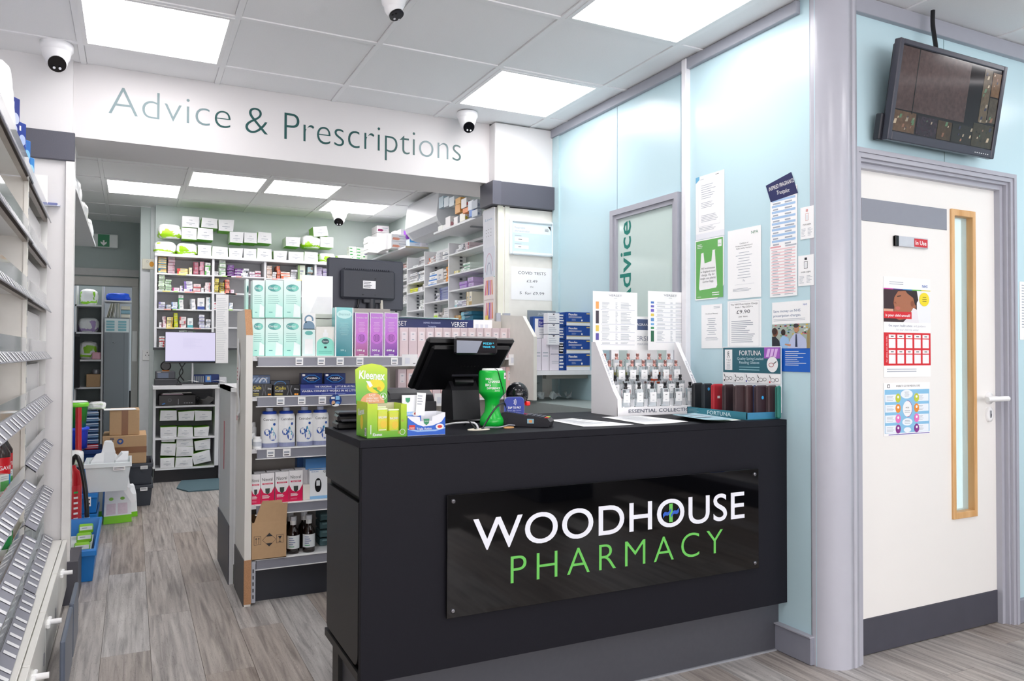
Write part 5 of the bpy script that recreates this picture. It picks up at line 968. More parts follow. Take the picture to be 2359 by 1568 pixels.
# ---------------------------------------------------------------- door sign, posters on the door
t = thing('door_slider_sign', 'small silver and red slider sign reading In Use on the cream door', 'sign', (2.76, 2.058, 1.62)); b = B(); b.box(0, 0, 0, .205, .01, .043, M('d6d8de', .3, met=.3), .002); b.obj('slider_body', t)
b = B(); b.box(0, -.002, 0, .02, .011, .043, BLK2, .002); b.obj('end_cap', t); b = B(); b.T = Matrix.Translation((0, -.0004, 0)); b.rect(.115, .004, .198, .038, M('cf3038', .35, var=0), 1); b.txt('In Use', .156, .013, .017, WHITE, 2, w=.068, off=.02); b.obj('red_panel', t)
def child(b, w, h):
    sk = M('a86a4c', .5, var=0); sk2 = M('8a5038', .5, var=0)
    b.txt('NHS', w*.88, h*.91, h*.028, M('2a5fb0', .4, var=0), 1, w=w*.12, off=.02); b.lines(w*.12, w*.42, h*.96, h*.92, 2, TXT, 1)
    for i, c in enumerate(('c83aa0', '4a3a90', '2a8ac0', '6ac050', 'e0d040')): b.rect(w*.2*i, h*.875, w*.2*(i+1), h*.885, M(c, .4, var=0), 1)
    b.rect(0, h*.55, w*.86, h*.875, M('3a2428', .5, var=0), 1); b.rect(w*.7, h*.55, w, h*.875, M('eef0f2', .5, var=0), 2)
    b.poly([(w*.2, h*.6), (w*.32, h*.57), (w*.62, h*.6), (w*.68, h*.72), (w*.66, h*.8), (w*.5, h*.87), (w*.3, h*.86), (w*.22, h*.8), (w*.2, h*.74), (w*.22, h*.7)], sk, 3)
    b.poly([(w*.45, h*.87), (w*.7, h*.87), (w*.73, h*.78), (w*.66, h*.72), (w*.62, h*.8), (w*.5, h*.84)], M('2a1a1c', .5, var=0), 4); b.ell(w*.6, h*.74, w*.035, h*.03, sk2, 5)
    b.poly([(w*.27, h*.81), (w*.36, h*.82), (w*.35, h*.81), (w*.28, h*.803)], M('201414', .5, var=0), 5); b.ell(w*.29, h*.69, w*.05, h*.018, M('c06a5c', .5, var=0), 5); b.poly([(w*.2, h*.745), (w*.25, h*.755), (w*.26, h*.73)], sk2, 5)
    b.poly([(w*.4, h*.55), (w*.74, h*.55), (w*.7, h*.68), (w*.62, h*.7), (w*.5, h*.6)], M('e9e6ea', .5, var=0), 5); b.rect(w*.0, h*.63, w*.2, h*.68, M('d8a890', .5, var=0), 3)
    b.ell(w*.86, h*.79, w*.11, h*.07, M('f2dc28', .4, var=0), 6); b.lines(w*.8, w*.92, h*.82, h*.76, 3, INK, 7, th=.25, al='c')
    b.rect(0, h*.585, w*.58, h*.655, M('d8222c', .4, var=0), 6); b.txt('Is your child unwell?', w*.29, h*.605, h*.025, WHITE, 7, w=w*.52, off=.02)
    b.txt('Get expert health advice', w*.35, h*.505, h*.022, M('3a4f7a', .5, var=0), 1, w=w*.5); b.txt('and guidance', w*.76, h*.505, h*.02, TXT, 1, w=w*.26); b.txt('for your child this winter', w*.5, h*.465, h*.02, TXT, 1, w=w*.48)
    b.rect(0, h*.115, w, h*.445, M('d8222c', .4, var=0), 1)
    for r_ in range(2):
        for c in range(5): x = w*(.1+.18*c); z = h*(.29-.155*r_); b.rect(x, z+.1*h, x+w*.14, z+h*.135, WHITE, 2); b.lines(x+w*.02, x+w*.12, z+h*.13, z+h*.105, 1, INK, 3, al='c'); b.rect(x, z, x+w*.14, z+h*.09, WHITE, 2)
    b.txt('For advice, scan the codes.', w*.07, h*.28, h*.018, WHITE, 2, w=h*.26, rot=90); b.lines(w*.06, w*.7, h*.09, h*.045, 2, TXT, 1); 
notice('poster', 'poster with a child photograph and a red panel, upper poster on the door', (2035, 636), (2144, 867), child, ax='y', v=2.0688, cat='poster', group='posters on the cream door')
def care(b, w, h):
    b.txt('WHERE TO GO FOR MEDICAL CARE', w*.52, h*.92, h*.035, INK, 1, w=w*.52); b.rect(w*.02, h*.05, w*.99, h*.87, M('8cc4e6', .4, var=0), 1); b.rect(w*.08, h*.905, w*.13, h*.97, INK, 1); b.rect(w*.09, h*.915, w*.12, h*.96, WHITE, 2)
    cc = ('c8d044', 'ee9440', 'e87ac0', '8a3a90')
    for i in range(4):
        z = h*(.7-.195*i)
        for x0, x1, xc in ((.03, .32, .3), (.66, .97, .7)):
            b.rect(w*x0, z-h*.06, w*x1, z+h*.08, M('eef4fa', .4, var=0), 2); b.lines(w*(x0+.03), w*(x1-.05), z+h*.06, z-h*.04, 4, TXT, 3, th=.25); b.ell(w*xc, z+h*.01, w*.055, h*.085, M(cc[i], .4, var=0), 4); b.ell(w*xc, z+h*.03, w*.02, h*.025, WHITE, 5)
    b.ell(w*.49, h*.78, w*.13, h*.085, M('eef4fa', .4, var=0), 2); b.lines(w*.42, w*.56, h*.83, h*.73, 4, TXT, 3, th=.3, al='c'); b.ell(w*.5, h*.5, w*.11, h*.16, M('9a3a98', .4, var=0), 2, a0=-90, a1=90); b.ell(w*.5, h*.5, w*.1, h*.15, WHITE, 3); b.txt('PHONE', w*.5, h*.51, h*.025, INK, 4, w=w*.07); b.lines(w*.44, w*.56, h*.48, h*.42, 2, TXT, 4, al='c')
    b.ell(w*.5, h*.25, w*.11, h*.07, M('eef4fa', .4, var=0), 2); b.ell(w*.5, h*.1, w*.08, h*.05, M('eef4fa', .4, var=0), 2); b.lines(w*.42, w*.58, h*.29, h*.21, 3, TXT, 3, al='c')
    b.rect(w*.1, h*.015, w*.99, h*.03, M('6a5ab0', .4, var=0), 1)
notice('poster', 'pale blue medical care poster with coloured bubbles, lower poster on the door', (2035, 882), (2142, 998), care, ax='y', v=2.0688, cat='poster', group='posters on the cream door')
b = B(); b.box(0, 0, 0, .12, .001, .26, PAPER); b.lines(.015, .11, .25, .05, 16, TXT, 1); a = P(2348, 632, 'y', 2.029); one(b, 'paper_notice', 'white printed sheet cut by the right picture edge beside the door frame', 'notice', (a.x, 2.028, P(2345, 782, 'y', 2.028).z))
# ---------------------------------------------------------------- wall television
t = thing('security_monitor', 'dark grey monitor showing camera views, tilted on the wall above the door', 'monitor', (2.58, 1.955, 2.005), 0, rot=(math.radians(9.5), 0, 0))
TW, TH = .665, .375; TG = M('41414c', .3, met=.1, var=.03)
b = B()
for q in ((0, 0, .022, TH), (TW-.022, 0, TW, TH), (.022, 0, TW-.022, .034), (.022, TH-.02, TW-.022, TH)): b.box(q[0], 0, q[1], q[2], .03, q[3], TG, .003)
b.obj('bezel', t)
b = B(); b.box(.012, .026, .02, TW-.012, .045, TH-.012, M('2e2f36', .45), .004); b.box(-.012, .03, .0, .02, .06, .1, M('2e2f36', .45), .004); b.obj('rear_casing', t)
b = B(); b.box(.022, .006, .034, TW-.022, .02, TH-.02, M('20181a', .08, var=.4, sc=14)); b.lay = .0003; b.T = Matrix.Translation((0, .0058, 0))
def em(h, e=.07): return M(h, .12, e=e, var=.5, sc=60)
b.rect(.026, .12, .44, TH-.024, em('4a3a38'), 1); b.rect(.12, .11, .125, TH-.024, em('181414'), 2); b.rect(.026, .038, .15, .115, em('5a4636'), 1); b.rect(.16, .038, .28, .11, em('30242c'), 1); b.rect(.285, .038, .37, .11, em('443628'), 1); b.rect(.375, .038, .5, .11, em('2c2824'), 1); b.rect(.505, .038, .64, .13, em('3a3428'), 1)
b.rect(.53, .135, .58, .345, em('5c5040'), 1); b.rect(.585, .14, .64, .24, em('4a4238'), 1); b.rect(.585, .245, .64, .34, em('6a5038'), 1)
R = random.Random(5)
for i in range(46):
    x, z = (R.uniform(.03, .14), R.uniform(.05, .1)) if i < 12 else ((R.uniform(.54, .62), R.uniform(.06, .33)) if i < 34 else (R.uniform(.2, .5), R.uniform(.045, .1)))
    s_ = R.uniform(.003, .01); b.poly([(x-s_, z-s_), (x+s_*.6, z-s_*.8), (x+s_, z+s_), (x-s_*.4, z+s_*.9)], M(('8a8070', '506a50', 'a89880', '303040', '7a5a4a')[i % 5], .2, e=.25, var=0), 3)
b.obj('screen', t)
b = B(); [b.box(.53+.014*i, -.001, .012, .536+.014*i, .001, .015, WHITE) for i in range(7)]; b.obj('buttons', t)['kind'] = 'stuff'
b = B(); b.box(.2, .045, .1, .46, .09, .28, BLK2, .004); b.obj('wall_bracket', t)
b = B(); b.tube([(2.86, 1.96, 2.56), (2.862, 1.962, 2.50), (2.868, 1.955, 2.42), (2.87, 1.95, 2.36)], .009, BLK2); one(b, 'cable', 'black cable dropping from the ceiling to the wall monitor', 'cable')
# ---------------------------------------------------------------- security cameras
def dome(p, s_, face, lab):
    t = thing('security_camera', lab, 'security camera', (p[0], p[1], CZ-.001), 0, 'white dome security cameras'); WH = M('f3f3f5', .3, var=.01)
    b = B(); b.lathe([(.052*s_, 0), (.054*s_, -.008*s_), (.054*s_, -.022*s_), (.049*s_, -.028*s_), (.047*s_, -.032*s_), (.043*s_, -.05*s_), (.036*s_, -.062*s_)], WH, 28); b.obj('base', t)
    c = Vector((0, 0, -.062*s_)); d = Vector(face).normalized(); r = .036*s_; u = d.orthogonal().normalized(); v = d.cross(u)
    b = B(); b.ring([[tuple(c+(u*math.cos(2*math.pi*j/24)+v*math.sin(2*math.pi*j/24))*r*math.sin(a)+d*(-math.cos(a)*r if a < 1.6 else -math.cos(a)*r*1.1)) for j in range(24)] for a in [.02+.25*k for k in range(10)]], WH); b.obj('ball_housing', t)
    k = c+d*r*.9; b = B(); b.cylx(tuple(k-d*.004), tuple(k+d*.0025), .029*s_, M('0c0c10', .08, var=0), n=24); b.obj('lens_window', t)
    b = B(); b.cylx(tuple(k+d*.002+Vector((0, 0, .006))*s_), tuple(k+d*.004+Vector((0, 0, .006))*s_), .0085*s_, M('25262c', .1), n=14); b.obj('lens', t)
    for q in (-1, 1):
        e = k+d*.002+Vector((.009*q*s_, 0, -.014*s_)); b = B(); b.cylx(tuple(e), tuple(e+d*.002), .0045*s_, M('d8d8dc', .2), n=10); b.obj('infrared_lamp', t)
dome((-.315, 3.955), 1.25, (.12, -.75, -.55), 'white dome camera at the left end of the header sign')
dome((.885, 2.80), 1.0, (.28, -.35, -.9), 'white dome camera near the top middle of the picture')
dome((1.715, 4.02), 1.12, (-.05, -.72, -.55), 'white dome camera at the right end of the header sign')
dome((1.78, 7.3), 1.5, (-.3, -.7, -.75), 'small white dome camera in the back room ceiling')
# ================================================================ back room
Q4 = lambda x, y: (330+x/3.733, 480+y/3.733)      # enlarged view of the back shelves -> photograph pixels
K = lambda x, y: (840+x/6.032, 480+y/6.032)       # enlarged view of the right-hand shelves
YB = 7.6
t = thing('medicine_cabinet', 'white open wall shelving of many small medicine boxes on the back wall', 'shelving')
CW = M('e6e7ea', .4); cx = [.18, .665, 1.132, 1.611, 2.07]
for i, x in enumerate(cx): b = B(); b.box(x, YB, 1.225, x+.02, 7.88, 2.06, CW); b.obj('upright', t)
b = B(); b.box(.18, YB-.02, 2.055, 2.42, 7.89, 2.08, CW); b.obj('top_board', t)
b = B(); b.box(.18, 7.87, 1.225, 2.1, 7.895, 2.06, M('cfd0d3', .5)); b.obj('back_panel', t)
b = B(); b.box(.18, YB-.002, 1.205, 2.1, 7.88, 1.226, M('3a3b40', .5)); b.obj('base_rail', t)
bayz = [[1.902, 1.744, 1.579, 1.41, 1.228], [1.905, 1.742, 1.59, 1.42, 1.228], [1.90, 1.74, 1.58, 1.41, 1.228], [1.90, 1.74, 1.58, 1.41, 1.228]]
shelf_m = {}
for j in range(4):
    for i, z in enumerate(bayz[j]):
        b = B(); b.box(cx[j]+.02, YB+.004, z-.012, cx[j+1], 7.87, z, CW)
        so = b.obj('shelf', t)
        R = random.Random(i*7+j); 
        for k in range(3):
            x = cx[j]+.04+R.uniform(0, .36); b = B(); b.box(x, YB+.001, z-.013, x+R.uniform(.03, .09), YB+.0038, z-.002, M(R.choice(['b9e08a', 'f0b0a8', 'f4e28a', 'f2f2f2']), .5, var=0)); b.obj('shelf_label', so)
def medart(b, w, h, c2, R):
    s_ = R.random()
    if s_ < .35: b.rect(-w*.5, 0, -w*.5+w*R.uniform(.15, .3), h, M(c2, .4, var=0), 1)
    elif s_ < .7: b.rect(-w*.5, 0, w*.5, h*.28, M(c2, .4, var=0), 1)
    else: b.rect(w*.2, h*.1, w*.45, h*.9, M(c2, .4, var=0), 1)
    b.rect(-w*.2, h*.52, w*.25, h*.66, TXT, 2); b.rect(-w*.2, h*.36, w*.1, h*.43, TXT, 2)
_MC = {}
def med_mesh(w, d, h, c1, c2):
    key = (round(w, 2), round(d, 2), round(h, 3), c1, c2)
    if key not in _MC:
        R = random.Random(str(key)); b = B(); b.box(-w/2, 0, 0, w/2, d, h, M(c1, .4, var=.02), .0015); b.lay = .0006; medart(b, w, h, c2, R); _MC[key] = b.mesh('medicine_box')
    return _MC[key]
NMED = [0]
def med(me, label, loc, rz, group):
    NMED[0] += 1; return tag(put('medicine_box', me, None, loc, rz), label, 'medicine box', group)
LV = ['lowest', 'second up', 'third up', 'fourth up', 'fifth up', 'sixth up', 'seventh up', 'eighth up', 'ninth up']
def stack(idx, x0, x1, yt, yb, n, c1, c2, cname, where, conv, ax, v, base, grp, rzj=4):
    a = P(*conv(x0, yb), ax, v); c = P(*conv(x1, yb), ax, v); top = P(*conv((x0+x1)/2, yt), ax, v).z; bot = P(*conv((x0+x1)/2, yb), ax, v).z
    w = (c-a).length-.004; h = max(.008, (top-bot)/n); mid = (a+c)/2; R = random.Random(x0*3+yt+n)
    for k in range(n):
        jx = R.uniform(-.003, .003); d = R.choice([.08, .1, .12]); off = R.uniform(.004, .03)
        rz = R.uniform(-rzj, rzj); L = (mid.x+jx, v+off, base+h*k+.0005) if ax == 'y' else (v+off, mid.y+jx, base+h*k+.0005)
        lab = f'{cname} medicine box, ' + (f'{LV[k]}, ' if n > 1 else '') + f'{ORD[idx]} pile, {where}'
        med(med_mesh(w, d, h-.0012, c1, c2), lab, L, (-90 if ax == 'x' else 0)+rz, grp)
W_1 = 'f1f1f3'
data = {
 (0, 0): [(127, 200, 405, 545, 7, 'f2d48e', '3a9ac8', 'yellow and blue'), (212, 275, 405, 550, 6, 'cdb0b8', 'a87a88', 'dusty pink'), (290, 385, 500, 550, 2, 'f0dc9a', 'd84a4a', 'pale yellow'), (395, 425, 490, 550, 1, 'f2ecd0', 'c8b860', 'cream'), (430, 478, 445, 555, 3, 'c27888', '8a3048', 'rose'), (485, 525, 445, 560, 3, 'e0a8b8', 'b86a80', 'pink'), (530, 580, 455, 565, 3, 'eceeea', '58b048', 'white and green')],
 (0, 1): [(130, 185, 575, 710, 8, 'e6f2e2', 'b8d8a8', 'pale green'), (187, 243, 615, 712, 6, 'd8ecd4', 'a0c898', 'mint green'), (248, 312, 685, 715, 1, 'e8d0dc', 'c03a80', 'magenta striped'), (318, 345, 665, 713, 2, 'f0eef4', '7a50b0', 'white and violet'), (350, 425, 625, 712, 4, 'efedf6', '8a70c0', 'white and lilac'), (430, 497, 640, 708, 2, 'f0d8d8', 'd05a60', 'pale pink'), (500, 527, 675, 710, 1, W_1, 'c8c8d0', 'white'), (530, 580, 630, 715, 3, 'f4e4e4', 'd8888a', 'white and pink')],
 (0, 2): [(130, 188, 800, 858, 3, 'eeeef6', '8f86c4', 'white and violet'), (195, 240, 825, 860, 2, W_1, '9ab0d0', 'white'), (243, 296, 798, 860, 3, 'e6ecf4', '6a90c8', 'white and blue'), (303, 350, 735, 860, 3, 'eeeeee', '2eb068', 'white and green'), (405, 450, 770, 862, 2, 'f0f0f0', 'a8b0b8', 'white'), (465, 530, 760, 862, 1, 'f4f4f4', '2c4a9a', 'tall white and blue'), (540, 580, 755, 865, 2, 'f0f2f4', '9ac8d0', 'white')],
 (0, 3): [(135, 160, 960, 1002, 1, W_1, 'd8a0a8', 'white'), (163, 197, 910, 1004, 3, 'f0dce0', 'a85a70', 'white and plum'), (200, 255, 920, 1008, 3, 'f4e8a8', 'd8a840', 'yellow'), (262, 300, 880, 1005, 3, 'd8dc2a', 'a8b018', 'chartreuse'), (310, 370, 915, 1008, 3, 'f2e2e0', 'c85a60', 'white and red'), (378, 430, 925, 1008, 1, 'f0f6f6', '5ab0b8', 'tall white and teal'), (480, 530, 895, 1008, 4, 'e6e6f0', '9a9ac0', 'lavender white'), (535, 580, 935, 1010, 3, 'f0f0f2', 'a0a8b8', 'white')],
 (0, 4): [(135, 185, 1085, 1180, 4, 'f4f0f0', 'c8303a', 'red and white'), (305, 375, 1035, 1180, 5, 'e4eee4', '88a890', 'pale green'), (380, 450, 1040, 1180, 5, 'e8eee6', '3fae5a', 'green and white')],
 (1, 0): [(607, 650, 540, 575, 2, 'eeeeee', 'b0b0b8', 'white'), (655, 713, 440, 575, 4, 'dfe9dd', '9ab898', 'grey green'), (722, 783, 480, 578, 4, '5c2c74', '8a5aa0', 'dark purple'), (787, 858, 510, 578, 3, '6a2a84', 'e0d0e8', 'purple'), (845, 907, 450, 508, 2, 'eef0f2', '3a4048', 'white'), (862, 910, 510, 580, 3, 'f0f0f2', '9aa0b0', 'white'), (915, 963, 540, 585, 2, 'f2f0f4', 'c8a0c0', 'white'), (966, 1018, 530, 585, 2, 'f0dce2', 'a83a60', 'white and rose')],
 (1, 1): [(607, 650, 600, 722, 7, 'ecdc6a', '7a6a20', 'yellow'), (655, 700, 600, 690, 5, '8a7a2a', 'c8b83a', 'olive'), (655, 700, 692, 722, 2, 'f0ecc0', 'd8c860', 'pale yellow'), (705, 745, 605, 722, 6, 'eda088', 'd8584a', 'salmon'), (750, 785, 690, 722, 1, 'f0e0ea', 'c890b0', 'pale pink')],
 (1, 2): [(607, 648, 800, 862, 3, 'f0eef0', 'c83a4a', 'white and red'), (655, 725, 790, 862, 4, 'dfe6f2', 'c8303c', 'blue and red'), (740, 775, 805, 862, 2, 'f2f4f6', '9ab0c8', 'white')],
 (2, 0): [(1065, 1110, 490, 598, 6, 'f2e2da', 'd0a890', 'pale peach'), (1113, 1147, 545, 600, 3, 'f2f2f2', 'c8c8c8', 'white'), (1150, 1182, 490, 600, 3, 'ea8a6a', 'd84a30', 'orange red'), (1186, 1268, 540, 603, 3, 'f0e4dc', 'e06a3a', 'orange and white'), (1271, 1325, 520, 603, 4, 'e8e8ec', 'a0a0a8', 'grey white'), (1332, 1398, 480, 605, 1, 'e6eede', '8aa870', 'tall pale green'), (1416, 1462, 495, 608, 4, 'b8d8dc', '9a6a4a', 'teal and brown')],
 (2, 1): [(1370, 1410, 620, 640, 1, '3a3c42', '60626a', 'dark'), (1415, 1460, 615, 645, 1, '3a3c42', '7a7c84', 'dark'), (1370, 1460, 648, 690, 2, 'e8e8ec', '9a9aa4', 'white')],
 (3, 0): [(1482, 1545, 485, 602, 4, 'cdc4dc', '8a7ab0', 'lavender'), (1549, 1592, 500, 605, 3, 'd0c8e0', '9080b8', 'lilac'), (1600, 1650, 500, 605, 3, 'e8e6ee', '9a90b8', 'white')],
 (3, 1): [(1482, 1510, 618, 665, 1, 'e0902a', 'f0b060', 'orange'), (1515, 1560, 640, 675, 2, 'f0f0f2', '9ab0c8', 'white')],
}
bn = ['left bay of the back cabinet', 'second bay of the back cabinet', 'third bay of the back cabinet', 'fourth bay of the back cabinet']
sn = ['top shelf', 'second shelf', 'third shelf', 'fourth shelf', 'bottom shelf']
for (bi, si), L in data.items():
    for idx, (x0, x1, yt, yb, n, c1, c2, cn) in enumerate(L):
        where = f'{sn[si]}, {["left", "second", "third", "fourth"][bi]} bay, back wall'
        stack(idx, x0, x1, yt, yb, n, c1, c2, cn, where, Q4, 'y', YB+.012, bayz[bi][si], 'medicine boxes on the back wall cabinet')
# ---- paper bag bundles
_PKM = {}
def pack_mesh(w, h, d=.2, sd=0):
    key = (round(w, 2), round(h, 2), sd)
    if key in _PKM: return _PKM[key]
    b = B(); WP = M('edeef0', .5, var=.04, sc=30, bump=.3); GP = M('8ed62a', .4); R = random.Random(sd)
    n = 4; j = lambda: R.uniform(-.006, .006)
    F = [(-w/2+j(), 0, 0+j()*.3), (w/2+j(), 0, 0+j()*.3), (w/2+j(), 0, h+j()), (-w/2+j(), 0, h+j())]; Bk = [(p[0]*.99, d, p[2]) for p in F]; cN = (j()*2, -.006, h/2)
    b.add(F+[cN], [(0, 1, 4), (1, 2, 4), (2, 3, 4), (3, 0, 4)], WP)
    b.add(F+Bk, [(0, 4, 5, 1), (2, 6, 7, 3)], GP); b.add(F+Bk, [(1, 5, 6, 2), (3, 7, 4, 0)], GP if sd % 2 else WP); b.add(Bk, [(0, 1, 2, 3)], WP)
    for a_, c_ in ((0, 1), (1, 2), (2, 3), (3, 0)): pass
    b.lay = .007; b.rect(-w*.1, h*.62, w*.1, h*.66, TXT, 1); b.rect(-w*.25, h*.36, w*.25, h*.4, TXT, 1); b.rect(-w*.08, h*.22, w*.08, h*.25, TXT, 1)
    _PKM[key] = b.mesh('bag_bundle'); return _PKM[key]
def pack(x0, x1, y0, y1, lab, grp, zb=None, y=YB+.01, rot=0, conv=Q4, sd=0):
    a = P(*conv(x0, y1), 'y', y); c = P(*conv(x1, y1), 'y', y); top = P(*conv((x0+x1)/2, y0), 'y', y).z; bot = P(*conv((x0+x1)/2, y1), 'y', y).z
    if zb is not None: top += zb-bot; bot = zb
    o = tag(put('bag_bundle', pack_mesh(c.x-a.x-.004, top-bot-.003, .2, sd), None, ((a.x+c.x)/2, y, bot+.001)), lab, 'bag bundle', grp); o.rotation_euler[1] = math.radians(rot); return o
GR = 'bundles of white and green paper bags on top of the back cabinet'
rows = [('bottom', [(465, 588, 270, 365), (592, 728, 285, 370), (732, 858, 298, 380), (858, 975, 300, 385), (978, 1105, 302, 392), (1115, 1238, 320, 402), (1245, 1382, 330, 410), (1385, 1502, 335, 418)], 2.081, 0),
        ('second', [(325, 462, 165, 265), (465, 600, 170, 270)], None, 0), ('third', [(330, 482, 65, 163), (498, 640, 80, 168), (642, 780, 95, 195)], None, 3),
        ('upper', [(740, 862, 200, 295), (863, 980, 203, 297), (985, 1102, 205, 300), (1222, 1350, 245, 327), (1520, 1635, 250, 335)], None, 5)]
for nm, L, zb, sd in rows:
    for i, (x0, x1, y0, y1) in enumerate(L): pack(x0, x1, y0, y1, f'white paper bag bundle with green sides, {ORD[i]} from the left, {nm} tier, back cabinet top', GR, zb, sd=(sd+i) % 3)
pack(1468, 1592, 155, 240, 'white bag bundle tipped at an angle at the top right of the cabinet top', GR, None, rot=-9, sd=1)
def bag_lump(w, h, d, sd, green='a6dc1e'):
    from mathutils import noise
    b = B(); bm = bmesh.new(); bmesh.ops.create_icosphere(bm, subdivisions=4, radius=1)
    WP = M('f3f5f4', .3, var=.03, bump=.3); GP = M(green, .3); vs = []; nz = []
    for v in bm.verts:
        n1 = noise.noise(v.co*1.7+Vector((sd*3.1, 0, 0))); n2 = 1-abs(noise.noise(v.co*4.5+Vector((0, sd*2.3, 0))))*2
        k = 1+.2*n1+.07*n2; p = v.co*k; x, y, z = [abs(c)**.62*(1 if c > 0 else -1) for c in p]
        vs.append((x*w/2, y*d/2, max(0, (z+.92)/1.92)*h)); nz.append(noise.noise(v.co*1.3+Vector((0, 0, sd*1.7))))
    W_f = []; G_f = []
    for f in bm.faces:
        c = f.calc_center_median(); q = sum(nz[v.index] for v in f.verts)/3
        (G_f if -.62 < c.z+.5*q < -.25 or (q > .28 and c.z < .5) else W_f).append(tuple(v.index for v in f.verts))
    b.add(vs, W_f, WP, True); b.add(vs, G_f, GP, True); bm.free(); return b
for i, (x0, x1, y0, y1, lab, zb) in enumerate(((90, 285, 240, 350, 'crumpled white and green bag pack lowest at the left end of the cabinet top', 2.081), (125, 330, 140, 258, 'crumpled white and green bag pack lying on the leftmost one', None), (285, 465, 262, 368, 'crumpled bag pack with a green flank right of the leftmost pair', 2.081),
        (1355, 1525, 235, 345, 'crumpled white and green bag pack in the upper right pile', None), (1505, 1650, 340, 425, 'crumpled bag pack at the right end of the bottom tier', 2.081), (1655, 1790, 350, 428, 'lime striped bag pack beside the green and white boxes', 2.081))):
    a = P(*Q4(x0, y1), 'y', 7.68); c = P(*Q4(x1, y1), 'y', 7.68); top = P(*Q4((x0+x1)/2, y0), 'y', 7.68).z; bot = zb or P(*Q4((x0+x1)/2, y1), 'y', 7.68).z
    h = top-P(*Q4((x0+x1)/2, y1), 'y', 7.68).z
    one(bag_lump(c.x-a.x, h, .2, i+3), 'bag_pack', lab, 'bag pack', ((a.x+c.x)/2, 7.71, bot), group='crumpled bag packs on the back cabinet top')
# green-white cartons and white cartons on the boards at the right
C5 = lambda x, y: (740+x/3.734, 430+y/3.734)
def tower(name, x0, x1, yt, yb, n, y, d, c1, c2, cname, grp, zb=None, where='', ax='y', conv=C5, off=0):
    a = P(*conv(x0, yb), ax, y); c = P(*conv(x1, yb), ax, y); top = P(*conv((x0+x1)/2, yt), ax, y).z; bot = P(*conv((x0+x1)/2, yb), ax, y).z
    h = (top-bot)/n; bot = zb if zb is not None else bot; w = (c-a).length; R = random.Random(int(x0+yt))
    for k in range(n):
        b = B(); b.box(-w/2, 0, 0, w/2, d, h-.0015, M(c1, .4, var=.02), .002); b.lay = .0007
        if c2: b.poly([(-w*.45, h*.2), (-w*.1, h*.15), (w*.05, h*.35), (-w*.1, h*.5), (-w*.4, h*.5)], M(c2, .4, var=0), 1)
        b.rect(-w*.05, h*.6, w*.4, h*.7, TXT, 1); b.rect(0, h*.35, w*.3, h*.42, TXT, 1)
        mid = (a+c)/2; j = R.uniform(-.004, .004)
        one(b, name, f'{cname}' + (f', {LV[k]} in its pile' if n > 1 else '') + (', '+where if where else ''), 'carton', (mid.x+(j if ax == 'y' else 0), mid.y+(0 if ax == 'y' else j), bot+h*k+.001), -90 if ax == 'x' else 0, grp)
BZ = 2.166
b = B(); b.box(2.24, 6.68, 2.15, 2.462, 7.89, 2.165, CW); b.box(2.24, 6.675, 2.15, 2.462, 6.682, 2.166, M('c8bda0', .6)); one(b, 'shelf_board', 'white shelf board with raw chipboard end on the right back wall', 'shelf board')
b = B(); b.box(2.2, 4.59, 2.15, 2.462, 5.85, 2.165, CW); b.box(2.3, 5.3, 2.14, 2.46, 5.33, 2.15, GREY); one(b, 'shelf_board', 'white shelf board with colourful boxes near the pier, right back wall', 'shelf board')
tower('green_carton', 240, 300, 460, 615, 6, 7.66, .1, 'eef2ea', '2f9a4a', 'white carton with green leaf stripe, left column', 'green striped cartons', 2.081)
tower('green_carton', 302, 372, 465, 618, 6, 7.68, .1, 'eef2ea', '3aa850', 'white carton with green leaf stripe, right column', 'green striped cartons', 2.081)
tower('green_carton', 360, 398, 535, 620, 3, 7.60, .07, 'eef2ea', '3aa850', 'small green striped carton in front of the columns', 'green striped cartons', 2.081)
tower('violet_carton', 371, 397, 500, 534, 1, 7.75, .07, '5a48b0', None, 'small violet carton on the back cabinet top by the white pile', 'cartons on the back cabinet top', 2.2)
tower('white_carton', 400, 505, 482, 620, 5, 7.3, .16, 'f1f1f2', None, 'flat white carton on the right wall board', 'white cartons on the right wall board', 2.166)
tower('white_carton', 505, 560, 480, 600, 3, 7.22, .12, 'f3f3f4', None, 'small white carton beside the flat ones', 'white cartons on the right wall board', 2.166)
tower('printed_carton', 550, 600, 420, 560, 1, 7.0, .2, 'f0f0f1', None, 'white carton with fine print, left of the large printed one', 'white cartons on the right wall board', 2.166)
tower('printed_carton', 600, 745, 435, 560, 2, 6.9, .12, 'efeff0', 'e8a088', 'wide white carton with salmon label under the air conditioner', 'white cartons on the right wall board', 2.166)
tower('white_carton', 632, 680, 378, 420, 1, 7.1, .12, 'f3f3f4', None, 'white carton lying on the printed cartons at their left', 'white cartons on the right wall board', None)
tower('white_carton', 680, 735, 365, 430, 1, 7.0, .12, 'f3f3f4', None, 'taller white carton on the printed cartons, left of the purple one', 'white cartons on the right wall board', None)
tower('purple_carton', 733, 760, 370, 450, 1, 6.88, .08, '8a3ab8', None, 'narrow purple carton beneath the air conditioner', 'cartons on the right wall board', None)
tower('blue_carton', 762, 862, 448, 518, 1, 6.74, .1, 'd8e2ee', None, 'white carton with blue printed band beside the board end', 'cartons on the right wall board', 2.166)  # pale carton; its blue band is the printed sleeve below
a = P(*C5(762, 480), 'y', 6.738); c = P(*C5(862, 480), 'y', 6.738)
b = B(); b.box(0, 0, 0, c.x-a.x, .001, .06, grad('5aa8e0', '0f5ac0', .3)); one(b, 'blue_band', 'blue printed sleeve across the front of the carton under the air conditioner', 'sleeve', (a.x, 6.737, 2.21))
tower('plum_carton', 862, 935, 450, 525, 1, 6.70, .12, 'e4e0e6', None, 'white carton with plum edges at the chipboard end of the board', 'cartons on the right wall board', 2.166)
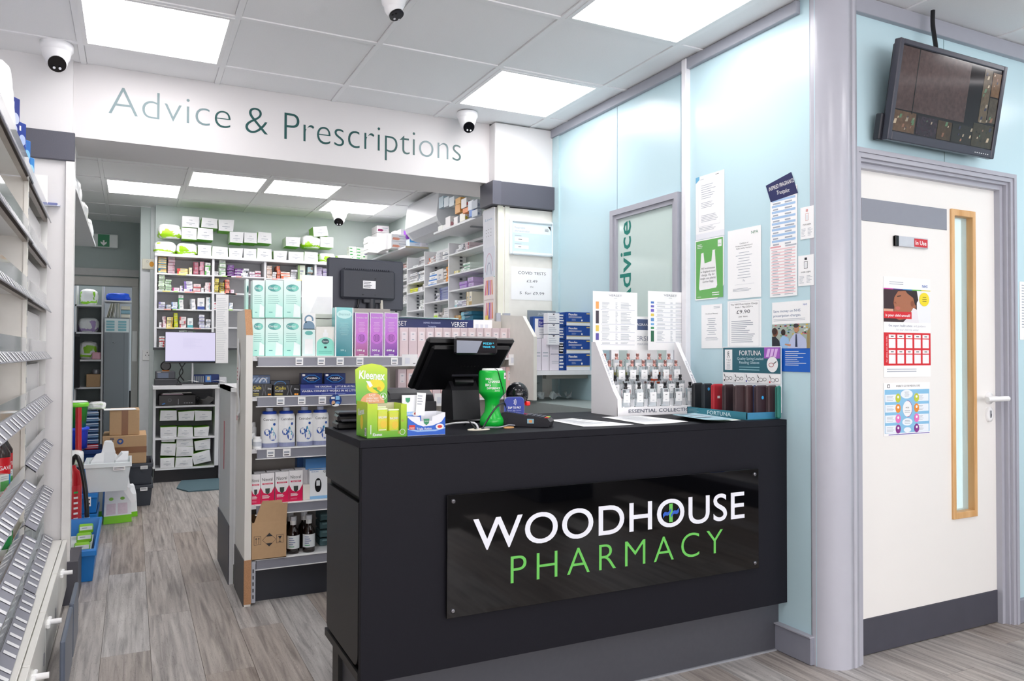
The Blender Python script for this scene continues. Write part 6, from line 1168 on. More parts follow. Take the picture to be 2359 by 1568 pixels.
tower('plum_carton', 478, 580, 335, 395, 1, 7.55, .2, 'ddd8dc', '8a2a5a', 'plum edged carton, upper one in the ceiling corner', 'plum cartons', None)
tower('plum_carton', 482, 580, 397, 565, 1, 7.55, .2, 'e4e0e2', '8a2a5a', 'plum edged carton, lower one in the ceiling corner', 'plum cartons', None)
# boxes on the near board
L8 = lambda x, y: (900+x/10.257, 430+y/10.257)
near = [(1230, 1330, 900, 1040, 'f4f6f0', 'a8d060', 'white and lime'), (1300, 1500, 800, 930, 'f2f2f3', None, 'white'), (1400, 1560, 540, 820, 'f5f2f2', 'e0a0a8', 'white and pink'), (1600, 1680, 640, 830, 'f3eeee', None, 'small plain white'), (1690, 1745, 625, 800, '2c3248', None, 'dark slate'), (1750, 1880, 600, 800, 'f4f2ea', 'd8c83a', 'white and yellow'),
        (1640, 1780, 400, 610, 'e8a95a', 'd8843a', 'light orange upper'), (1650, 1800, 240, 400, 'edb868', 'c88838', 'amber'), (1830, 1960, 480, 600, 'f08a40', 'd85a20', 'bright orange'), (1790, 1900, 250, 480, 'f1eeee', 'd83a30', 'white and red'), (1960, 2050, 300, 530, 'e8eef8', '2a5ac0', 'blue and white'), (1975, 2060, 540, 710, '5a88d8', 'e8eef8', 'blue'), (2060, 2160, 520, 690, 'c4ccd8', '7a88a8', 'grey blue'), (2045, 2160, 290, 500, 'b8c0cc', '8890a8', 'grey'),
        (1240, 1350, 210, 480, 'c8dce8', '5a88a8', 'pale blue'), (1365, 1480, 220, 450, 'dfeaf2', '6a98b8', 'ice blue'), (1500, 1620, 220, 440, 'e2ecf2', '7aa0b8', 'blue grey')]
for i, (x0, x1, y0, y1, c1, c2, cn) in enumerate(near):
    yy = 5.72-.95*(x0-1230)/950
    tower('medicine_carton', x0, x1, y0, y1, 1, yy, .1, c1, c2, f'{cn} carton in the colourful pile on the near wall board', 'colourful cartons on the near wall board', BZ if y1 > 640 and x0 > 1200 and y1 > 690 else None, conv=L8)
# air conditioner
t = thing('air_conditioner', 'large white wall air conditioner high on the right back wall', 'air conditioner')
ACM = M('e3e5ea', .3, var=.01); b = B(); b.T = None
prof = [(2.46, 2.20), (2.46, 2.54), (2.27, 2.54), (2.245, 2.5), (2.225, 2.31), (2.24, 2.27), (2.29, 2.215), (2.35, 2.2)]
n = len(prof); vs = [(x, 5.85, z) for x, z in prof]+[(x, 6.66, z) for x, z in prof]
b.add(vs, [tuple(range(n)), tuple(range(n, 2*n))[::-1]]+[(i, (i+1) % n, (i+1) % n+n, i+n) for i in range(n)], ACM); b.obj('housing', t)
b = B(); b.add([(2.243, 5.9, 2.266), (2.243, 6.61, 2.266), (2.288, 6.61, 2.214), (2.288, 5.9, 2.214)], [(0, 1, 2, 3)], M('c2c5cc', .4)); b.obj('louvre', t)
b = B(); b.box(2.238, 6.22, 2.33, 2.2275, 6.26, 2.335, GREY); b.obj('badge', t)
# ---- right-hand wall shelving (front plane x=2.42, facing -x)
XR = 2.42; kx = 1.1
t = thing('medicine_shelving', 'white open shelving of medicine boxes along the right back wall', 'shelving')
py = [7.5, 6.84, 6.365, 5.79, 4.6]
zsr = [[1.985, 1.875, 1.77, 1.66], [1.97, 1.835, 1.74, 1.575], [1.96, 1.77, 1.625], [1.985, 1.82, 1.69, 1.55]]
for y in py: b = B(); b.box(XR, y-.01, 1.2, 2.462, y+.01, 2.08, CW); b.obj('upright', t)
b = B(); b.box(XR, 4.6, 2.065, 2.462, 7.5, 2.085, CW); b.obj('top_board', t)
nb = [(6.85, 7.49), (6.375, 6.83), (5.80, 6.355), (4.61, 5.78)]
XS = 2.25
for j, (y0, y1) in enumerate(nb):
    for z in zsr[j]+[1.42]: b = B(); b.box(XR-.004, y0, z-.014, 2.462, y1, z, CW); b.obj('shelf', t)
    b = B(); [b.box(2.4, y1-.02, 1.3+.03*i, 2.42, y1-.008, 1.315+.03*i, M('55585e', .4)) for i in range(24)]; b.obj('bracket_slots', t)['kind'] = 'stuff'
E1 = [ # x0,x1 in K view, height px, shelf index, n, colours
 (0, [(560, 610, 90, 0, 1, 'e8502a', 'f0f0f0', 'orange red'), (612, 690, 60, 0, 2, 'f2e8e4', 'd0483a', 'white and red'), (694, 722, 90, 0, 2, 'e6e4e4', 'b0a8a8', 'white'), (590, 650, 80, 1, 3, 'e4e4e4', 'a8a8a8', 'grey white'), (655, 720, 85, 1, 3, 'eaeaea', 'b0b0b0', 'white'), (590, 640, 90, 2, 3, 'eeeeee', 'c83030', 'white and red'), (645, 720, 90, 2, 3, 'ececec', 'a8a8b0', 'white'), (585, 660, 90, 3, 4, 'ededed', 'b0b0b8', 'white'), (665, 720, 110, 3, 3, 'f0f0f0', 'a8a8b0', 'white'), (590, 640, 70, 4, 2, 'e8e8ea', 'a8a8b0', 'white'), (650, 720, 60, 4, 2, 'eeeeee', 'b0b0b8', 'white')]),
 (1, [(795, 870, 30, 0, 1, 'dfe0e2', 'a8a8b0', 'grey'), (875, 975, 120, 0, 5, 'e0e0e2', '9a9aa0', 'grey white'), (750, 860, 130, 1, 6, 'efefef', 'a0a0a8', 'white'), (865, 975, 130, 1, 4, 'f0f0f0', '9098a8', 'white'), (765, 865, 60, 2, 2, 'dde03a', 'a8b020', 'chartreuse'), (870, 930, 60, 2, 2, 'f0f0f0', 'b0b0b8', 'white'), (935, 975, 90, 2, 2, 'e8e8e8', 'b0b0b8', 'white'), (890, 945, 130, 3, 3, 'eef0ee', 'a8b0a8', 'white'), (950, 980, 170, 3, 2, 'f0f0f0', 'b0b0b8', 'white')]),
 (2, [(1015, 1065, 90, 0, 3, 'f2e6e0', 'e8602a', 'white and orange'), (1070, 1125, 90, 0, 4, 'eeecec', 'c8a0a0', 'white'), (1128, 1210, 120, 0, 3, 'e6e6e8', 'a8a8b0', 'grey white'), (1215, 1325, 120, 0, 2, 'f0f0f0', '6a7080', 'white'), (1018, 1130, 190, 1, 3, 'f2f2f4', '3a80d0', 'white and blue'), (1133, 1225, 200, 1, 1, 'e2e0e0', 'a8a4a4', 'large grey white'), (1230, 1275, 180, 1, 4, 'e8e4e0', '5a5450', 'white and brown'), (1278, 1325, 260, 1, 5, 'f2a020', 'd87a10', 'orange'), (1125, 1160, 110, 2, 3, 'efeff2', '9aa0b8', 'white'), (1165, 1300, 180, 2, 5, '8e96bc', '5a6296', 'slate blue'), (1302, 1325, 60, 2, 2, 'f0f0f2', 'b0b0b8', 'white'), (1100, 1195, 170, 3, 5, 'eeeaea', 'b0a8a8', 'white'), (1205, 1325, 230, 3, 7, 'eceaea', 'a8a4a0', 'white')]),
 (3, [(1380, 1430, 60, 0, 2, 'e6e6ea', '9a9aa8', 'grey white'), (1435, 1540, 130, 0, 4, 'ececee', '5a5a68', 'white'), (1545, 1600, 120, 0, 2, 'd8c8cc', '8a2a3a', 'maroon'), (1390, 1450, 40, 1, 1, 'f0e8b0', 'e0c830', 'pale yellow'), (1455, 1510, 60, 1, 2, 'f0f2f0', 'a8c0a8', 'white'), (1512, 1605, 120, 1, 3, 'e2eee6', '68a888', 'pale green'), (1450, 1560, 100, 2, 2, 'b898d8', '8a5ab8', 'lilac'), (1565, 1640, 140, 2, 2, 'c8b0dc', '9a80b8', 'pale lilac'), (1400, 1430, 100, 3, 1, 'eef4f6', '9ac8d0', 'white'), (1435, 1500, 90, 3, 3, 'eef0f4', '9a9ac0', 'white'), (1505, 1565, 90, 3, 3, 'f0f0f4', 'a090b8', 'white'), (1570, 1600, 190, 3, 1, 'e8dcc0', 'b8a070', 'tall tan'), (1605, 1645, 190, 3, 1, 'f0ead8', 'b8a070', 'tall cream'), (1385, 1480, 110, 4, 3, 'd8b070', 'a87a38', 'tan'), (1485, 1650, 150, 4, 3, '1f6a88', '8ac0d0', 'deep teal')])]
for j, L in E1:
    zz = zsr[j]+[1.42]
    for idx, (x0, x1, hp, si, n, c1, c2, cn) in enumerate(L):
        a = P(*K(x0, 700), 'x', XR); c = P(*K(x1, 700), 'x', XR); z = zz[si]; w = abs(a.y-c.y)*.97; mid = (a.y+c.y)/2
        dist = (Vector((XR, mid, 1.18))-EYE).dot(FW); h = min(hp/6.032*dist/FPX/n, ((zz[si-1] if si else 2.065)-z-.02)/n); R = random.Random(x0)
        for k in range(n):
            med(med_mesh(w, .12, h-.001, c1, c2), f'{cn} medicine box, '+(f'{LV[k]}, ' if n > 1 else '')+f'{ORD[idx]} pile, {["far", "second", "third", "near"][j]} bay, right wall', (XR-.085+R.uniform(-.01, .01), mid, z+h*k+.0008), -90+R.uniform(-3, 3), 'medicine boxes on the right wall shelving')
# widen the shelving so the boxes stand on it
for j, (y0, y1) in enumerate(nb):
    for z in zsr[j]+[1.42]: b = B(); b.box(2.31, y0, z-.012, XR-.0045, y1, z-.0005, CW); b.obj('shelf', t)
for y in py: b = B(); b.box(2.31, y-.01, 1.2, XR-.0005, y+.01, 2.08, CW); b.obj('upright', t)
b = B(); b.add([(2.30, 6.10, 1.50), (2.30, 6.02, 1.50), (2.29, 5.99, 1.40), (2.29, 6.06, 1.37)], [(0, 1, 2, 3)], M('b6e04a', .5)); b.box(2.301, 6.0, 1.41, 2.304, 6.1, 1.51, M('e8f0d8', .5)); one(b, 'hanging_tag', 'white and lime paper tag hanging from the right wall shelving', 'tag')
b = B(); b.lathe([(.008, 0), (.01, .07), (.03, .14), (.032, .15)], M('c81e28', .3), 14, (2.34, 5.06, 1.822), caps=False); one(b, 'red_beaker', 'red plastic funnel on the near bay of the right shelving', 'funnel')
# ================================================================ workstation by the back wall
t = thing('workstation_cabinet', 'white open cabinet under the back computer, holding bag bundles', 'cabinet')
b = B(); b.box(.18, YB, .13, .20, 7.89, .85, CW); b.obj('side_panel', t); b = B(); b.box(.70, YB, .13, .735, 7.89, .85, CW); b.obj('side_panel', t)
b = B(); b.box(.17, 7.46, .85, .734, 7.9, .885, CW, .003); b.obj('worktop', t)
for z in (.695, .405, .13): b = B(); b.box(.20, YB+.003, z-.016, .70, 7.87, z, CW); b.obj('shelf', t)
b = B(); b.box(.2, 7.86, .13, .7, 7.88, .85, M('7d7f84', .6)); b.obj('back_panel', t)
b = B(); b.box(.19, YB+.04, 0, .735, YB+.06, .125, M('1d1d22', .5)); b.obj('plinth', t)
b = B(); b.box(.738, YB, .001, .8, 7.89, .95, M('d3d5da', .5)); one(b, 'side_unit', 'pale narrow unit right of the workstation cabinet', 'cabinet')
D3 = lambda x, y: (340+x/7.84, 800+y/7.84); D1 = lambda x, y: (160+x/2.85, 850+y/2.85)
GB = 'paper bag bundles in the workstation cabinet'; zc = {0: .406, 1: .406+.098}
for i, (x0, x1, y0, y1) in enumerate(((220, 530, 1325, 1520), (545, 820, 1325, 1500), (830, 1110, 1325, 1490))): pack(x0, x1, y0, y1, f'white bag bundle with green edges, {pos[i]} of the lower row, middle compartment', GB, .4065, YB+.02, conv=D3, sd=i)
for i, (x0, x1, y0, y1) in enumerate(((220, 530, 1140, 1322), (545, 845, 1150, 1322), (860, 1160, 1140, 1320))): pack(x0, x1, y0, y1, f'white bag bundle with green edges, {pos[i]} of the upper row, middle compartment', GB, None, YB+.02, conv=D3, sd=i+1)
lo = [(590, 692, 575, 645, 0, 0), (695, 808, 572, 635, 0, 0), (812, 935, 540, 615, 0, -12), (592, 695, 485, 568, None, 4), (702, 812, 512, 572, None, 0), (820, 932, 465, 530, None, -6), (600, 692, 432, 478, None, 0), (700, 815, 445, 510, None, -3)]
nmz = ['lower left', 'lower middle', 'lower right, tilted', 'middle left', 'centre', 'upper right, tilted', 'top left, half hidden', 'top middle']
for i, (x0, x1, y0, y1, zb, r_) in enumerate(lo): pack(x0, x1, y0, y1, f'white bag bundle with green edges in the bottom compartment, {nmz[i]}', GB, .131 if zb == 0 and not r_ else None, YB+.02, rot=r_, conv=D1, sd=i % 3)
t = thing('desktop_computer', 'black desktop computer lying flat in the top compartment of the workstation', 'computer', (.385, YB+.01, .696))
b = B(); b.box(-.16, 0, 0, .15, .22, .095, BLK2, .004); b.obj('case', t); b = B(); b.lay = .0008; b.ell(-.07, .05, .015, .015, M('8a8c92', .3), 1, n=14); b.ell(-.07, .05, .012, .012, BLK2, 2, n=14); b.rect(.0, .01, .005, .06, M('a8aab0', .3), 1); b.poly([(-.13, .01), (-.105, .018), (-.11, .026), (-.135, .018)], M('2f7fd0', .4), 1); [b.rect(.05+.02*i, .018, .062+.02*i, .026, GREY, 1) for i in range(4)]; b.obj('front_details', t)
b = B(); b.T = Matrix.Rotation(math.radians(3), 4, 'Z'); b.box(-.1, 0, 0, .08, .2, .006, M('d8b8c8', .5)); b.box(-.09, .01, .007, .07, .2, .014, PAPER); b.box(-.02, -.01, .015, .15, .2, .02, M('e0e2dc', .5)); one(b, 'paper_stack', 'pink and white papers lying on the black desktop computer', 'papers', (.35, YB+.03, .793))
b = B(); [b.ring([[(r_*math.cos(a), y_, r_*math.sin(a)) for a in [math.radians(200+14*k) for k in range(11)]] for y_ in (0, .2)], PAPER, closed=False) for r_ in (.05, .06, .07, .08, .09)]; one(b, 'rolled_papers', 'curled white papers stuffed beside the black desktop computer', 'papers', (.61, YB+.02, .787))
SCRM = M('dcd6f2', .3, e=.95, var=0); SCRM.node_tree.nodes['Principled BSDF'].inputs['Base Color'].default_value = (.01, .01, .012, 1)
t = thing('computer_monitor', 'switched-on monitor with a pale lilac screen at the back workstation', 'monitor', (.478, 7.50, .886), 0)
b = B(); b.box(-.212, .0, .198, .215, .03, .482, BLK2, .004); b.obj('bezel', t)
b = B(); b.box(-.207, -.001, .212, .21, .001, .477, SCRM); b.lay = .0012; GY = M('b4b0cc', .4, e=.4, var=0); b.lines(-.06, .1, .43, .33, 8, GY, 1, th=.2); b.rect(-.06, .33, -.059, .43, GY, 1); b.rect(0, .33, .001, .42, GY, 1); b.rect(-.207, .212, .21, .219, M('4a5a80', .4), 1); b.obj('screen', t)
b = B(); b.cylx((.02, .03, 0), (.02, .03, .3), .012, M('c8c8cc', .3, met=.6)); b.box(-.07, -.04, 0, .11, .1, .008, M('b0b0b6', .3)); b.obj('stand', t)
b = B(); b.tube([(-.09, .02, .2), (-.06, .0, .12), (-.1, .0, .05), (-.05, 0, .0)], .005, BLK2); b.tube([(-.04, .02, .2), (-.09, .0, .11), (-.05, .0, .04)], .005, BLK2); b.obj('cables', t)
b = B(); b.T = None; b.ring([[(r_*math.cos(2*math.pi*k/20), y_, r_*math.sin(2*math.pi*k/20)) for k in range(20)] for r_, y_ in ((.035, 0), (.045, .006), (.045, .02), (.035, .026))], BLK2); b.box(-.03, .0, -.046, .03, .025, -.04, M('e88a2a', .4)); one(b, 'round_speaker', 'round black disc speaker with an orange foot, left of the lilac screen', 'speaker', (.277, 7.53, 1.058))
t = thing('label_printer', 'dark grey desktop label printer at the left end of the back worktop', 'printer', (.255, 7.50, .886))
b = B(); b.box(-.07, 0, 0, .12, .2, .055, M('2c2d33', .4), .005); b.box(-.062, .01, .055, .10, .18, .125, M('40424a', .4), .006); b.obj('housing', t); b = B(); b.lay = .001; b.T = Matrix.Translation((0, .01, 0)); b.rect(-.045, .065, .045, .11, M('55627a', .3), 1); b.lines(-.05, .0, .122, .114, 1, WHITE, 1); b.obj('display_panel', t)
t = thing('keyboard', 'black keyboard lying on the back worktop', 'keyboard', (.53, 7.465, .886)); b = B(); b.box(-.17, 0, 0, .2, .13, .014, BLK2, .003); b.obj('base', t); kb = B()
for r_ in range(4): [kb.box(-.16+.025*c, .01+.028*r_, .014, -.14+.025*c, .03+.028*r_, .019, M('3c3d44', .4)) for c in range(14)]
kb.obj('keys', t)['kind'] = 'stuff'
for i, x in enumerate((.47, .70)): b = B(); b.ring([[(xx, y_, .004+.012*math.sin((xx+.07)*22)) for xx in [-.07+.014*k for k in range(11)]] for y_ in (0, .09)], PAPER, closed=False); one(b, 'booklet', ['left', 'right'][i]+' of two open white booklets lying on the keyboard', 'booklet', (x, 7.50, .908), -12, 'open booklets on the keyboard')
t = thing('mesh_basket', 'navy slotted plastic basket behind the keyboard', 'basket', (.60, 7.66, .886)); b = B(); b.box(-.1, 0, 0, .14, .1, .09, M('17306e', .4), .003); b.obj('body', t); b = B(); b.lay = .001; [b.rect(-.075+.018*k, .012, -.068+.018*k, .075, M('cfd8c8', .5), 1) for k in range(5)]; b.rect(.02, .02, .07, .08, M('5a96e0', .4), 1); b.rect(.035, .035, .06, .07, M('f0d8b0', .4), 2); b.obj('slots', t)
b = B(); b.box(0, 0, 0, .16, .008, .1, M('f2f2f2', .4), .003)
SK = b; SK.lay = .0008
for gx in (.04, .12):
    for q in ((0, .075), (-.014, .05), (.014, .05)): SK.rect(gx+q[0]-.003, q[1]-.005, gx+q[0]+.003, q[1]+.005, INK, 1)
SK.rect(.07, .07, .09, .085, M('c8c8c8', .4), 1); a = P(343, 830, 'y', 8.01); one(SK, 'wall_socket', 'white double wall socket left of the lilac screen', 'socket', (.092, 8.012, a.z))
b = B(); b.box(-.05, 0, 0, .06, .03, .1, M('ece9d8', .4), .005); b.lay = .001; b.ell(.032, .05, .02, .025, M('f0a83a', .4, var=0), 1); b.arc(-.005, .075, .01, .01, .002, GREY, 1); one(b, 'alarm_box', 'cream alarm box with an orange spot on the back left pillar', 'alarm', (.13, 7.985, P(331, 620, 'y', 8).z))
# long paper sheets hanging by the workstation
a = P(498, 655+35, 'y', 5.2); b = B(); b.box(0, 0, 0, .075, .001, .44, PAPER); b.lines(.005, .07, .42, .02, 34, M('c4c8d0', .6, var=0), 1, th=.16); one(b, 'paper_sheet', 'long white sheet hanging beside the island end panel and the lilac screen', 'paper', (a.x, 5.2, P(498, 836, 'y', 5.2).z))
b = B(); b.ring([[(x, .004*math.sin(z*30), z) for x in (0, .055)] for z in [.03*k for k in range(14)]], PAPER, closed=False)
b.add([(-.01, -.004, -.03), (.045, -.012, -.035), (.058, -.002, .03), (.004, -.002, .03)], [(0, 1, 2, 3)], PAPER); b.lay = .006; [b.rect(.01, .24-.018*k, .045, .247-.018*k, M('c88a90', .5, var=0), 1) for k in range(4)]; b.rect(.015, -.012, .035, .012, M('d85a60', .5, var=0), 1)
a = P(527, 900, 'x', .4775); o = one(b, 'paper_strip', 'curling receipt strip taped to the island end panel', 'receipt', (.4735, 3.99, .86), -90)
o = tag(put('red_label', (lambda q: (q.box(0, 0, 0, .025, .001, .26, M('b8283c', .4)), q.mesh('red_label'))[1])(B())), 'narrow red strip on the side of the service desk', 'sticker'); o.location = (.4535, 4.42, .55); o.rotation_euler[2] = math.radians(-90)
b = B(); b.prismz([(.44, 7.0), (1.2, 7.0), (1.2, 7.6), (.42, 7.6), (.38, 7.35), (.36, 7.2)], .001, .012, M('56707a', .8, bump=.5, sc=200)); one(b, 'floor_mat', 'blue-grey anti-fatigue mat on the floor before the workstation', 'mat')
# ================================================================ stacked goods at the left of the back room
def tote(name, lab, cx, cy, w, d, h, z, m, lipm=None, rz=0, labels=(), grp=None, taper=.9):
    t = thing(name, lab, 'crate', (cx, cy, z), rz, grp); b = B(); k = taper
    o_ = [(-w/2, -d/2), (w/2, -d/2), (w/2, d/2), (-w/2, d/2)]; bt = [(x*k, y*k, .0) for x, y in o_]; tp = [(x, y, h) for x, y in o_]; ti = [(x*.94, y*.94, h) for x, y in o_]; bi = [(x*k*.93, y*k*.93, .01) for x, y in o_]
    b.ring([bi, ti, tp, bt], m, smooth=False, caps=False); b.add(bt, [(0, 1, 2, 3)], m); b.add(bi, [(0, 1, 2, 3)], m); b.obj('body', t)
    b = B(); g = 1.03
    for x0, y0, x1, y1 in ((-w/2*g, -d/2*g, w/2*g, -d/2), (-w/2*g, d/2, w/2*g, d/2*g), (-w/2*g, -d/2, -w/2, d/2), (w/2, -d/2, w/2*g, d/2)): b.box(x0, y0, h-.03, x1, y1, h, lipm or m, .003)
    b.obj('rim', t)
    for (x0, z0, x1, z1) in labels: b = B(); b.box(x0, -d/2*g-.002, z0, x1, -d/2*g, z1, PAPER); b.lay = .001; b.lines(x0+.005, x1-.005, z1-.004, z0+.004, 2, INK, 1, y=-d/2*g-.002); b.obj('label', t)
    return t
DT = M('3a3f49', .45, var=.05); BT = M('1f7fd0', .35)
tote('storage_tote', 'lower of two dark grey lidded totes beside the cardboard boxes', .01, 6.74, .29, .46, .163, .001, DT, labels=((.06, .12, .11, .145),), grp='dark grey totes')
tote('storage_tote', 'upper of two dark grey totes, carrying the large cardboard box', .01, 6.74, .29, .46, .163, .166, DT, labels=((.06, .12, .11, .145), (-.1, .06, -.02, .11)), grp='dark grey totes')
for (cx_, cy_, w, d, h, z, lab, big) in ((-.04, 6.72, .30, .4, .215, .331, 'large brown cardboard box with blue printed marks on the grey totes', 1), (-.043, 6.70, .205, .3, .19, .548, 'smaller brown cardboard box stacked on the large printed box', 0)):
    t = thing('cardboard_box', lab, 'box', (cx_, cy_-d/2, z)); b = B(); b.box(-w/2, 0, 0, w/2, d, h, CARD, .003); b.obj('box_body', t); TP = M('8a5a34', .3)
    b = B()
    if big: b.box(-w/2-.001, -.001, h*.38, w/2+.001, .002, h*.6, TP)
    else: b.box(-.02, -.001, 0, .025, .002, h+.001, TP)
    b.obj('packing_tape', t)
    if big:
        BI = M('274f96', .5, var=0); b = B(); b.lay = .001; b.ell(-.03, h*.8, .022, .022, BI, 1, n=20); b.poly([(-.043, h*.82), (-.03, h*.86), (-.017, h*.82), (-.03, h*.74)], CARD, 2); b.obj('round_mark', t)
        b = B(); b.lay = .001; b.lines(-.1, -.07, h*.95, h*.65, 6, M('33405a', .5, var=0), 1, th=.5); b.lines(-.1, -.07, h*.3, h*.08, 4, M('33405a', .5, var=0), 1, th=.5); b.lines(-.05, -.02, h*.32, h*.06, 3, INK, 1, th=.6); b.poly([(-.135, h*.84), (-.125, h*.78), (-.115, h*.84)], INK, 1); b.obj('printed_marks', t)['kind'] = 'stuff'
b = B(); b.box(-.12, 0, 0, .1, .2, .002, PAPER); one(b, 'paper_sheet', 'white papers lying on top of the smaller cardboard box', 'papers', (-.06, 6.54, .74), 4)
tote('plastic_tub', 'translucent white plastic tub full of paper bags above the blue crates', -.13, 5.80, .27, .34, .19, .269, M('e6eef0', .25, var=.02), labels=((.03, .14, .1, .165),), taper=.82)
tote('blue_crate', 'upper blue crate under the white tub', -.255, 5.86, .13, .44, .13, .137, BT, grp='blue plastic crates', labels=((-.0, .05, .03, .11),)); tote('blue_crate', 'lower blue crate directly on the floor behind the front blue crate', -.255, 5.86, .13, .44, .133, .001, BT, grp='blue plastic crates')
def paper_bag(name, lab, x, y, z, w, h, d, rz, top, green='7ccc1e', grp=None, pr=True, grey=0):
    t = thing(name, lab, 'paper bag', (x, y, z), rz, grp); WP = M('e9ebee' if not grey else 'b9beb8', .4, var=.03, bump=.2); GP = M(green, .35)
    R = random.Random(lab); bt = [(-w/2, -d/2, 0), (w/2, -d/2, 0), (w/2, d/2, 0), (-w/2, d/2, 0)]; mid = [(p[0]*.98, p[1]*.95, h*.16) for p in bt]; up = [(p[0]*.85+R.uniform(-.006, .006), p[1]*.7, h*.72) for p in bt]; tp = [(p[0]*.5+R.uniform(-.008, .008)+top, p[1]*.15, h+R.uniform(-.01, .01)) for p in bt]
    b = B(); b.ring([mid, up, tp], WP, smooth=False, caps=False); b.add(tp, [(0, 1, 2, 3)], WP)
    if pr:
        def fp(u, v): a = Vector(mid[0])*(1-u)+Vector(mid[1])*u; c = Vector(up[0])*(1-u)+Vector(up[1])*u; q = a*(1-v)+c*v; return (q.x, q.y-.0015, q.z)
        for u0, u1 in ((.08, .42), (.5, .86)): b.add([fp(u0, .05), fp(u1, .05), fp(u1, .45), fp(u0, .45)], [(0, 1, 2, 3)], M('dcccd6', .5, var=.1, sc=80)); b.add([fp((u0+u1)/2+.09*math.cos(a), .62+.06*math.sin(a)) for a in [k*.63 for k in range(10)]], [tuple(range(10))], M('7ab83a', .4, var=0))
    b.obj('bag_body', t); b = B(); b.ring([bt, mid], GP, smooth=False, caps=False); b.add(bt, [(0, 1, 2, 3)], GP); b.obj('green_base', t)
    return t
paper_bag('paper_bag', 'upright white paper bag with green base standing before the dark totes', -.082, 6.0, .001, .175, .33, .12, 8, .02)
paper_bag('paper_bag', 'grey-white bag with green base in the shadow behind the upright bag', -.15, 6.22, .001, .12, .30, .1, -5, 0, '4f9a1c', pr=False, grey=1)  # greyed white and duller green put shade into the bag's colours
paper_bag('paper_bag', 'bag with green base leaning behind the upright bag at its right', -.02, 6.17, .001, .12, .22, .1, 15, .02, pr=False)
b = B(); b.T = Matrix.Rotation(math.radians(-30), 4, 'Y'); b.box(-.015, 0, -.16, .02, .004, .02, PAPER); one(b, 'paper_strip', 'long white folded paper strip hanging over the upright bag', 'paper', (-.055, 5.93, .28))
for i, (x, y, rz, h, tt) in enumerate(((-.20, 5.74, 10, .18, .02), (-.13, 5.80, -6, .25, .0), (-.06, 5.76, 12, .18, .03), (-.10, 5.88, 0, .17, -.02))):
    paper_bag('paper_bag', ['leftmost folded white bag sticking out of the white tub', 'tallest folded white bag sticking out of the white tub', 'rightmost folded white bag sticking out of the white tub', 'back folded white bag in the white tub'][i], x, y, .33, .085, h, .06, rz, tt, 'a8c890', 'folded bags in the white tub', False)
tote('blue_crate', 'long blue crate on the floor beside the left pier with small packets inside', -.295, 4.89, .28, .86, .17, .001, BT, grp='blue plastic crates')
for i, (y, z) in enumerate(((4.50, .09), (4.72, .10), (4.92, .11), (5.12, .12))):
    b = B(); b.box(-.04, 0, 0, .035, .09, .04, M('8ad024', .35), .006); b.lay = .001; b.rect(-.035, .02, .03, .042, WHITE, 1); b.lines(-.025, .02, .038, .026, 1, TXT, 2); one(b, 'small_packet', f'small green and white packet, {ORD[i]} from the front in the blue crate', 'packet', (-.225, y, z), 3, 'green and white packets in the blue crate')
b = B(); b.box(-.40, 4.56, .012, -.19, 5.22, .09, M('dfe3df', .6)); one(b, 'packet_filler', 'white packing under the small packets in the blue crate', 'packing')
t = thing('fire_extinguisher', 'red fire extinguisher with black hose beside the left pier', 'fire extinguisher', (-.322, 5.44, .001)); RE = M('b81420', .25)
b = B(); b.lathe([(.05, 0), (.055, .01), (.055, .40), (.045, .44), (.025, .46), (.02, .48)], RE, 24); b.obj('cylinder', t)
b = B(); r = .0555; vs = [(r*math.sin(a), -r*math.cos(a), z) for z in (.08, .36) for a in [-.1+.12*k for k in range(10)]]; b.ring([vs[:10], vs[10:]], M('c8303a', .3), closed=False)
for k in range(7): z = .12+.032*k; vs = [(1.01*r*math.sin(a), -1.01*r*math.cos(a), zz) for zz in (z, z+.012) for a in [.25+.09*q for q in range(6)]]; b.ring([vs[:6], vs[6:]], WHITE if k != 6 else M('3fae5a', .4), closed=False)
b.obj('label', t)
b = B(); b.tube([(.0, 0, .49), (.02, -.03, .54), (.045, -.05, .50), (.07, -.07, .38), (.085, -.085, .24), (.088, -.09, .14)], .013, BLK2, 8); b.obj('hose', t); b = B(); b.cylx((.088, -.09, .14), (.09, -.09, .05), .016, M('2fae3a', .3), n=12); b.obj('nozzle', t, label='green nozzle sleeve'); b = B(); b.cylx((.088, -.09, .155), (.088, -.09, .17), .0155, LG, n=12); b.obj('clip', t)
t = thing('plastic_bucket', 'green plastic bucket with pale lid at the far left, above the blue one', 'bucket', (-.37, 6.4, .635)); b = B(); b.lathe([(.0, .001), (.075, 0), (.09, .17)], M('1f8a30', .3), 24, caps=False); b.obj('body', t); b = B(); b.lathe([(.092, .15), (.096, .165), (.09, .18), (.0, .185)], M('7fe03a', .3), 24, caps=False); b.obj('lid', t); b = B(); b.lathe([(.09, .183), (.08, .19), (0, .191)], WHITE, 20, caps=False); b.obj('rim', t)
t = thing('plastic_bucket', 'blue plastic bucket at the far left, under the green one', 'bucket', (-.37, 6.4, .481)); b = B(); b.lathe([(.0, .001), (.085, 0), (.092, .15)], M('1c3fd0', .3), 24, caps=False); b.obj('body', t); b = B(); b.lathe([(.092, .13), (.1, .135), (.1, .15), (.092, .153), (0, .152)], M('2a52e8', .3), 24, caps=False); b.obj('rim', t)
b = B(); b.cylx((-.325, 6.12, .46), (-.33, 6.17, .79), .02, M('c01824', .3), n=12); one(b, 'red_tube', 'red tube standing upright in front of the green and blue buckets', 'tube')
b = B(); b.box(-.46, 6.05, .001, -.31, 6.5, .459, M('3a4a62', .5)); b.box(-.46, 6.3, .459, -.31, 6.5, .48, M('3a4a62', .5)); one(b, 'storage_block', 'dark blue storage block carrying the blue bucket at the far left', 'storage block')
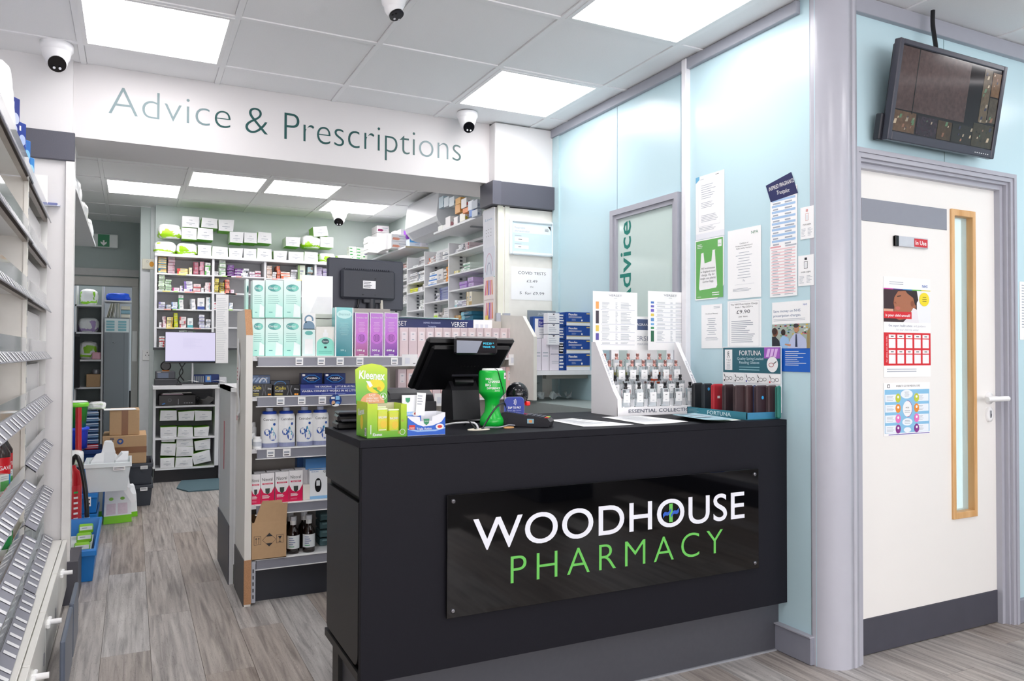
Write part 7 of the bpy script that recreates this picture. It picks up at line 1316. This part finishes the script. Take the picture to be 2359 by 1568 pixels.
for i in range(7):
    z = .452+.041*i; b = B(); b.box(-.044, 0, 0, .044, .25, .038, M(('b82234', '2c4f80', '35587f', '24446e', '2b5078', '3a6088', '20406a')[i], .5, var=.1), .006); b.lay = .001; b.rect(-.044, .025, .044, .031, M('e6eaf0', .5, var=0), 1); b.rect(-.044, .012, .044, .016, M('8ab0c8', .5, var=0), 1)
    one(b, 'folded_cloth', f'striped blue folded cloth, {LV[i]} in the pile by the grey locker' if i else 'red folded cloth, lowest in the striped pile by the grey locker', 'cloth', (-.26, 6.52, z), 4+i % 3, 'striped folded cloths')
tote('blue_crate', 'deep navy crate carrying the striped folded cloths', -.25, 6.7, .12, .4, .13, .32, M('123a78', .4), grp='blue plastic crates'); tote('blue_crate', 'bright blue crate under the deep navy one', -.25, 6.7, .12, .4, .316, .001, BT, grp='blue plastic crates')
for i, (x, y, z, w, h, lab) in enumerate(((-.335, 5.98, .40, .1, .11, 'white crumpled plastic bag between the buckets and the white tub'), (-.23, 6.64, .742, .11, .06, 'white crumpled bag on top of the striped cloths'))):
    one(bag_lump(w, h, .12, 40+i, 'd8e8c8'), 'plastic_bag', lab, 'plastic bag', (x, y, z))
# high shelf on the left wall of the back room
b = B(); b.box(-1.3, 4.65, 2.05, -.275, 7.15, 2.07, M('dcdde0', .5)); one(b, 'shelf_board', 'long high shelf board behind the left pier with white bags on it', 'shelf board')
R = random.Random(9)
for i in range(9):
    y = 4.9+.26*i; one(bag_lump(.2, .1+.04*(i % 3), .2, 60+i, 'c8dc3a' if i == 5 else 'e4e8ec'), 'plastic_bag', f'white crumpled bag on the high left shelf, {ORD[i]} from the front', 'plastic bag', (-.39, y, 2.071), group='white bags on the high left shelf')
# emergency exit sign
a = P(*(213, 569), 'y', 9.05); c = P(265, 541, 'y', 9.05); t = thing('exit_sign', 'green running emergency sign with a white down arrow above the store room door', 'exit sign', (a.x, 9.02, a.z)); w_, h = c.x-a.x+.03, c.z-a.z
b = B(); b.box(0, 0, 0, w_, .07, h, M('dfe6e6', .2), .008); b.obj('housing', t); b = B(); b.lay = .002; b.rect(.05, .008, w_-.08, h-.006, M('0f6a42', .4, e=.12, var=0), 1)
xm = (w_-.03)/2; b.poly([(xm-.008, .075), (xm+.008, .075), (xm+.008, .05), (xm+.028, .062), (xm+.028, .045), (xm, .018), (xm-.028, .045), (xm-.028, .062), (xm-.008, .05)], WHITE, 2); b.obj('sign_panel', t)
# store room behind the doorway
t = thing('store_shelving', 'white shelving with bags seen through the back doorway', 'shelving'); 
for x in (-.56, -.30): b = B(); b.box(x, 9.5, 0, x+.02, 9.9, 1.96, CW); b.obj('upright', t)
zst = [1.70, 1.40, 1.10, .80, .45]
for z in zst: b = B(); b.box(-.56, 9.5, z-.018, -.30, 9.88, z, CW); b.obj('shelf', t)
b = B(); b.box(-.56, 9.88, 0, -.3, 9.9, 1.96, M('8f9a9a', .6)); b.obj('back_panel', t)
b = B(); b.box(-.72, 9.3, 0, -.545, 9.33, 1.86, M('cfdfee', .4)); one(b, 'cupboard_door', 'pale blue cupboard door at the left of the back doorway', 'door')
for i, (z, w, h, g) in enumerate(((1.701, .19, .18, '8ed62a'), (1.401, .22, .16, 'b8a0d0'), (1.101, .2, .2, '9ad83a'), (.451, .22, .18, 'b8d8a0'))): one(bag_lump(w*.88, h, .22, 80+i, g), 'carrier_bag', f'bulging white bag on the store shelving, {ORD[i]} from the top', 'plastic bag', (-.43, 9.7, z), group='bags on the store shelving')
b = B(); b.box(-.39, 9.52, 1.101, -.305, 9.7, 1.18, M('e8b0c0', .4), .01); one(b, 'pink_pouch', 'pink and white pouch on the middle store shelf', 'pouch')
b = B(); b.box(-.44, 9.51, .801, -.305, 9.75, .94, CARD, .004); one(b, 'cardboard_box', 'small brown cardboard box on the store shelving', 'box')
b = B(); b.lathe([(.04, 0), (.045, .03), (.03, .05)], M('8a8a90', .3, met=.5), 16, (-.35, 9.6, .942)); one(b, 'tape_roll', 'grey round tape roll on the small cardboard box', 'tape roll')
b = B(); b.prismx([(9.4, 0.8), (9.42, 1.35), (9.46, 1.38), (9.5, .8)], -.57, -.5, M('15161c', .7)); one(b, 'dark_coat', 'dark coat hanging at the left of the store shelving', 'coat')
t = thing('metal_locker', 'tall grey metal locker seen through the back doorway', 'locker', (-.265, 9.42, 0)); LM = M('7d858c', .4, var=.04, sc=200); b = B(); b.box(0, 0, 0, .235, .4, 1.56, LM, .003); b.obj('body', t)
b = B(); b.lathe([(.008, 0), (.008, .008)], GREY, 12, (.09, -.006, 1.28)); b.obj('lock', t); b = B(); b.lay = .002; b.rect(0, 1.4, .235, 1.55, M('dfeaec', .4, var=0), 1); [b.rect(.015+.115*c, 1.415+.03*k, .095+.115*c, 1.437+.03*k, M('7fb8c4', .4, var=0), 2) for c in range(2) for k in range(4)]; b.obj('label_chart', t); b = B(); b.box(.19, -.002, .02, .193, .0, 1.39, M('6a7178', .4)); b.obj('door_seam', t)
for i in range(9):
    b = B(); b.at(-.255+.016*i, 9.45, 1.562, ry=14-2*i); b.box(0, 0, 0, .008, .2, .16, M(('d8d8d4', 'a8a890', 'e8e8e4', '8a8a78', 'c8c8bc', 'f0f0ec', '9aa09a', 'dcdcd0', 'b0b0a0')[i], .6)); one(b, 'document_folder', f'leaning paper file on the grey locker, {ORD[i]} from the left', 'folder', group='paper files on the grey locker')
for i in range(3): b = B(); b.box(-.11, 9.45, 1.562+.045*i, -.02, 9.7, 1.602+.045*i, M(('e8e4d8', '8ab0c0', 'd8d4c4')[i], .5), .003); one(b, 'book', f'{LV[i]} of three books lying flat on the grey locker', 'book', group='books on the grey locker')
b = B(); b.box(-.27, 9.42, 1.735, .0, 9.8, 1.75, CW); one(b, 'locker_board', 'white board above the files on the grey locker', 'shelf board')
one(bag_lump(.24, .09, .2, 95, '1c50d0'), 'blue_bag', 'bright blue plastic bag lying above the locker files', 'plastic bag', (-.14, 9.6, 1.751)); bpy.data.objects['blue_bag'].data.materials[0] = M('1f5ae0', .25)
b = B(); b.box(-.02, 9.6, 0, .12, 9.9, .75, M('16171c', .6)); b.box(-.02, 9.6, .75, .12, 9.9, 1.55, M('e6eef4', .5)); one(b, 'tall_unit', 'white and black tall unit in the gap right of the grey locker', 'cabinet')
b = B(); b.box(0, 0, 0, .045, .001, .32, PAPER); one(b, 'paper_sheet', 'white sheet fixed to the frame of the back doorway', 'paper', (.005, 9.055, P(314, 832, 'y', 9.05).z))
print('medicine boxes', NMED[0])
# ================================================================ wall shelving on the left (its front runs back to the left pier)
LA = math.radians(1.1)
def LG_(u, v, z): return Vector((-.352+u*math.cos(LA)+v*math.sin(LA), 4.13-v*math.cos(LA)+u*math.sin(LA), z))
RZL = math.degrees(-LA)            # +v runs towards the camera
t = thing('shop_shelving', 'white wall shelving with sloping grey price strips along the left edge', 'shelving', tuple(LG_(0, 0, 0)), -90-(-1.1)-0)
t.rotation_euler = (0, 0, math.radians(-90)+LA)   # local +x = towards the camera, local +y = aisle side
SW = M('f2f1ee', .35, var=.02); ACR = M('eef3f4', .05, t=.85, var=0)
LEN = 2.3; V1 = .93
b = B(); b.box(0, -.42, .31, LEN, -.40, 2.3, M('e6e3e0', .5)); b.obj('back_panel', t)
b = B(); b.box(V1, -.40, .3, V1+.02, -.012, 1.80, M('f0ece4', .45)); b.obj('divider_panel', t)
b = B(); b.box(.0, -.40, .31, .012, -.004, 2.0, SW); b.obj('end_panel', t)
b = B(); b.box(V1-.004, -.012, .3, V1+.028, .0, 1.80, M('efebe2', .4)); [b.box(V1+.009, -.001, .35+.06*i, V1+.015, .001, .37+.06*i, M('9a9aa0', .4)) for i in range(24)]; b.obj('slotted_upright', t)
zl = [1.815, 1.60, 1.395, 1.18, .985, .78, .567, .343]
for i, z in enumerate(zl):
    for (v0, v1, dz, du) in ((.012, V1, 0, 0), (V1+.02, LEN, (.0, .0, .0, 0, 0, -.05, -.03, 0)[i], .004)):
        zz = z+dz; b = B(); b.box(v0, -.38, zz-.012, v1, 0+du, zz, SW if i not in (5, 6) or v0 < .5 else M('c9a27c', .5, sc=8)); so = b.obj('shelf', t)
        b = B(); ul = M('9a8f84' if i < 3 else 'b8b4b0', .35, met=.2, var=.2, sc=14)
        w_ = .036 if i < 4 else .044; sl = (.012, .014, .018, .022, .03, .034, .036, .036)[i]; hz = math.sqrt(max(.0001, w_**2-sl**2))
        b.add([(v0, du, zz+.002), (v1, du, zz+.002), (v1, du+sl, zz-hz), (v0, du+sl, zz-hz), (v0, du-.003, zz-.0), (v1, du-.003, zz-.0), (v1, du+sl-.003, zz-hz-.002), (v0, du+sl-.003, zz-hz-.002)], [(0, 1, 2, 3), (4, 7, 6, 5), (0, 4, 5, 1), (3, 2, 6, 7)], M('8e8f9a', .3, var=.02)); po = b.obj('price_strip', so)
        b = B(); b.box(v0, du-.02, zz-.03, v1, du-.004, zz-.012, ul); b.obj('front_rail', so)
        b = B(); b.box(v0+.005, du-.006, zz+.001, v1-.005, du-.003, zz+.05, ACR); b.obj('acrylic_riser', so)
        R = random.Random(i*3+int(v0*9)); v = v0+.03
        q = B(); q.add([(0, du+sl*.12+.001, zz-hz*.12+.003), (.024, du+sl*.12+.001, zz-hz*.12+.003), (.024, du+sl*.95+.001, zz-hz*.95+.002), (0, du+sl*.95+.001, zz-hz*.95+.002)], [(0, 1, 2, 3)], M('f4f4f6', .35, var=0)); tkm = q.mesh('price_ticket')
        while v < v1-.05:
            put('price_ticket', tkm, so, (v, 0, 0)); v += R.uniform(.05, .12)
for i in range(1, 8):
    b = B(); b.box(.04, -.034, zl[i]+.004, V1-.03, -.031, zl[i-1]-.05, M('ebe8e8', .3, var=.03, sc=6)); b.box(.03, -.036, zl[i]+.002, .04, -.028, zl[i-1]-.045, M('f6f4f4', .3)); b.box(V1-.03, -.036, zl[i]+.002, V1-.02, -.028, zl[i-1]-.045, M('f6f4f4', .3)); b.obj('hygiene_panel', t)
    b = B(); b.box(V1+.04, -.30, zl[i]+.01, LEN-.02, -.295, zl[i-1]-.05, M('e6e3e3', .5)); b.obj('rear_card', t)
# clear storage dividers
for i, (v, z) in enumerate(((.18, .40), (.36, .41), (.55, .41), (.75, .41), (1.05, .41), (1.3, .41))):
    b = B(); b.box(v, -.2, z-.055, v+.004, .01, z+.1, ACR); b.obj('acrylic_divider', t)
# base drawers
t = thing('drawer_cabinet', 'low cream drawer cabinet with white bar handles under the left shelving', 'cabinet', tuple(LG_(0, 0, 0)), 0)
t.rotation_euler = (0, 0, math.radians(-90)+LA*.5)
CWM = M('f1f0ea', .35, var=.02)
b = B(); b.box(0, -.38, .06, LEN, .075, .29, M('e6e4de', .4)); b.obj('carcass', t); b = B(); b.box(0, -.36, .292, LEN, .07, .306, CWM, .002); b.obj('top', t)
b = B(); b.box(0, -.3, 0, LEN, .055, .06, M('20242e', .4)); b.obj('plinth', t)
dv = [.0, .62, 1.12, 1.62, 2.28]
for k in range(4):
    b = B(); b.box(dv[k]+.004, .073, .085, dv[k+1]-.004, .092, .306, CWM, .002); dr = b.obj('drawer_front', t)
    hb = B(); hx = dv[k]+(.45 if k else .42); hb.box(hx-.045, .092, .245, hx+.045, .104, .262, WHITE, .003); hb.cylx((hx, .092, .255), (hx, .135, .255), .009, WHITE, n=10); hb.obj('handle', dr)
    if k: b = B(); b.box(dv[k]+.06, .0925, .15, dv[k]+.072, .094, .19, M('8d8e96', .4)); b.obj('lock', dr)
for i, (y0, y1) in enumerate(((3.32, 3.62), (2.9, 3.28))):
    b = B(); b.box(-.20, y0, .03, -.185, y1, .235, M('5f6878', .35, var=.05), .004); b.box(-.20, y0, .001, -.19, y0+.04, .03, M('3a3f49', .4)); b.box(-.20, y1-.04, .001, -.19, y1, .03, M('3a3f49', .4)); one(b, 'kick_board', ('far', 'near')[i]+' loose grey board leaning along the drawer cabinet', 'board')
# products
def lprod(v, u, z): return tuple(LG_(u, v, z))
GVR = M('c81c28', .25)
def bottle(v, u, z, lab, body, band, cap, h=.2, r=.032, txt=None):
    t = thing('medicine_bottle', lab, 'bottle', lprod(v, u, z), 60, 'bottles on the left wall shelving'); b = B(); b.lathe([(r*.95, 0), (r, .004), (r, h*.68), (r*.5, h*.85), (r*.45, h*.88)], M(body, .15), 22); b.obj('bottle_body', t)
    b = B(); b.lathe([(r*.5, h*.87), (r*.5, h), (r*.4, h*1.01)], M(cap, .35), 16); b.obj('cap', t); b = B(); rr = r*1.01
    for c0, c1, col in band:
        vs = [[(rr*math.sin(a), -rr*math.cos(a), z_) for a in [-1.2+.2*k for k in range(13)]] for z_ in (h*c0, h*c1)]; b.ring(vs, M(col, .35), closed=False)
    if txt:
        vs, fs, a, c = glyphs(txt, .01); k = .012/caph(.01); b.add([(rr*1.01*math.sin(((x-a)*k-.03)/rr), -rr*1.01*math.cos(((x-a)*k-.03)/rr), h*.42+y*k) for x, y in vs], fs, WHITE)
    b.obj('label', t)
bottle(1.15, -.05, .732, 'brown bottle with red and blue GAVISCON label on the left shelving', '2a1410', ((.12, .34, '2a9ad0'), (.34, .62, 'd01c28')), '2a1410', .19, .034, 'GAVISCON')
bottle(1.26, -.045, .732, 'second brown bottle with a red label cut by the left picture edge', '2a1410', ((.12, .34, '2a9ad0'), (.34, .62, 'd01c28')), '2a1410', .19, .034, 'GAVISCON')
for i in range(3): b = B(); b.box(-.02, 0, 0, .02, .04, .07, M('d8ddd8', .4), .002); b.rect(-.018, .02, .018, .05, M('5aa85a', .4), 1); b.lines(-.015, .015, .066, .054, 2, TXT, 1); one(b, 'small_carton', f'small grey and green carton on the left shelving, {ORD[i]} from the aisle end', 'carton', lprod(1.22+.05*i, -.02, .732), 60, 'small cartons on the left shelving')
for i, (v, u) in enumerate(((.99, -.07), (1.07, -.055), (1.15, -.045), (1.23, -.035), (1.31, -.03))): bottle(v, u, .539, f'white bottle with green label on the lower left shelf, {ORD[i]} from the pier', 'f2f2f2', ((.15, .3, 'e8eee8'), (.3, .62, '2a8a4a')), 'f4f4f4', .13-.012*(i > 1), .03)
# packs on the top shelf
for i, (v, h, c1, c2, lab) in enumerate(((.45, .17, '3a86c8', 'a8d8f0', 'farthest blue and pale carton on the top left shelf'), (.62, .2, '2a6ab8', '8ac8ec', 'second farthest blue carton on the top left shelf'), (.80, .22, '1f3f98', 'b8c8ec', 'dark blue and white carton on the top left shelf'), (1.02, .25, '22348a', 'd0d8f4', 'large navy carton with pale swirls, nearest blue one on the top left shelf'))):
    b = B(); b.box(-.05, 0, 0, .05, .14, h, M(c1, .3, var=.1), .002)
    for k in range(4): b.ell(-.01+.012*k, h*(.25+.15*k), .03-.004*k, .02, M(c2, .3), 1+k)
    b.rect(-.04, h*.85, .02, h*.93, WHITE, 1); one(b, 'blue_carton', lab, 'carton', lprod(v, -.05, 1.817), 62, 'blue cartons on the top left shelf')
b = B(); bl = bag_lump(.16, .27, .1, 31, 'eef0f2'); one(bl, 'wrapped_pack', 'white plastic wrapped pack at the near end of the top left shelf', 'pack', lprod(1.32, -.09, 1.817))
b = B(); b.box(-.04, 0, 0, .04, .03, .006, M('d8dcec', .3)); b.box(-.035, -.001, .001, .03, .03, .014, M('7a80b0', .3), .002); a = P(112, 470, 'y', 4.12); one(b, 'cable_clip', 'small grey-blue plastic clip fixed to the left pier', 'clip', (a.x+.005, 4.122, a.z-.005))
for i, (v, z, h) in enumerate(((1.06, 1.397, .13), (1.19, 1.397, .15), (1.07, 1.602, .13), (1.2, 1.602, .12), (1.06, 1.182, .14), (1.19, 1.182, .12), (1.07, .987, .14), (1.2, .987, .12))):
    b = B(); b.box(-.05, 0, 0, .05, .1, h, M(('e8e4ec', 'c8d4e4', 'e4d8dc', 'd8e4dc')[i % 4], .35), .002); b.rect(-.03, h*.3, .03, h*.7, M(('b8c4d8', 'd8a8b0', '8ab0c8', 'a8c8a8')[i % 4], .4), 1); one(b, 'pale_carton', f'{["pale lilac", "pale blue", "pale pink", "pale green"][i % 4]} carton behind the acrylic front, {["third", "third", "second", "second", "fourth", "fourth", "fifth", "fifth"][i]} left shelf', 'carton', lprod(v, -.10, z), 62, 'pale cartons behind the acrylic fronts')
# ================================================================ shop aisle behind the camera (seen only in reflections)
for gi, (x0, y0, x1, y1, lab) in enumerate(((2.9, -2.9, 3.4, -.9, 'white shop aisle shelving behind the camera on the right'), (4.3, -2.6, 5.0, .9, 'white aisle shelving far right of the shop'))):
    t = thing('aisle_shelving', lab, 'shelving'); b = B(); b.box(x0, y0, 0, x1, y1, .16, M('30343c', .4)); b.obj('base', t); b = B(); b.box((x0+x1)/2-.02, y0, .16, (x0+x1)/2+.02, y1, 1.4, BACKP); b.obj('back_panel', t)
    for z in (.16, .5, .85, 1.2):
        b = B(); b.box(x0, y0, z, x1, y1, z+.02, SHELFM); b.obj('shelf', t); b = B(); b.box(x0-.01, y0, z-.02, x0, y1, z+.025, STRIP); b.obj('price_strip', t)
    R = random.Random(gi); b = B()
    for z in (.521, .871):
        y = y0+.1
        while y < y1-.1:
            w = R.uniform(.06, .12); h = R.uniform(.12, .24); b.box(x0+.04, y, z, x0+.16, y+w, z+h, M(R.choice(['d8dce0', 'e8e4e0', '3a8aa8', 'd87a4a', 'b83a5a', '5aa86a', 'c8ccd4']), .4)); y += w+R.uniform(.01, .05)
    b.obj('cartons', t)['kind'] = 'stuff'
